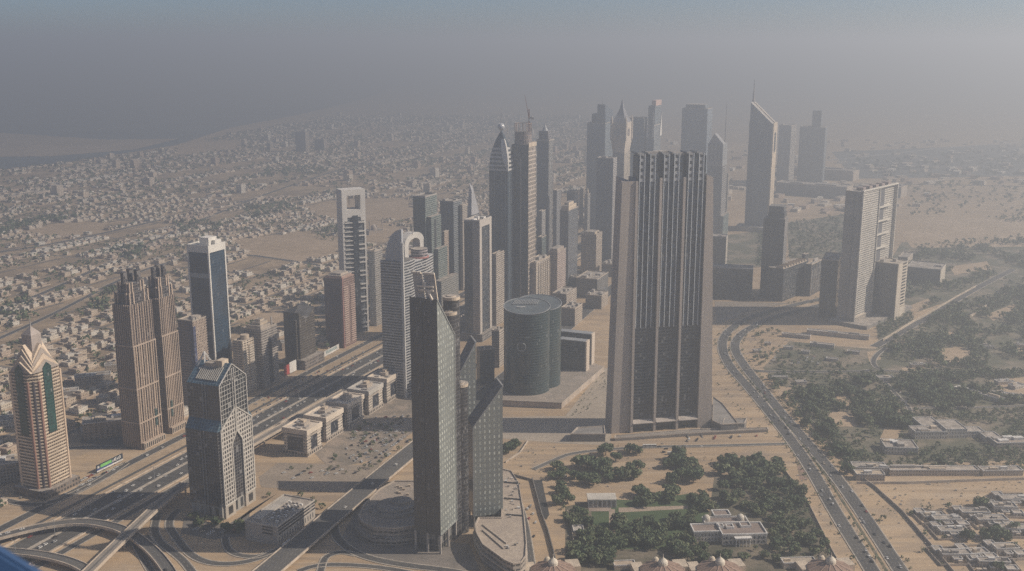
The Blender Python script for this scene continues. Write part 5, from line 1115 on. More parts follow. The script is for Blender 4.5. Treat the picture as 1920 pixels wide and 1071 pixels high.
# cream mansion with brown roof, parapets and two small domes
mx, my = G(1372, 1022); M = empty('mansion', (mx, my, 0), radians(3)); tag(M, 'cream mansion with flat brown roofs, white parapets and two small domes among trees', 'mansion')
m_mr = solid((.24, .19, .165), .9, .15)
for nm, x0, x1, y0, y1, z in (('main_wing', -9, 33, 0, 24, 10), ('west_wing', -34, -9, 8, 24, 9.5), ('rear_wing', -20, 22, 24, 36, 10.5), ('rear_room', -8, 8, 36, 48, 12)):
    b = MB(); b.box(x0, x1, y0, y1, 0, z, 0, 1, bottom=False); b.build(nm, [m_hw, m_mr], M)
    b = MB(); parapet(b, x0 - .4, x1 + .4, y0 - .4, y1 + .4, z + .01, 1.3, 1.0); b.build('parapet', m_white, M)
for x, y in ((-17, 31), (16, 31)):
    b = MB(); b.cyl(x, y, 3.6, 10.5, 12.5, 16); b.lathe(x, y, [(3.6 * cos(k * pi / 14), 12.5 + 3.8 * sin(k * pi / 14)) for k in range(8)], 16); b.build('dome', solid((.58, .53, .45)), M, smooth=False)
for x0, x1, y0, y1 in ((-2, 5, 12, 19), (12, 22, 14, 23), (-9, -4, 14, 20)):
    b = MB(); parapet(b, x0, x1, y0, y1, 10.02, 2.4, .7); b.build('roof_light', m_white, M); b = MB(); b.box(x0 + .7, x1 - .7, y0 + .7, y1 - .7, 10.02, 11.2); b.build('roof_light', m_mr, M)
for k in range(5): b = MB(); x = 3 + 3.2 * k; b.cyl(x, -4, .45, 0, 8, 8); b.build('column', m_white, M)
b = MB(); b.box(1.5, 17.5, -5, -.4, 8, 9); b.build('portico', m_white, M)
for k in range(9):
    x = -6 + 4.4 * k
    for z in (2, 6): b = MB(); b.box(x, x + 1.4, -.12, .1, z, z + 2.2); b.build('window', m_dark, M)
EXC.append([G(*p) for p in ((1296, 1000), (1340, 962), (1400, 955), (1450, 985), (1448, 1028), (1345, 1030))])
# pale pavilion with columns
x, y = G(1129, 952); o = empty('pavilion', (x, y, 0), radians(1)); tag(o, 'white flat roofed pavilion with columned front beside the lawn', 'pavilion')
b = MB(); b.box(-14, 14, 0, 13, 0, 8, 0, 1, bottom=False); b.build('walls', [facade((.52, .48, .43), (.2, .19, .18), 4.6, 8.5, .62, .7, .5), m_roof], o)
b = MB(); b.profy([(-1, 8), (14, 8), (14, 9.6), (-1, 9.2)], -14.6, 14.6, 0, 0); b.build('roof', solid((.5, .47, .42)), o)
for k in range(7): b = MB(); b.box(-14 + 4.6 * k, -13.2 + 4.6 * k, -.6, 0, 0, 8); b.build('column', m_white, o)
b = MB(); b.box(-14, 9, -9, -.7, 0, .35); b.build('terrace_floor', solid((.3, .24, .2)), o); EXC.append([G(*p) for p in ((1095, 958), (1162, 958), (1162, 915), (1095, 915))])
# domed tent-roofed pavilions along the bottom edge
m_tent = solid((.25, .17, .13), .85, .25, .3); wh = ['with white dome, at the corner by the prow podium', 'with white dome, beside a square cream walled court', 'with white dome, in the row below the mansion', 'with white dome, last in the row beside the boulevard']
for i, (px, py) in enumerate(((1037, 1056), (1243, 1056), (1350, 1055), (1558, 1053))):
    x, y = G(px, py, 15.0); o = empty('domed_pavilion', (x, y, 0), radians(8)); tag(o, 'brown tent roofed pavilion ' + wh[i], 'pavilion', 'domed pavilions along the garden edge')
    n = 12; P1 = [(19 * cos(2 * pi * k / n), 19 * sin(2 * pi * k / n)) for k in range(n)]; P2 = [(5 * cos(2 * pi * k / n), 5 * sin(2 * pi * k / n)) for k in range(n)]
    b = MB(); b.prism(P1, 0, 8, 0, 0); b.build('walls', m_hb, o); b = MB(); b.prism(offp(P1, 1.2), 8, 14, 0, 0, P2, True); b.build('tent_roof', m_tent, o)
    b = MB()
    for k in range(n): b.bar((P1[k][0] * 1.05, P1[k][1] * 1.05, 8.2), (P2[k][0], P2[k][1], 14.2), .5)
    b.build('roof_ribs', solid((.4, .3, .25)), o)
    b = MB(); b.cyl(0, 0, 4.4, 13.9, 15, 16); b.lathe(0, 0, [(4.2, 15), (4.4, 16), (3.9, 17.3), (2.6, 18.6), (1.0, 19.8), (.3, 21), (.25, 23.5), (.01, 24)], 16); b.build('dome', solid((.60, .54, .45)), o, smooth=False)
    b = MB(); b.box(-24, -14, 4, 20, 0, 7); b.build('side_wing', solid((.5, .42, .33)), o); b = MB(); b.box(14, 26, 6, 20, 0, 7); b.build('side_wing', solid((.5, .42, .33)), o)
    b = MB(); b.lathe(-3, 12, [(3.4, 9), (3.2, 12), (2.0, 14.3), (.01, 15.4)], 12); b.build('small_dome', solid((.52, .45, .35)), o)
    EXC.append([(x - 24, y - 22), (x + 26, y - 22), (x + 26, y + 21), (x - 24, y + 21)])
house('garden_court', 'square cream walled court between two domed pavilions', 'building', 1172, 1069, 19, 9, 4, 4, solid((.52, .43, .33)), solid((.42, .34, .26)), 0)
house('garden_court', 'low cream flat roofed building by the last domed pavilion', 'building', 1500, 1066, 30, 10, 5, 4, solid((.5, .42, .33)), solid((.40, .34, .27)), 1)
house('garden_shed', 'small pale roofed shed at the garden wall', 'shed', 1085, 1003, 10, 12, 3.5, 2, solid((.42, .38, .33)), solid((.44, .4, .36)), 0)
# white villas across the boulevard
house('villa_complex', 'large white villa complex with stepped roofs across the boulevard', 'villa', 1745, 824, 38, 20, 9, 2, m_hw, None, 3, ((19, 44, 2, 34, 11), (-2, 22, 20, 50, 9), (44, 66, 4, 20, 7), (60, 78, -12, 6, 6)))
house('villa', 'white square flat roofed villa below the large villa complex', 'villa', 1690, 853, 36, 26, 8, -6, m_hw, None, 4)
house('villa', 'white villa with two roof rooms at the compound corner', 'villa', 1632, 888, 36, 16, 6, -4, m_hw, None, 4)
house('villa', 'square beige villa with bright roof beside the long service wing', 'villa', 1632, 902, 30, 12, 7, -2, m_hb, solid((.48, .39, .29)), 1)
house('service_wing', 'long low beige service wing with row of small windows', 'building', 1752, 893, 96, 12, 6.5, 0, m_hb, solid((.42, .36, .3)), 4)
house('service_wing', 'short low beige wing past the long service wing', 'building', 1880, 893, 44, 12, 6, 2, m_hb, None, 3)
house('villa', 'beige villa with terrace roofs near the edge of the gardens', 'villa', 1900, 842, 40, 20, 7, 4, m_hb, solid((.36, .3, .25)), 4)
house('villa', 'small white villa hidden in trees above the lawn', 'villa', 1662, 716, 22, 12, 5, 0, m_hw, None, 1)
house('garden_shed', 'long thin white shed near the boulevard junction', 'shed', 1460, 712, 26, 5, 3.5, 4, solid((.5, .45, .4)), None, 0)
house('garden_shed', 'low beige shed near the boulevard junction', 'shed', 1503, 722, 14, 8, 4, 4, solid((.46, .4, .35)), None, 0)
house('service_wing', 'long pale warehouse roof crossing the compound by the gridded tower', 'building', 1570, 632, 96, 9, 6, -24, solid((.46, .4, .34)), solid((.46, .4, .34)), 2)
house('service_wing', 'shorter pale warehouse roof below the long one', 'building', 1541, 652, 36, 9, 5, -22, solid((.46, .4, .34)), solid((.48, .42, .36)), 1)
house('service_wing', 'pale sloped shed row at the compound edge under the boulevard bend', 'building', 1492, 634, 44, 8, 5, -22, solid((.44, .38, .33)), solid((.44, .38, .33)), 1)
house('service_wing', 'long pale shed strip beside the far garden lawn', 'building', 1835, 745, 70, 9, 4.5, -52, solid((.46, .41, .36)), solid((.44, .4, .35)), 3)
for i, (px, py, w, d, ph, t) in enumerate(((1420, 662, 10, 7, 5, 'at the round-about compound gate'), (1440, 648, 9, 6, 0, 'near the compound trees'), (1478, 656, 14, 8, -10, 'in the middle of the dusty compound'), (1510, 664, 12, 7, -20, 'beside parked machines in the dusty compound'), (1560, 678, 16, 7, -20, 'at the lower end of the dusty compound'), (1600, 664, 18, 8, -22, 'close to the compound road'))):
    house('site_hut', 'small pale hut ' + t, 'hut', px, py, w, d, 3.6, ph, solid((.46, .41, .36)), None, 0)
for i, (px, py, w, d) in enumerate(((1884, 722, 20, 10), (1912, 730, 18, 12), (1902, 748, 22, 9), (1875, 744, 14, 9), (1722, 690, 20, 8), (1842, 655, 26, 9), (1910, 652, 18, 8))):
    house('garden_villa', 'small pale villa ' + ('first in the sandy plot by the long shed strip', 'second in the sandy plot by the long shed strip', 'third in the sandy plot by the long shed strip', 'closest to the long shed strip end', 'beside the garden road bend in the woods', 'at the upper clearing of the woods', 'at the farthest clearing of the woods')[i], 'villa', px, py, w, d, 4.5, rnd.uniform(-15, 25), m_hw if i % 2 else m_hb, None, 2, ((w / 2, w / 2 + 6, 1, 7, 3.4),))
# half ruined courtyard houses at the lower right
spots = [(1752, 976, 'closest to the boulevard wall'), (1778, 984, 'with a white stepped front'), (1830, 972, 'along the straight courtyard wall'), (1862, 985, 'beside the tall lone palms'), (1885, 962, 'with open roofless rooms'), (1790, 1004, 'between two round trees'), (1795, 1050, 'big and pale at the lower edge'), (1835, 1046, 'with a domed porch room'), (1890, 1040, 'low and broad at the lower corner'), (1905, 1000, 'in the farthest corner of the lot'), (1905, 945, 'beside the dark hedge'), (1865, 1066, 'cut by the lower edge')]
for px, py, t in spots:
    w, d = rnd.uniform(20, 30), rnd.uniform(8, 12)
    o = house('courtyard_house', 'crumbling sand coloured courtyard house ' + t, 'house', px, py, w, d, rnd.uniform(3.5, 6), rnd.uniform(-6, 10), rnd.choice([m_hb, m_hw]), None, 2, ((w / 2 - 6, w / 2 + 4, -8, 0, 3.4), (-w / 2 - 3, -w / 2 + 6, d, d + 9, 4), (-w * .2, w * .1, -5, 0, 3)))
    b = MB(); yx, yy = w / 2 + rnd.uniform(4, 8), d + rnd.uniform(8, 13); parapet(b, -yx, yx, -rnd.uniform(9, 13), yy, 0, 2.2, .4); b.build('yard_wall', m_beige, o)
    for q in range(4): b = MB(); u, v = rnd.uniform(-yx + 3, yx - 6), rnd.choice((-7, d + 3)); b.box(u, u + rnd.uniform(2, 5), v, v + rnd.uniform(2, 4), 0, rnd.uniform(2, 3)); b.build('outhouse', rnd.choice([m_beige, m_cream, m_conc]), o)
# long boundary walls
def wall(label, pts, hh=3.0, t=.6, mat=None, name='boundary_wall', cat='wall'):
    q = [G(x, y) for x, y in pts]; ox, oy = q[0]; b = MB()
    for a, e in zip(q, q[1:]): b.bar((a[0] - ox, a[1] - oy, hh / 2), (e[0] - ox, e[1] - oy, hh / 2), hh if False else t)
    b = MB()
    ribbon(b, [(x - ox, y - oy, hh) for x, y in q], t, hh)
    o = b.build(name, mat or m_beige, None, (ox, oy, 0)); tag(o, label, cat); return o
wall('long beige wall running beside the boulevard past the courtyard houses', [(1590, 880), (1640, 915), (1692, 962), (1740, 1018), (1792, 1080)])
wall('beige wall in front of the long service wing', [(1606, 908), (1700, 908), (1830, 903), (1930, 900)])
wall('beige wall along the tree row beside the boulevard', [(1500, 770), (1530, 800), (1550, 815)])
wall('pale wall between villa gardens and boulevard', [(1555, 830), (1585, 858), (1594, 880)])
wall('bright pale wall beside the road to the gridded tower', [(1655, 640), (1715, 603), (1730, 596)], 4, 1, m_cream)
wall('bright pale wall following the far garden road', [(1730, 596), (1790, 560), (1830, 538)], 3.5, 1, m_cream)
wall('pale wall strip alone in the far woods', [(1808, 603), (1850, 575), (1900, 545)], 4, 2.5, m_cream)
wall('thin garden wall separating the palace trees from the sandy verge', [(1468, 880), (1510, 935), (1560, 1035), (1575, 1062)], 2.6, .5)
wall('thin garden wall along the sunken ramp side of the garden', [(1064, 960), (1070, 985), (1078, 1030), (1082, 1070)], 2.6, .5)
wall('dark retaining wall beside the sunken ramp', [(998, 900), (1016, 968), (1028, 1000), (1046, 1071)], 3.2, .8, m_roofd)
wall('pale fence of the open plaza near the round building', [(948, 868), (975, 850), (990, 828)], 2.2, .5)
wall('dark hoarding along the far side of the open plaza', [(952, 890), (1000, 903)], 2.6, .5, m_roofd)

# --- blocks beyond the highway near the left edge
house('apartment_row', 'pale apartment row with three big window bays beyond the cream tower', 'building', 175, 722, 46, 14, 13, 20, m_hb, None, 4)
house('apartment_row', 'white framed low showroom next to the pale apartment row', 'building', 128, 748, 26, 14, 10, 20, solid((.34, .3, .27)), None, 2)
house('apartment_row', 'pale shop row with red awning near the twin brown towers', 'building', 214, 700, 24, 12, 12, 20, m_hb, None, 2)
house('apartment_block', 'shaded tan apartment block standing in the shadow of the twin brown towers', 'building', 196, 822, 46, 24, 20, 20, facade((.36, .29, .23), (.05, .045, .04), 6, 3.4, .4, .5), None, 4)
house('apartment_block', 'grey apartment block cut by the edge beside the cream tower', 'building', 12, 908, 36, 26, 22, 22, facade((.36, .32, .28), (.05, .045, .045), 3.2, 3.4, .6, .5), None, 3)
house('apartment_block', 'low white apartment block beyond the cream tower', 'building', 8, 806, 40, 20, 11, 22, m_hw, None, 4)
house('apartment_block', 'long low building behind the white ribbed tower', 'building', 560, 655, 50, 14, 12, 22, m_hb, None, 3)
# mosque beyond the portal tower
x, y = G(706, 440); o = empty('mosque', (x, y, 0), radians(30)); tag(o, 'small sand coloured mosque with dome and two minarets in the sandy lots', 'mosque')
b = MB(); b.box(-20, 20, 0, 30, 0, 10, 0, 1, bottom=False); b.build('walls', [solid((.46, .38, .3)), m_roof], o); b = MB(); b.cyl(0, 15, 9, 10, 14, 16); b.lathe(0, 15, [(9 * cos(k * pi / 14), 14 + 10 * sin(k * pi / 14)) for k in range(8)], 16); b.build('dome', solid((.48, .4, .33)), o)
for s in (-17, 17): b = MB(); b.cyl(s, 2, 1.8, 0, 30, 8); b.cyl(s, 2, 2.6, 30, 32, 8); b.cyl(s, 2, 1.4, 32, 40, 8, 0, 0, .2); b.build('minaret', solid((.48, .4, .33)), o)
# --- billboards
def board(name, label, p0, p1, hh, gap, mats, face):
    a, e = G(*p0), G(*p1); o = empty(name, (*a, 0), atan2(e[1] - a[1], e[0] - a[0])); tag(o, label, 'billboard'); L = sqrt((a[0] - e[0]) ** 2 + (a[1] - e[1]) ** 2)
    b = MB(); b.box(0, L, 0, .8, gap, gap + hh); b.build('panel', mats[0], o)
    face(o, L, gap, hh)
    for k in range(max(2, int(L / 8))): x = L * (k + .5) / max(2, int(L / 8)); b = MB(); b.bar((x, .4, 0), (x, .4, gap + .1), .5); b.bar((x, 4, 0), (x, .8, gap + hh * .7), .35); b.build('post', m_conc, o)
    return o
def rectp(o, nm, x0, x1, z0, z1, m, d=.05): b = MB(); b.box(x0, x1, -d - .05, -.002, z0, z1); b.build(nm, m, o)
def f1(o, L, g, h):
    rectp(o, 'base_strip', 0, L, g + .05, g + h * .22, m_white); rectp(o, 'green_panel', L * .14, L * .56, g + h * .45, g + h * .85, solid((.2, .5, .14)), .1)
    rectp(o, 'blue_panel', 0, L * .6, g + h * .23, g + h * .44, solid((.03, .06, .22)))
    for k, w in enumerate((.6, .66, .71, .77, .83, .88)):
        rectp(o, 'lettering', L * w, L * (w + .03), g + h * (.4 + .08 * (k % 2)), g + h * (.72 + .1 * (k % 3)), m_white, .1)
    rectp(o, 'round_mark', L * .03, L * .1, g + h * .5, g + h * .8, m_white, .1)
board('billboard', 'long dark billboard with green panel on the sandy lot by the twin brown towers', (182, 888), (231, 864), 8, 1.0, [solid((.035, .045, .06))], f1)
def f2(o, L, g, h): rectp(o, 'white_panel', L * .42, L, g, g + h + 2, m_white, .2)
board('billboard', 'red and white billboard at the foot of the bronze tower', (534, 707), (556, 696), 14, 1.5, [solid((.42, .07, .06))], f2)
def f3(o, L, g, h): rectp(o, 'picture_panel', L * .12, L * .85, g + h * .35, g + h * .9, solid((.3, .36, .36)), .1)
board('billboard', 'white hoarding with pale picture panel beside the dark red tower', (608, 670), (636, 655), 8, .5, [m_white], f3)
# --- viewing deck ledge right by the camera (blue, out of focus)
a = []
for px, py, dd in ((-150, 953, 1.5), (160, 1143, 1.5)):
    x = (px - 960) / F; y = (535.5 - py) / F; a.append(Vector((x * dd, (CP + y * SP) * dd, H + (-SP + y * CP) * dd)))
b = MB(); u = (a[1] - a[0]).normalized(); ctr = (a[0] + a[1]) / 2
q0, q1 = a[0] - u * 1.2, a[1] + u * 1.5; dn = Vector((-.25, -.55, -.8)).normalized()
o0, o1 = q0 + dn * .9, q1 + dn * .9; th = Vector((0, .05, -.03))
pts = [q0, q1, o1, o0]; bk = [p + th for p in pts]
b.face([tuple(p) for p in pts]); b.face([tuple(p) for p in reversed(bk)])
for i in range(4): k = (i + 1) % 4; b.face([tuple(pts[k]), tuple(pts[i]), tuple(bk[i]), tuple(bk[k])])
m_ledge = solid((.018, .048, .115), .6, .1, 1.5)
led = empty('deck_ledge', (0, 0, 0)); tag(led, 'blurred blue painted ledge of the viewing deck in the lower corner', 'ledge'); b.build('ledge_panel', m_ledge, led)
b = MB(); b.bar(tuple(q0 + th * .5), tuple(q1 + th * .5), .012); b.build('ledge_rim', m_ledge, led)
# ================================================================ low-rise district: the nearest 290 houses one by one, the rest as a mass
CELL = 60.0; GRID = {}
def addexc():
    for p in EXC:
        x0 = min(a[0] for a in p); x1 = max(a[0] for a in p); y0 = min(a[1] for a in p); y1 = max(a[1] for a in p)
        if x1 - x0 > 3000: continue
        for i in range(int(x0 // CELL), int(x1 // CELL) + 1):
            for j in range(int(y0 // CELL), int(y1 // CELL) + 1): GRID.setdefault((i, j), []).append(p)
def blocked(x, y): return any(inpoly(x, y, p) for p in GRID.get((int(x // CELL), int(y // CELL)), ()))
EXC.append([G(*p) for p in ((120, 820), (230, 800), (262, 860), (135, 935))])
for f in CLEAR: EXC.append([G(*p) for p in f])
for f in FIELDS: EXC.append([G(*p) for p in f])
EXC.append([W(-760, -95), W(2700, -95), W(2700, 190), W(-760, 190)][:0] or [(0, 0), (1, 0), (1, 1)])
addexc()
def onroadside(x, y): s, n = SN(x, y); return -92 < n < 130 and s < 1400
WALLC = [(.62, .54, .44), (.56, .46, .36), (.66, .61, .54), (.46, .36, .28), (.54, .46, .38)]
m_vil = [facade(c, (.10, .09, .08), 3.1, 3.5, .4, .42, .4, .4, .2) for c in WALLC]
m_vroof = [solid(c, .9, .2, .1, streak=False) for c in ((.50, .43, .35), (.44, .36, .285), (.58, .53, .46), (.36, .27, .21))]
rv = random.Random(11); lots = []
def gridlots(sx, sn, street_n, street_s, s0, s1, n0, n1, d0, d1, keep, jit):
    k = 0; n = n0
    while n < n1:
        for row in (0, 1):
            s = s0; c = 0
            while s < s1:
                c += 1
                if c % 9 == 0: s += street_s
                nn = n + sn * (row + .5); ss = s + sx / 2
                x, y = W(ss + rv.uniform(-jit, jit), nn + rv.uniform(-jit, jit)); s += sx
                d = sqrt(x * x + y * y)
                if not d0 < d < d1: continue
                px, py = proj(x, y)
                if not (-50 < px < 1180 and 200 < py < 950): continue
                if px > 640 and nn > -70: pass
                if inpoly(px, py, [(-900, 330), (0, 318), (150, 301), (330, 280), (430, 252), (560, 230), (640, 208), (700, 190), (300, 90), (-900, 90)]): continue
                if onroadside(x, y) or blocked(x, y): continue
                bk = random.Random(k * 1009 + (c // 9) * 7919 + int(sx)); bt = bk.random()
                if bt < .10: continue
                lots.append((d, x, y, rv.random(), 0 if bt < .2 else (2 if bt < .42 else 1), bk.randrange(5)))
        n += 2 * sn + street_n; k += 1
gridlots(23, 25, 14, 16, -900, 3200, -3000, -96, 900, 3300, .8, 1.6)
gridlots(34, 36, 26, 30, 900, 8200, -4600, 900, 3300, 7300, .8, 5.0)
def density(x, y):
    return .5 + .5 * sin(x * .0061 + 1.3) * sin(y * .0047 + .4) + .25 * sin(x * .017 + y * .013)
houses = []; gtrees = []
for d, x, y, r, bt, bc in lots:
    q = density(x, y)
    big = d > 3300
    if bt == 2: houses.append((d, x, y, big, bc))
    elif bt == 1 and r < .74 - .2 * (q < .25): houses.append((d, x, y, big, -1))
    elif bt == 0 and r < .25: houses.append((d, x, y, big, -1))
    if rv.random() < (.95 if q < .4 else .65):
        for _ in range(rv.choice((1, 2, 3, 4) if not big else (1, 2, 3))): gtrees.append((d, x + rv.uniform(-14, 14) * (1.6 if big else 1), y + rv.uniform(-14, 14) * (1.6 if big else 1), rv.uniform(2.4, 4.8) * (1.6 if big else 1)))
houses.sort()
RZ = pi / 2 - R22
def house_mesh(mb, x, y, w, dpt, h, up, rot, k, c, s):
    def P(u, v): return (x + u * c - v * s, y + u * s + v * c)
    mb.prism([P(-w / 2, -dpt / 2), P(w / 2, -dpt / 2), P(w / 2, dpt / 2), P(-w / 2, dpt / 2)], 0, h, k, 5 + k % 4)
    if up:
        a, b, e = up
        mb.prism([P(-w / 2 + a, -dpt / 2 + b), P(-w / 2 + a + w * e, -dpt / 2 + b), P(-w / 2 + a + w * e, -dpt / 2 + b + dpt * e), P(-w / 2 + a, -dpt / 2 + b + dpt * e)], h, h + 3.2, (k + 1) % 5, 5 + (k + 1) % 4)
# prototypes with parts
protos = []
kinds = ['cream', 'tan', 'white', 'brown', 'grey']
for i in range(15):
    k = i % 5; w, dp, h = rv.uniform(12, 19), rv.uniform(11, 17), rv.choice((4.5, 7.2, 7.6, 8.2, 10.5)); e = empty('villa', (0, 0, 0))
    b = MB(); b.box(-w / 2, w / 2, -dp / 2, dp / 2, 0, h, 0, 1, bottom=False); b.build('walls', [m_vil[k], m_vroof[k % 4]], e)
    b = MB(); parapet(b, -w / 2 - .2, w / 2 + .2, -dp / 2 - .2, dp / 2 + .2, h + .01, .9, .4); b.build('parapet', m_vroof[2 if k in (0, 2) else 0], e)
    u = rv.uniform(.3, .5); ox, oy = rv.uniform(-.4, .05) * w, rv.uniform(-.4, .05) * dp
    b = MB(); b.box(ox, ox + w * u, oy, oy + dp * u, h, h + 3, 0, 1, bottom=False); b.build('roof_room', [m_vil[(k + 2) % 5], m_vroof[(k + 1) % 4]], e)
    if i % 3 == 0: b = MB(); b.box(w / 2, w / 2 + 5, -dp / 2, dp * .1, 0, 3.6, 0, 1, bottom=False); b.build('garage_wing', [m_vil[k], m_vroof[1]], e)
    L, D2 = 21.0, 21.0
    b = MB(); parapet(b, -L / 2, L / 2, -D2 / 2, D2 / 2, 0, 2.2, .35); b.build('garden_wall', m_vroof[1], e)
    protos.append((e, k, h))
def copy_tree(o, parent=None):
    c = o.copy(); COL.objects.link(c); c.parent = parent
    for ch in o.children: copy_tree(ch, c)
    return c
NH = 290; used = set()
POST = []
ORD = ['', 'second', 'third', 'fourth', 'fifth', 'sixth', 'seventh', 'eighth', 'ninth', 'tenth', 'eleventh', 'twelfth', 'thirteenth', 'fourteenth', 'fifteenth', 'sixteenth', 'seventeenth', 'eighteenth', 'nineteenth', 'twentieth']
NUM = ['zero', 'one', 'two', 'three', 'four', 'five', 'six', 'seven', 'eight', 'nine', 'ten', 'eleven', 'twelve', 'thirteen', 'fourteen', 'fifteen', 'sixteen', 'seventeen', 'eighteen', 'nineteen', 'twenty']
LM = {'villa': [(150, 0, 'the cream tower'), (280, 0, 'the twin brown towers'), (395, 0, 'the tall blue tower'), (500, 0, 'the grey apartment tower'), (575, 0, 'the bronze tower'), (660, 0, 'the portal tower'), (780, 0, 'the green stepped tower'), (900, 0, 'the ribbed tower')],
      'palace': [(1372, 990, 'the mansion'), (1372, 950, 'the back of the mansion'), (1129, 940, 'the white pavilion'), (1243, 1045, 'the cream court'), (1350, 1050, 'the middle domed pavilion'), (1540, 1040, 'the boulevard domed pavilion'), (1230, 1000, 'the lawn'), (1500, 930, 'the garden wall'), (1405, 880, 'the sandy yard edge'), (1290, 950, 'the gravel path'), (1085, 1010, 'the garden shed'), (1100, 1055, 'the corner domed pavilion')],
      'woods': [(1690, 840, 'the square white villa'), (1750, 790, 'the white villa complex'), (1662, 716, 'the small white villa'), (1750, 730, 'the walled lawn'), (1510, 745, 'the boulevard wall'), (1570, 720, 'the compound road'), (1620, 770, 'the curved garden lane'), (1560, 830, 'the boulevard villas'), (1850, 745, 'the long shed strip')],
      'yard': [(1263, 855, 'the parked truck'), (1137, 885, 'the white buses'), (1050, 900, 'the sunken ramp'), (1230, 930, 'the lawn'), (1290, 890, 'the palace trees')],
      'highway': [(100, 960, 'the cream tower'), (270, 880, 'the twin brown towers'), (400, 860, 'the gabled hotel'), (480, 790, 'the white ribbed tower'), (540, 750, 'the grey apartment tower'), (600, 720, 'the bronze tower'), (660, 695, 'the red tower'), (720, 665, 'the arch tower')],
      'boulevard': [(1650, 1060, 'the courtyard houses'), (1570, 950, 'the palace garden'), (1510, 860, 'the service wing'), (1450, 770, 'the finned slab'), (1370, 680, 'the boulevard bend'), (1440, 590, 'the notched dark tower')]}
def post(o, desc, tail, key, px, py): POST.append((o, desc, tail, key, px, py))
def finish_labels():
    groups = {}
    for o, desc, tail, key, px, py in POST:
        if key in LM:
            k = min(LM[key], key=lambda q: abs(q[0] - px) + (abs(q[1] - py) * 1.5 if q[1] else 0)); d = '%s near %s' % (desc, k[2]) if key not in ('villa', 'highway', 'boulevard') else ('%s, %s beyond %s' if key == 'villa' else '%s, %s near %s') % (desc, tail, k[2])
            if key == 'yard': d += ' ' + tail
        else: d = desc + ' ' + tail
        groups.setdefault(d, []).append((px, py, o))
    for d, m in groups.items():
        m.sort(key=lambda q: q[0]); n = len(m)
        for i, (px, py, o) in enumerate(m):
            if n == 1: o['label'] = d
            elif n == 2: o['label'] = d + (', left one of two' if i == 0 else ', right one of two')
            elif n <= 20: o['label'] = d + (', leftmost of ' + NUM[n] if i == 0 else (', rightmost of ' + NUM[n] if i == n - 1 else ', %s from left of %s' % (ORD[i], NUM[n])))
            else: o['label'] = d
ind = [q for q in houses if not hidden(q[1], q[2], 7)][:NH]; ids = set(id(q) for q in ind)
for i, (d, x, y, big, bc) in enumerate(ind):
    j = rv.randrange(15); e, k, h = protos[j]
    o = e if j not in used else copy_tree(e)
    used.add(j); o.location = (x, y, 0); o.rotation_euler.z = RZ + rv.choice((0, 0, pi / 2, pi, -pi / 2)) + rv.uniform(-.06, .06)
    st = 'single storey' if h < 5 else ('two storey' if h < 9 else 'three storey')
    px, py = proj(x, y); tag(o, None, 'villa', 'villas in the low-rise district'); post(o, '%s %s villa' % (kinds[k], st), '%s rows' % ('near' if py > 690 else ('middle' if py > 620 else 'far')), 'villa', px, py)
for j in range(15):
    if j not in used:
        for ch in list(protos[j][0].children): bpy.data.objects.remove(ch)
        bpy.data.objects.remove(protos[j][0])
mb = MB()
lim = ind[-1][0]
for q_ in houses:
    d, x, y, big, bc = q_
    if id(q_) in ids or (d < lim and hidden(x, y, 0)): continue
    f = 1.55 if big else 1.0; a = RZ + rv.choice((0, 0, 0, pi / 2)) + rv.uniform(-.08, .08); w, dp = rv.uniform(10, 18) * f, rv.uniform(9, 16) * f
    h = rv.choice((3.4, 3.6, 4.0, 4.4, 5.8, 6.4)) * (1.0 if not big else 1.1)
    if bc >= 0: w, dp, h, a = (15 + bc) * f, (12 + bc) * f, 5.0 + .4 * bc, RZ
    kc = rv.randrange(5) if bc < 0 else bc
    if big and rv.random() < .035: h = rv.uniform(16, 34)
    house_mesh(mb, x, y, w, dp, h, (rv.uniform(0, w * .4), rv.uniform(0, dp * .4), rv.uniform(.3, .55)) if rv.random() < .7 else None, 0, kc, cos(a), sin(a))
    if rv.random() < .6:
        sx_, sy_ = rv.choice((-1, 1)), rv.choice((-1, 1)); u, v = sx_ * (w * .5 + 2.4 * f), sy_ * dp * .18
        house_mesh(mb, x + u * cos(a) - v * sin(a), y + u * sin(a) + v * cos(a), 5 * f, dp * .55, 3.4, None, 0, rv.randrange(5), cos(a), sin(a))
    if d < 3000 and rv.random() < .55:
        for u0, v0, u1, v1 in ((-11, -12, 11, -12), (11, -12, 11, 12), (-11, 12, 11, 12)):
            p0 = (x + u0 * cos(a) - v0 * sin(a), y + u0 * sin(a) + v0 * cos(a), 1); p1 = (x + u1 * cos(a) - v1 * sin(a), y + u1 * sin(a) + v1 * cos(a), 1); mb.bar(p0, p1, 1.6 if False else .5, 5); mb.bar((*p0[:2], 1.6), (*p1[:2], 1.6), .5, 5)
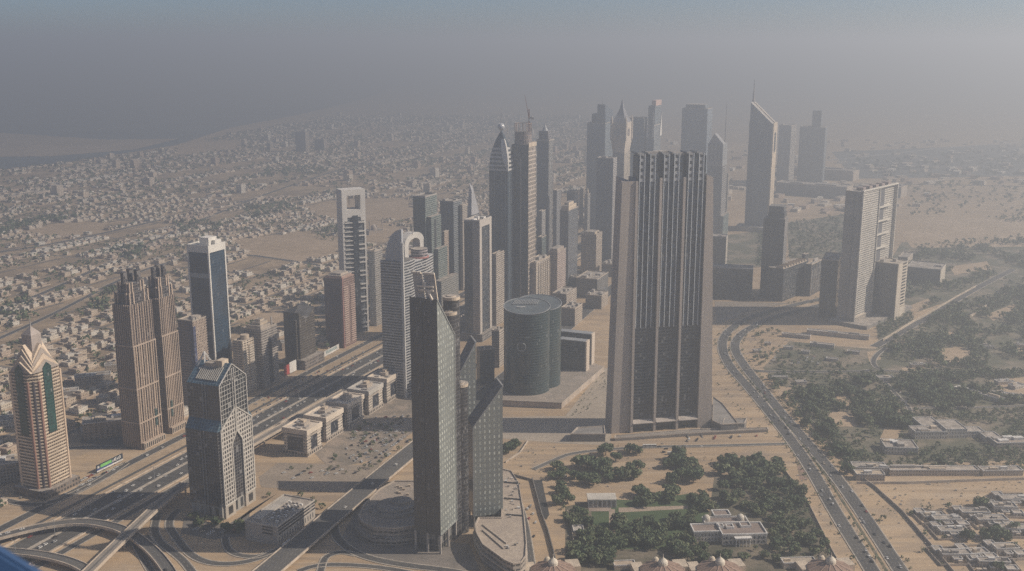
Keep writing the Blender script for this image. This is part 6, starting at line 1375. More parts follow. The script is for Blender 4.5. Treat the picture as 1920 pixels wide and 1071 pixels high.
# scattered low buildings far out on the inland side
for i in range(420):
    px, py = rv.uniform(1240, 1930), rv.uniform(262, 400)
    if inpoly(px, py, [(1640, 345), (1960, 345), (1960, 470), (1690, 470)]) and rv.random() < .8: continue
    x, y = G(px, py)
    if blocked(x, y): continue
    w, dp = rv.uniform(14, 46), rv.uniform(12, 26); a = rv.uniform(0, 1.4); house_mesh(mb, x, y, w, dp, rv.uniform(5, 14), None, 0, rv.randrange(5), cos(a), sin(a))
o = mb.build('distant_houses', m_vil + m_vroof); o['kind'] = 'stuff'
st = MB(); n_ = -3000 + 2 * 25 + 7.0
while n_ < -110:
    seg = []
    for i in range(90):
        p = W(-900 + 46 * i, n_); px, py = proj(*p); ok = -60 < px < 1100 and 300 < py < 900 and 900 < sqrt(p[0] ** 2 + p[1] ** 2) < 3400 and not blocked(*p) and not inpoly(px, py, [(-900, 330), (0, 318), (150, 301), (330, 280), (430, 252), (-900, 90)])
        if ok: seg.append((*p, .2))
        if (not ok or i == 89) and len(seg) > 1: ribbon(st, seg, 6.5)
        if not ok: seg = []
    n_ += 64
ss = -900 + 8 * 23 + 8.0
while ss < 3200:
    seg = []
    for i in range(70):
        p = W(ss, -3000 + 42 * i); px, py = proj(*p); ok = -60 < px < 1100 and 300 < py < 900 and 900 < sqrt(p[0] ** 2 + p[1] ** 2) < 3400 and SN(*p)[1] < -105 and not blocked(*p)
        if ok: seg.append((*p, .21))
        if (not ok or i == 69) and len(seg) > 1: ribbon(st, seg, 7.5)
        if not ok: seg = []
    ss += 9 * 23 + 16
struct('district_streets', st, patch_mat((.15, .135, .12), (.24, .205, .17), .02, .2))
print('houses', len(houses), len(mb.f))

# ================================================================ trees
m_leaf = []
for c in ((.085, .115, .05), (.062, .092, .042), (.12, .14, .066), (.10, .112, .056)):
    m, nt, b = nodes('leaves'); cc = mixc(nt, ramp(nt, noise(nt, .9, 3), 0, 1, .35, .65), tuple(v * .7 for v in c), tuple(v * 1.35 for v in c)); nt.links.new(cc, b.inputs['Base Color']); b.inputs['Roughness'].default_value = .8; m_leaf.append(m)
m_bark = solid((.11, .085, .065), .95, .25, .8)
rt = random.Random(5)
def rquad(mb, p, s, m, n=None):
    a = Vector((rt.gauss(0, 1), rt.gauss(0, 1), rt.gauss(0, 1)))
    n = (Vector(n) * 1.1 + a * .55).normalized() if n else a.normalized()
    u = n.cross(Vector((rt.gauss(0, 1), rt.gauss(0, 1), rt.gauss(0, 1)))).normalized(); v = n.cross(u); p = Vector(p)
    k = rt.uniform(.6, 1.2)
    mb.face([tuple(p + u * s), tuple(p + v * s * k), tuple(p - u * s * rt.uniform(.6, 1)), tuple(p - v * s * k)], m)
def crown(mb, R, z0, ht, lobes, per, s, ox=0, oy=0, mats=(0, 1, 2)):
    for i in range(lobes):
        a = rt.uniform(0, 2 * pi); rr = R * sqrt((i + .5) / lobes) * .72; zc = z0 + ht * rt.uniform(.28, .78) * (1 - .25 * rr / R); r = R * rt.uniform(.28, .46)
        cx, cy = ox + rr * cos(a), oy + rr * sin(a); m = rt.choice(mats)
        for j in range(per):
            d = Vector((rt.gauss(0, 1), rt.gauss(0, 1), rt.gauss(.25, 1))).normalized(); q = r * rt.uniform(.72, 1.08)
            rquad(mb, (cx + d.x * q, cy + d.y * q, zc + d.z * q * .75), s * rt.uniform(.7, 1.3), m if rt.random() < .75 else rt.choice(mats), d)
tprot = []
for i in range(8):
    R = rt.uniform(4.2, 5.4); ht = rt.uniform(5.5, 8.0); e = empty('tree', (0, 0, 0))
    b = MB(); b.cyl(0, 0, .34, 0, 2.6, 7, 0, 0, .22)
    for k in range(4): a = k * pi / 2 + rt.uniform(-.4, .4); b.bar((0, 0, 2.3), (R * .5 * cos(a), R * .5 * sin(a), 2.4 + ht * .45), .26, w2=.1)
    b.build('trunk', m_bark, e)
    b = MB(); crown(b, R, 1.2, ht, rt.randint(14, 18), 46, .66, mats=((0, 1), (0, 2), (1, 3), (0, 1, 2))[i % 4]); b.build('crown', m_leaf, e); tprot.append(e)
palm = empty('palm_tree', (0, 0, 0)); b = MB(); b.cyl(0, 0, .35, 0, 10, 7, 0, 0, .22); b.build('trunk', m_bark, palm); b = MB()
for k in range(18):
    a = 2 * pi * k / 18; up = rt.uniform(.2, 1.6); pr = None
    for j in range(5):
        t = j / 4; q = (3.6 * t * cos(a), 3.6 * t * sin(a), 10 + up * sin(t * pi) * 1.3 - 2.0 * t * t)
        if pr: b.face([(pr[0] - .45 * sin(a), pr[1] + .45 * cos(a), pr[2] - .2), (pr[0] + .45 * sin(a), pr[1] - .45 * cos(a), pr[2] - .2), (q[0] + .35 * sin(a), q[1] - .35 * cos(a), q[2] - .2), (q[0] - .35 * sin(a), q[1] + .35 * cos(a), q[2] - .2)], rt.randrange(2))
        pr = q
b.build('crown', m_leaf, palm)
TREES = []      # (x, y, scale, place)
from mathutils import noise as mnoise
def scatter(poly, n, place, smin=.8, smax=1.5, gap=4.0, force=False, clump=None):
    q = [G(*p) for p in poly]; x0 = min(p[0] for p in q); x1 = max(p[0] for p in q); y0 = min(p[1] for p in q); y1 = max(p[1] for p in q); c = t = 0; mine = []
    while c < n and t < n * 40:
        t += 1; x, y = rt.uniform(x0, x1), rt.uniform(y0, y1)
        if not inpoly(x, y, q) or (not force and blocked(x, y)): continue
        if clump is not None and mnoise.noise(Vector((x * .013, y * .013, 3.1))) + .5 * mnoise.noise(Vector((x * .04, y * .04, 1.7))) < clump: continue
        if any((x - a) ** 2 + (y - b_) ** 2 < gap * gap for a, b_ in mine): continue
        mine.append((x, y)); TREES.append((x, y, rt.uniform(smin, smax), place)); c += 1
pg = 'in the sandy yard before the giant finned slab'; pp = 'in the palace garden round the mansion'; pb = 'along the planted side of the boulevard'; pw = 'in the woods across the boulevard'
scatter([(1115, 858), (1165, 846), (1205, 852), (1200, 898), (1165, 908), (1120, 925), (1075, 905), (1072, 885)], 20, pg, 1.4, 2.1, 7)
scatter([(1035, 875), (1070, 880), (1070, 902), (1035, 900)], 4, pg, 1.1, 1.5, 6); scatter([(1032, 912), (1066, 915), (1066, 948), (1034, 945)], 5, pg, 1.2, 1.6, 6)
scatter([(1255, 858), (1300, 858), (1312, 885), (1310, 908), (1255, 908), (1250, 885)], 12, pg, 1.4, 2.2, 7)
scatter([(1342, 868), (1462, 868), (1468, 898), (1345, 900)], 22, pp, 1.3, 1.9, 6)
scatter([(1340, 900), (1475, 898), (1512, 935), (1525, 985), (1545, 1020), (1552, 1045), (1455, 1060), (1448, 1000), (1415, 962), (1345, 945)], 72, pp, 1.0, 1.6, 5.5)
scatter([(1190, 915), (1265, 920), (1265, 950), (1190, 950)], 11, pg, 1.2, 1.8, 6); scatter([(1055, 955), (1098, 962), (1112, 990), (1064, 990)], 9, pp, 1.0, 1.5)
scatter([(1072, 1005), (1145, 1000), (1152, 1062), (1075, 1066)], 22, pp, 1.2, 1.8, 6); scatter([(1150, 985), (1245, 992), (1252, 1036), (1156, 1038)], 20, pp, 1.1, 1.8, 6)
scatter([(1250, 975), (1310, 965), (1300, 1000), (1345, 1045), (1300, 1062), (1255, 1040)], 22, pp, 1.0, 1.6, 5.5); scatter([(1320, 925), (1350, 960), (1300, 962), (1290, 935)], 8, pp, 1.0, 1.5)
scatter([(1345, 1032), (1440, 1032), (1450, 1052), (1340, 1052)], 8, pp, .8, 1.2); scatter([(944, 842), (972, 838), (972, 862), (946, 868)], 5, 'beside the wedge tower forecourt', 1.2, 1.6, 4, True)
scatter([(1432, 712), (1468, 712), (1500, 765), (1545, 835), (1590, 890), (1572, 880), (1530, 835), (1482, 770)], 24, pb, 1.0, 1.5, 5)
scatter([(1492, 735), (1690, 708), (1705, 790), (1690, 835), (1640, 865), (1572, 858), (1535, 800)], 150, pw, 1.1, 1.9, 6.5, clump=-.12)
scatter([(1705, 708), (1850, 715), (1920, 770), (1830, 775), (1720, 765)], 90, pw, 1.1, 1.8, 7, clump=-.12); scatter([(1730, 848), (1862, 850), (1850, 886), (1728, 882)], 22, 'between the white villas across the boulevard', .9, 1.4, 6)
scatter([(1565, 870), (1722, 866), (1722, 884), (1570, 886)], 12, 'between the white villas across the boulevard', .8, 1.2)
for pl, n in (([(1340, 900), (1475, 898), (1512, 935), (1525, 985), (1545, 1020), (1552, 1045), (1455, 1060), (1448, 1000), (1415, 962), (1345, 945)], 90), ([(1072, 1005), (1145, 1000), (1152, 1062), (1075, 1066)], 30), ([(1150, 985), (1245, 992), (1252, 1036), (1156, 1038)], 26), ([(1250, 975), (1310, 965), (1300, 1000), (1345, 1045), (1300, 1062), (1255, 1040)], 40), ([(1342, 868), (1462, 868), (1468, 898), (1345, 900)], 24), ([(1320, 925), (1350, 960), (1300, 962), (1290, 935)], 14), ([(1055, 955), (1098, 962), (1112, 990), (1064, 990)], 12)): scatter(pl, n, 'far', .5, 1.0, 3.5)
for px, py, s in ((1742, 955, 1.0), (1776, 955, 1.1), (1838, 952, 1.6), (1850, 948, 1.2), (1868, 1010, 2.0), (1850, 1012, 1.5), (1814, 1014, 1.6), (1733, 1005, .9), (1772, 1012, .9), (1730, 1036, .8), (1760, 985, 1.0), (1708, 965, .8), (1885, 1015, 1.2), (1870, 1068, 1.2), (1900, 1030, 1.1), (1655, 975, .9)): TREES.append((*G(px, py), s, 'among the courtyard houses'))
scatter([(352, 968), (420, 985), (470, 990), (470, 1002), (365, 995)], 16, 'at the foot of the gabled hotel', .8, 1.2, 4, True); scatter([(482, 925), (520, 938), (600, 962), (616, 948), (560, 930), (500, 918)], 9, 'around the long low building', .8, 1.2, 5)
scatter([(625, 838), (700, 782), (765, 775), (770, 835), (695, 890), (625, 868)], 30, 'in the parking lots behind the office blocks', .55, 1.0, 7, True); scatter([(500, 880), (680, 876), (720, 880), (640, 890)], 9, 'in the parking lots behind the office blocks', .5, .8, 6, True)
scatter([(1405, 655), (1590, 690), (1640, 690), (1600, 705), (1420, 700)], 26, 'along the dusty compound', .8, 1.3, 6); scatter([(1400, 630), (1440, 615), (1470, 625), (1420, 645)], 8, 'along the dusty compound', .8, 1.2, 5)
scatter([(1640, 662), (1720, 612), (1835, 552), (1930, 540), (1930, 690), (1700, 694)], 620, 'far', 1.0, 2.0, 7, clump=.02)
scatter([(1650, 702), (1930, 700), (1930, 760), (1710, 765)], 190, 'far', 1.0, 1.8, 6, clump=-.1)
scatter([(1715, 778), (1930, 768), (1930, 806), (1800, 790)], 70, 'far', .7, 1.2, 6)
scatter([(1880, 800), (1940, 800), (1940, 880), (1880, 880)], 40, 'far', .7, 1.2, 6)
scatter([(1440, 690), (1640, 690), (1640, 722), (1480, 722)], 70, 'far', .6, 1.1, 6)
scatter([(1640, 600), (1710, 590), (1715, 610), (1655, 650)], 60, 'far', .7, 1.2, 6)
scatter([(1366, 442), (1436, 434), (1446, 500), (1340, 505)], 90, 'far', .8, 1.3, 6)
scatter([(1475, 420), (1592, 402), (1592, 482), (1480, 485)], 220, 'far', .8, 1.4, 6)
scatter([(1420, 640), (1640, 665), (1640, 690), (1405, 680)], 50, 'far', .5, 1.0, 6)
scatter([(1440, 705), (1480, 700), (1560, 800), (1622, 880), (1598, 890), (1532, 838), (1482, 768)], 110, 'far', .7, 1.3, 4)
scatter([(1700, 845), (1930, 840), (1930, 886), (1700, 884)], 90, 'far', .6, 1.2, 5)
scatter([(1640, 705), (1720, 705), (1725, 785), (1650, 790)], 70, 'far', .7, 1.3, 5)
scatter([(1560, 840), (1660, 855), (1650, 880), (1590, 880)], 36, 'far', .6, 1.1, 4)
scatter([(1560, 700), (1930, 695), (1930, 830), (1600, 860)], 160, 'far', .6, 1.2, 6)
scatter([(1700, 345), (1930, 340), (1930, 400), (1700, 405)], 130, 'far', 1.0, 2.0, 10)
scatter([(1060, 780), (1135, 695), (1142, 720), (1100, 778)], 26, 'on the paved plaza by the giant finned slab', .28, .45, 5, True); scatter([(1340, 700), (1352, 720), (1440, 815), (1425, 812), (1350, 735)], 16, 'on the paved strip by the boulevard', .3, .5, 6, True)
scatter([(1690, 475), (1930, 450), (1940, 530), (1840, 540), (1720, 585), (1690, 560)], 360, 'far', 1.0, 2.0, 8, clump=.05)
scatter([(1492, 735), (1690, 708), (1705, 790), (1690, 835), (1640, 865), (1572, 858), (1535, 800)], 70, 'far', .7, 1.3, 5)
scatter([(1640, 662), (1720, 612), (1800, 600), (1800, 660), (1700, 680)], 120, 'far', .9, 1.4, 5)
scatter([(1780, 480), (1720, 472), (1700, 462), (1930, 440)], 60, 'far', .9, 1.4, 8); scatter([(1380, 460), (1430, 440), (1440, 490), (1380, 500)], 20, 'far', .9, 1.4, 8); scatter([(1480, 420), (1580, 410), (1585, 470), (1490, 480)], 40, 'far', .9, 1.4, 8); scatter([(1840, 410), (1930, 400), (1930, 420)], 30, 'far', .9, 1.4, 8)
scatter([(1600, 300), (1930, 280), (1930, 340), (1650, 335)], 120, 'far', 1.5, 2.6, 12)
TREES.sort(key=lambda t: -t[2] / sqrt(t[0] ** 2 + t[1] ** 2))
usedt = set(); mass = MB(); nt_ = 0
for x, y, s, place in TREES:
    if nt_ < 292 and place != 'far' and not hidden(x, y, 5):
        nt_ += 1; j = rt.randrange(8); e = tprot[j]; o = e if j not in usedt else copy_tree(e); usedt.add(j)
        o.location = (x, y, 0); o.rotation_euler.z = rt.uniform(0, 6.28); o.scale = (s * rt.uniform(.92, 1.1), s * rt.uniform(.92, 1.1), s * rt.uniform(.85, 1.1))
        sz = 'large' if s > 1.45 else ('middling' if s > .8 else 'small')
        tag(o, None, 'tree', 'trees ' + place); key = {pg: 'yard', pp: 'palace', pw: 'woods'}.get(place, ''); px, py = proj(x, y)
        post(o, '%s green tree' % sz, {pg: 'in the sandy yard', pp: '', pw: ''}.get(place, place), key, px, py)
    else:
        R = 4.2 * s; d = sqrt(x * x + y * y)
        for _ in range(4):
            a = rt.uniform(0, 6.28); r = R * .5 * sqrt(rt.random()); zc = R * rt.uniform(.55, 1.25); m = rt.randrange(3)
            for k in range(12 if d < 2600 else 6):
                dd = Vector((rt.gauss(0, 1), rt.gauss(0, 1), rt.gauss(.3, 1))).normalized(); q = R * .5
                rquad(mass, (x + r * cos(a) + dd.x * q, y + r * sin(a) + dd.y * q, zc + dd.z * q * .8), R * (.2 if d < 2600 else .3) * rt.uniform(.7, 1.3), m, dd)
o = mass.build('distant_woods', m_leaf); o['kind'] = 'stuff'
tw = MB()
for d, x, y, R in gtrees:
    if blocked(x, y): continue
    for k in range(10 if d < 2400 else 7):
        dd = Vector((rt.gauss(0, 1), rt.gauss(0, 1), rt.gauss(.3, 1))).normalized()
        rquad(tw, (x + dd.x * R * .8, y + dd.y * R * .8, R * 1.0 + dd.z * R * .7), R * .5 * rt.uniform(.7, 1.3), rt.randrange(3), dd)
# belts of dark trees in the district
for poly, n in (([(-20, 425), (60, 412), (130, 402), (150, 412), (40, 432), (-20, 450)], 130), ([(330, 420), (380, 412), (420, 425), (380, 445), (335, 440)], 60), ([(150, 480), (220, 470), (300, 455), (260, 485)], 50), ([(490, 320), (560, 312), (620, 318), (600, 330), (500, 332)], 120), ([(0, 580), (60, 555), (70, 600), (10, 620)], 40), ([(455, 390), (540, 380), (560, 395), (470, 410)], 80), ([(590, 430), (640, 425), (640, 450), (600, 455)], 25), ([(160, 560), (220, 540), (215, 580), (170, 590)], 30)):
    q = [G(*p) for p in poly]; x0 = min(p[0] for p in q); x1 = max(p[0] for p in q); y0 = min(p[1] for p in q); y1 = max(p[1] for p in q)
    for _ in range(n * 4):
        x, y = rt.uniform(x0, x1), rt.uniform(y0, y1)
        if n > 0 and inpoly(x, y, q):
            n -= 1; R = rt.uniform(4, 7.5)
            for k in range(12):
                dd = Vector((rt.gauss(0, 1), rt.gauss(0, 1), rt.gauss(.3, 1))).normalized(); rquad(tw, (x + dd.x * R * .8, y + dd.y * R * .8, R * 1.0 + dd.z * R * .7), R * .45 * rt.uniform(.7, 1.3), rt.randrange(3), dd)
o = tw.build('district_foliage', m_leaf); o['kind'] = 'stuff'
for i, (px, py) in enumerate(((1897, 998), (1905, 1000), (1888, 855), (1855, 862))):
    o = palm if i == 0 else copy_tree(palm); o.location = (*G(px, py), 0); o.rotation_euler.z = i; o.scale = (1, 1, .9 + .15 * i)
    tag(o, ('tall lone palm beside the courtyard houses', 'slightly taller palm next to the lone palm by the courtyard houses', 'palm standing by the beige terrace villa', 'palm between the white villa complex and the tree row')[i], 'palm tree')
print('trees', len(TREES), nt_, len(gtrees))

# ================================================================ vehicles and lamps
hb = MB()
for line_, o_, sp in ((HL, 9.6, 6), (HL, -10.5, 12), (HR, 10.5, 8)):
    q = offs(line_, o_)
    for a, e in zip(q, q[1:]):
        l = sqrt((a[0] - e[0]) ** 2 + (a[1] - e[1]) ** 2)
        for i in range(max(1, int(l / sp * 1.5))):
            if rt.random() < .4: continue
            t = rt.random(); x = a[0] + (e[0] - a[0]) * t + rt.uniform(-1.6, 1.6); y = a[1] + (e[1] - a[1]) * t + rt.uniform(-1.6, 1.6); R = rt.uniform(.7, 2.0)
            for _ in range(14):
                dd = Vector((rt.gauss(0, 1), rt.gauss(0, 1), rt.gauss(.3, 1))).normalized(); rquad(hb, (x + dd.x * R, y + dd.y * R, R + dd.z * R * .8), R * .5, rt.randrange(3), dd)
# low scrub and rubble on the open sand
for poly, n in (([(1600, 905), (1930, 902), (1930, 1071), (1780, 1071)], 420), ([(1030, 830), (1480, 830), (1480, 860), (1240, 905), (1030, 930)], 130), ([(1410, 620), (1640, 665), (1600, 690), (1400, 680)], 260), ([(1480, 880), (1600, 1071), (1640, 1071), (1520, 880)], 60), ([(960, 830), (1030, 840), (1010, 900), (950, 900)], 50), ([(1340, 570), (1460, 565), (1360, 640)], 60), ([(1700, 400), (1930, 400), (1930, 460), (1700, 460)], 200), ([(480, 760), (700, 680), (710, 700), (500, 790)], 90), ([(0, 930), (240, 870), (250, 890), (0, 970)], 90)):
    q = [G(*p) for p in poly]; x0 = min(p[0] for p in q); x1 = max(p[0] for p in q); y0 = min(p[1] for p in q); y1 = max(p[1] for p in q)
    for _ in range(n):
        x, y = rt.uniform(x0, x1), rt.uniform(y0, y1)
        if not inpoly(x, y, q) or blocked(x, y): continue
        R = rt.uniform(.3, 1.1)
        if rt.random() < .4: hb.box(x - R, x + R, y - R * .6, y + R * .6, 0, R * rt.uniform(.6, 1.6), 4)
        else:
            for _ in range(8): dd = Vector((rt.gauss(0, 1), rt.gauss(0, 1), rt.gauss(.3, 1))).normalized(); rquad(hb, (x + dd.x * R, y + dd.y * R, R * .7 + dd.z * R * .6), R * .5, rt.randrange(4), dd)
o = hb.build('scrub_and_rubble', m_leaf + [m_conc]); o['kind'] = 'stuff'
m_glass = solid((.02, .024, .03), .15, .05); m_tyre = solid((.02, .02, .02), .9)
def car_proto(name, paint, prof, cab, L, wd):
    b = MB(); b.profy([(x, z) for x, z in prof], -wd / 2, wd / 2, 0, 0); c = MB()
    b.profy(cab, -wd / 2 + .16, wd / 2 - .16, 1, [0, 1, 0, 1])
    for y in (-L * .32, L * .32):
        for x in (-wd / 2 + .02, wd / 2 - .02):
            n = 10; b.profy([(y + .34 * cos(2 * pi * k / n), .34 + .34 * sin(2 * pi * k / n)) for k in range(n)], x - .1, x + .1, 2, 2)
    o = b.build(name, [paint, m_glass, m_tyre]); return o
paints = [('white', (.68, .67, .65)), ('silver', (.42, .42, .42)), ('dark', (.05, .05, .055)), ('red', (.32, .06, .05)), ('beige', (.5, .43, .34))]
cars = []
for nm, c in paints:
    p = solid(c, .35, .04, streak=False)
    cars.append((nm, 'car', car_proto('car', p, [(-2.2, .3), (2.2, .3), (2.25, .75), (1.2, .95), (-1.5, .98), (-2.2, .9)], [(-1.6, .97), (1.15, .94), (.45, 1.45), (-1.0, 1.47)], 4.4, 1.8)))
    cars.append((nm, 'suv', car_proto('car', p, [(-2.3, .35), (2.3, .35), (2.35, .95), (1.3, 1.12), (-2.2, 1.15), (-2.3, 1.0)], [(-2.1, 1.14), (1.2, 1.11), (.6, 1.8), (-1.95, 1.84)], 4.7, 1.9)))
usedc = set(); rc = random.Random(3); CARS = []
def put_car(x, y, z, ang, place, w=(9, 5, 3, 1, 2)):
    px, py = proj(x, y)
    if not (-10 < px < 1930 and py < 1085) or hidden(x, y, 1): return
    CARS.append((sqrt(x * x + y * y), x, y, z, ang, place, rc.choices(range(5), w)[0] * 2 + (rc.random() < .4)))
def build_cars():
    CARS.sort(); mb = MB()
    for i, (d, x, y, z, ang, place, j) in enumerate(CARS):
        nm, tp, e = cars[j]; px, py = proj(x, y)
        if i < 290:
            if j in usedc: o = e.copy(); COL.objects.link(o)
            else: o = e; usedc.add(j)
            o.location = (x, y, z); o.rotation_euler.z = ang - pi / 2; tag(o, None, 'car', 'cars ' + ('on the ' + place if 'lanes' in place and 'on' not in place.split() else place)); post(o, '%s %s' % (nm, tp), place, 'highway' if 'highway lanes' in place else ('boulevard' if 'boulevard' in place else ''), px, py)
        else:
            c, s_ = cos(ang), sin(ang); P_ = lambda u, v: (x + u * c - v * s_, y + u * s_ + v * c)
            mb.prism([P_(-2.2, -.9), P_(2.2, -.9), P_(2.2, .9), P_(-2.2, .9)], z + .3, z + .95, j // 2, j // 2)
            mb.prism([P_(-1.6, -.8), P_(1.1, -.8), P_(1.1, .8), P_(-1.6, .8)], z + .95, z + 1.5, 5, j // 2, [P_(-1.1, -.7), P_(.5, -.7), P_(.5, .7), P_(-1.1, .7)])
    o = mb.build('distant_traffic', [solid(c, .35, .04, streak=False) for _, c in paints] + [m_glass]); o['kind'] = 'stuff'
def along(q, w, nl, mean, place, rev=False, t0=0., tmax=1e9):
    acc = 0; nxt = rc.uniform(0, mean)
    for a, e in zip(q, q[1:]):
        l = sqrt((a[0] - e[0]) ** 2 + (a[1] - e[1]) ** 2); ang = atan2(e[1] - a[1], e[0] - a[0])
        while nxt < acc + l:
            t = (nxt - acc) / l; k = rc.randrange(nl); o = -w / 2 + w * (k + .5) / nl; x = a[0] + (e[0] - a[0]) * t + sin(ang) * o; y = a[1] + (e[1] - a[1]) * t - cos(ang) * o
            if t0 < nxt < tmax: put_car(x, y, (a[2] + (e[2] - a[2]) * t) + .03, ang + (pi if rev else 0), place)
            nxt += rc.expovariate(1 / mean) + 6
        acc += l
def clear(q, a=0): return q
along(QA, 17, 5, 7, 'far highway lanes', True, 180, 1250)
along(QB, 17, 5, 9, 'near highway lanes', False, 180, 1250)
along(QF, 10, 2, 30, 'on the service road below the towers', False, 250, 1100)
along(HL, 13, 4, 17, 'near boulevard lanes', False, 0, 900)
along(HR, 13, 4, 17, 'far boulevard lanes', True, 0, 900)
along(R1, 8, 2, 50, 'crossing the curved ramp bridge', False); along(FLY, 20, 4, 70, 'on the straight flyover', False)
def lot(poly, n, place, ang, row=None):
    q = [G(*p) for p in poly]; x0 = min(p[0] for p in q); x1 = max(p[0] for p in q); y0 = min(p[1] for p in q); y1 = max(p[1] for p in q); c = t = 0; m = []
    while c < n and t < n * 60:
        t += 1; x, y = rc.uniform(x0, x1), rc.uniform(y0, y1)
        s, v = SN(x, y); v = round(v / 9) * 9; x, y = W(round(s / 2.8) * 2.8, v)
        if not inpoly(x, y, q) or any(abs(x - a) + abs(y - b_) < 2.7 for a, b_ in m): continue
        m.append((x, y)); c += 1; put_car(x, y, .22, ang + rc.choice((0, pi)), place, (6, 4, 4, 1, 2))
lot([(640, 830), (700, 785), (765, 780), (765, 835), (700, 870), (640, 862)], 44, 'parked in the lots behind the office blocks', R22)
lot([(500, 885), (660, 880), (700, 890), (560, 900)], 14, 'parked in the open lot by the gabled hotel', R22 + .3)
lot([(360, 990), (470, 988), (470, 1004), (380, 1006)], 12, 'parked under the gabled hotel', R22)
lot([(1230, 838), (1320, 836), (1340, 850), (1250, 855)], 10, 'parked on the sand before the giant finned slab', 0.2)
lot([(120, 905), (180, 885), (235, 862), (240, 872), (150, 915)], 14, 'parked by the long dark billboard', R22)
lot([(470, 755), (500, 740), (560, 715), (565, 722), (480, 765)], 16, 'parked below the grey apartment tower', R22)
lot([(985, 940), (1000, 945), (1012, 1010), (996, 1010)], 7, 'parked on the lane beside the prow podium', 1.3)
lot([(640, 830), (700, 785), (765, 780), (765, 835), (700, 870), (640, 862)], 60, 'parked in the lots behind the office blocks', R22 + pi / 2)
lot([(470, 765), (560, 715), (680, 660), (690, 668), (580, 722), (480, 775)], 70, 'parked along the sandy highway strip', R22 + pi / 2)
lot([(120, 905), (180, 885), (235, 862), (250, 866), (150, 920)], 24, 'parked by the long dark billboard', R22 + .4)
lot([(1410, 650), (1560, 670), (1540, 690), (1410, 672)], 40, 'parked in the dusty compound', .4)
lot([(1672, 728), (1690, 722), (1712, 762), (1700, 770)], 14, 'parked along the garden lane', 1.0)
lot([(1285, 823), (1425, 813), (1425, 818), (1290, 829)], 12, 'parked along the entrance wall of the finned slab', 1.2)
build_cars()
for j, (nm, tp, e) in enumerate(cars):
    if j not in usedc: bpy.data.objects.remove(e)
# buses
def bus(px, py, ang, label, c=(.66, .65, .62), z=.3, L=12):
    x, y = G(px, py, z); o = empty('bus', (x, y, z), ang); tag(o, label, 'bus')
    b = MB(); b.box(-L / 2, L / 2, -1.3, 1.3, .45, 3.1); b.build('body', solid(c, .4, .05), o)
    b = MB(); b.box(-L / 2 + .4, L / 2 + .02, -1.33, 1.33, 1.6, 2.5); b.build('window_strip', m_glass, o)
    for xx in (-L * .3, L * .32):
        for yy in (-1.25, 1.25): b = MB(); n = 10; b.profx([(xx + .5 * cos(2 * pi * k / n), .5 + .5 * sin(2 * pi * k / n)) for k in range(n)], yy - .12, yy + .12); b.build('wheel', m_tyre, o)
bus(538, 1021, atan2(RY, RX) , 'white and blue coach on the slip lane beside the flyover'); bus(1137, 882, .1, 'white bus parked among the yard trees'); bus(1137, 888, .1, 'second white bus just in front of the one among the yard trees')
bus(1218, 838, .06, 'long white bus on the lane before the giant finned slab', L=16); bus(1263, 852, .02, 'white parked truck in front of the round yard trees', L=14); bus(1052, 896, .05, 'white bus by the yard trees near the sunken ramp')
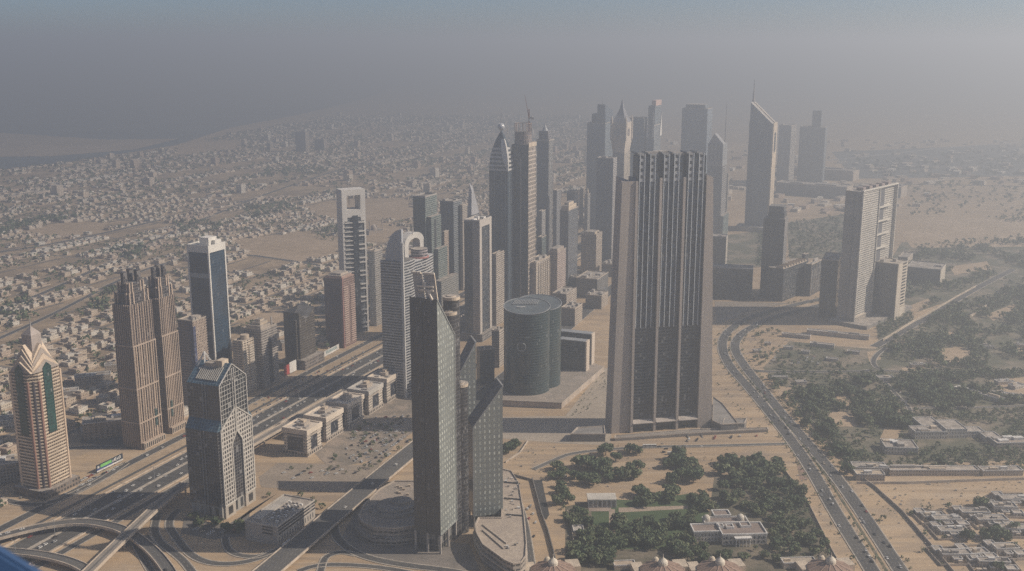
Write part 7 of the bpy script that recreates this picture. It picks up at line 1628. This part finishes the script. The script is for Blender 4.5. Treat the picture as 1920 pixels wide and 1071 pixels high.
# street lamps of the highway median and boulevard
lp = empty('street_lamp', (0, 0, 0)); b = MB(); b.cyl(0, 0, .3, 0, 15, 6, 0, 0, .16); b.build('pole', m_steel, lp); b = MB(); b.bar((-3.2, 0, 15.3), (0, 0, 14.8), .22); b.bar((3.2, 0, 15.3), (0, 0, 14.8), .22); b.build('arm', m_steel, lp)
for s in (-3.4, 3.4): b = MB(); b.box(s - .6, s + .6, -.25, .25, 15.2, 15.45); b.build('lamp_head', m_conc, lp)
first = True
for k in range(30):
    x, y = W(-560 + 46 * k, 0)
    if hidden(x, y, 8): continue
    o = lp if first else copy_tree(lp); first = False; o.location = (x, y, .4); o.rotation_euler.z = -R22
    tag(o, None, 'street lamp', 'street lamps on the highway median'); post(o, 'tall double armed street lamp', 'highway median', 'highway', *proj(x, y))
for i, (x, y, z) in enumerate(HL[2:34:2]):
    o = copy_tree(lp); o.location = (x + 8.5, y - 3, .2); o.rotation_euler.z = .6; o.scale = (.7, .7, .7); tag(o, None, 'street lamp', 'street lamps on the boulevard median'); post(o, 'slender street lamp', 'boulevard median', 'boulevard', *proj(x, y))
finish_labels()
print('cars', len(CARS))

# ================================================================ air and light
EL, AZ = 38.0, 91.0
w = bpy.data.worlds.new('World'); S.world = w; w.use_nodes = True; nt = w.node_tree; bg = nt.nodes['Background']
sk = nt.nodes.new('ShaderNodeTexSky'); sk.sky_type = 'NISHITA'; sk.sun_disc = False; sk.sun_elevation = radians(EL); sk.sun_rotation = radians(AZ)
sk.air_density = .75; sk.dust_density = .75; sk.ozone_density = 6
nt.links.new(sk.outputs[0], bg.inputs[0]); bg.inputs[1].default_value = .06
l = bpy.data.lights.new('sun', 'SUN'); l.energy = 5.0; l.angle = radians(.5); l.color = (1, .87, .71)
lo = bpy.data.objects.new('sun', l); COL.objects.link(lo)
a, e = radians(AZ), radians(EL); lo.rotation_euler = Vector((sin(a) * cos(e), cos(a) * cos(e), sin(e))).to_track_quat('Z', 'Y').to_euler()
hm = bpy.data.materials.new('haze'); hm.use_nodes = True; n_ = hm.node_tree; n_.nodes.remove(n_.nodes['Principled BSDF']); pv = n_.nodes.new('ShaderNodeVolumePrincipled')
pv.inputs['Color'].default_value = (.85, .905, .96, 1); pv.inputs['Density'].default_value = .00040; pv.inputs['Anisotropy'].default_value = .46
n_.links.new(pv.outputs[0], n_.nodes['Material Output'].inputs['Volume'])
b = MB(); b.box(-43000, 43000, -1600, 47000, -1.6, 540); o = b.build('haze', hm); o['kind'] = 'stuff'
S.view_settings.view_transform = 'Standard'; S.view_settings.look = 'None'; S.view_settings.gamma = 1; S.view_settings.use_curve_mapping = False; S.view_settings.exposure = .41
S.cycles.use_denoising = False; S.cycles.volume_bounces = 0; S.cycles.max_bounces = 5; S.cycles.diffuse_bounces = 2; S.cycles.glossy_bounces = 2; S.cycles.sample_clamp_indirect = 6
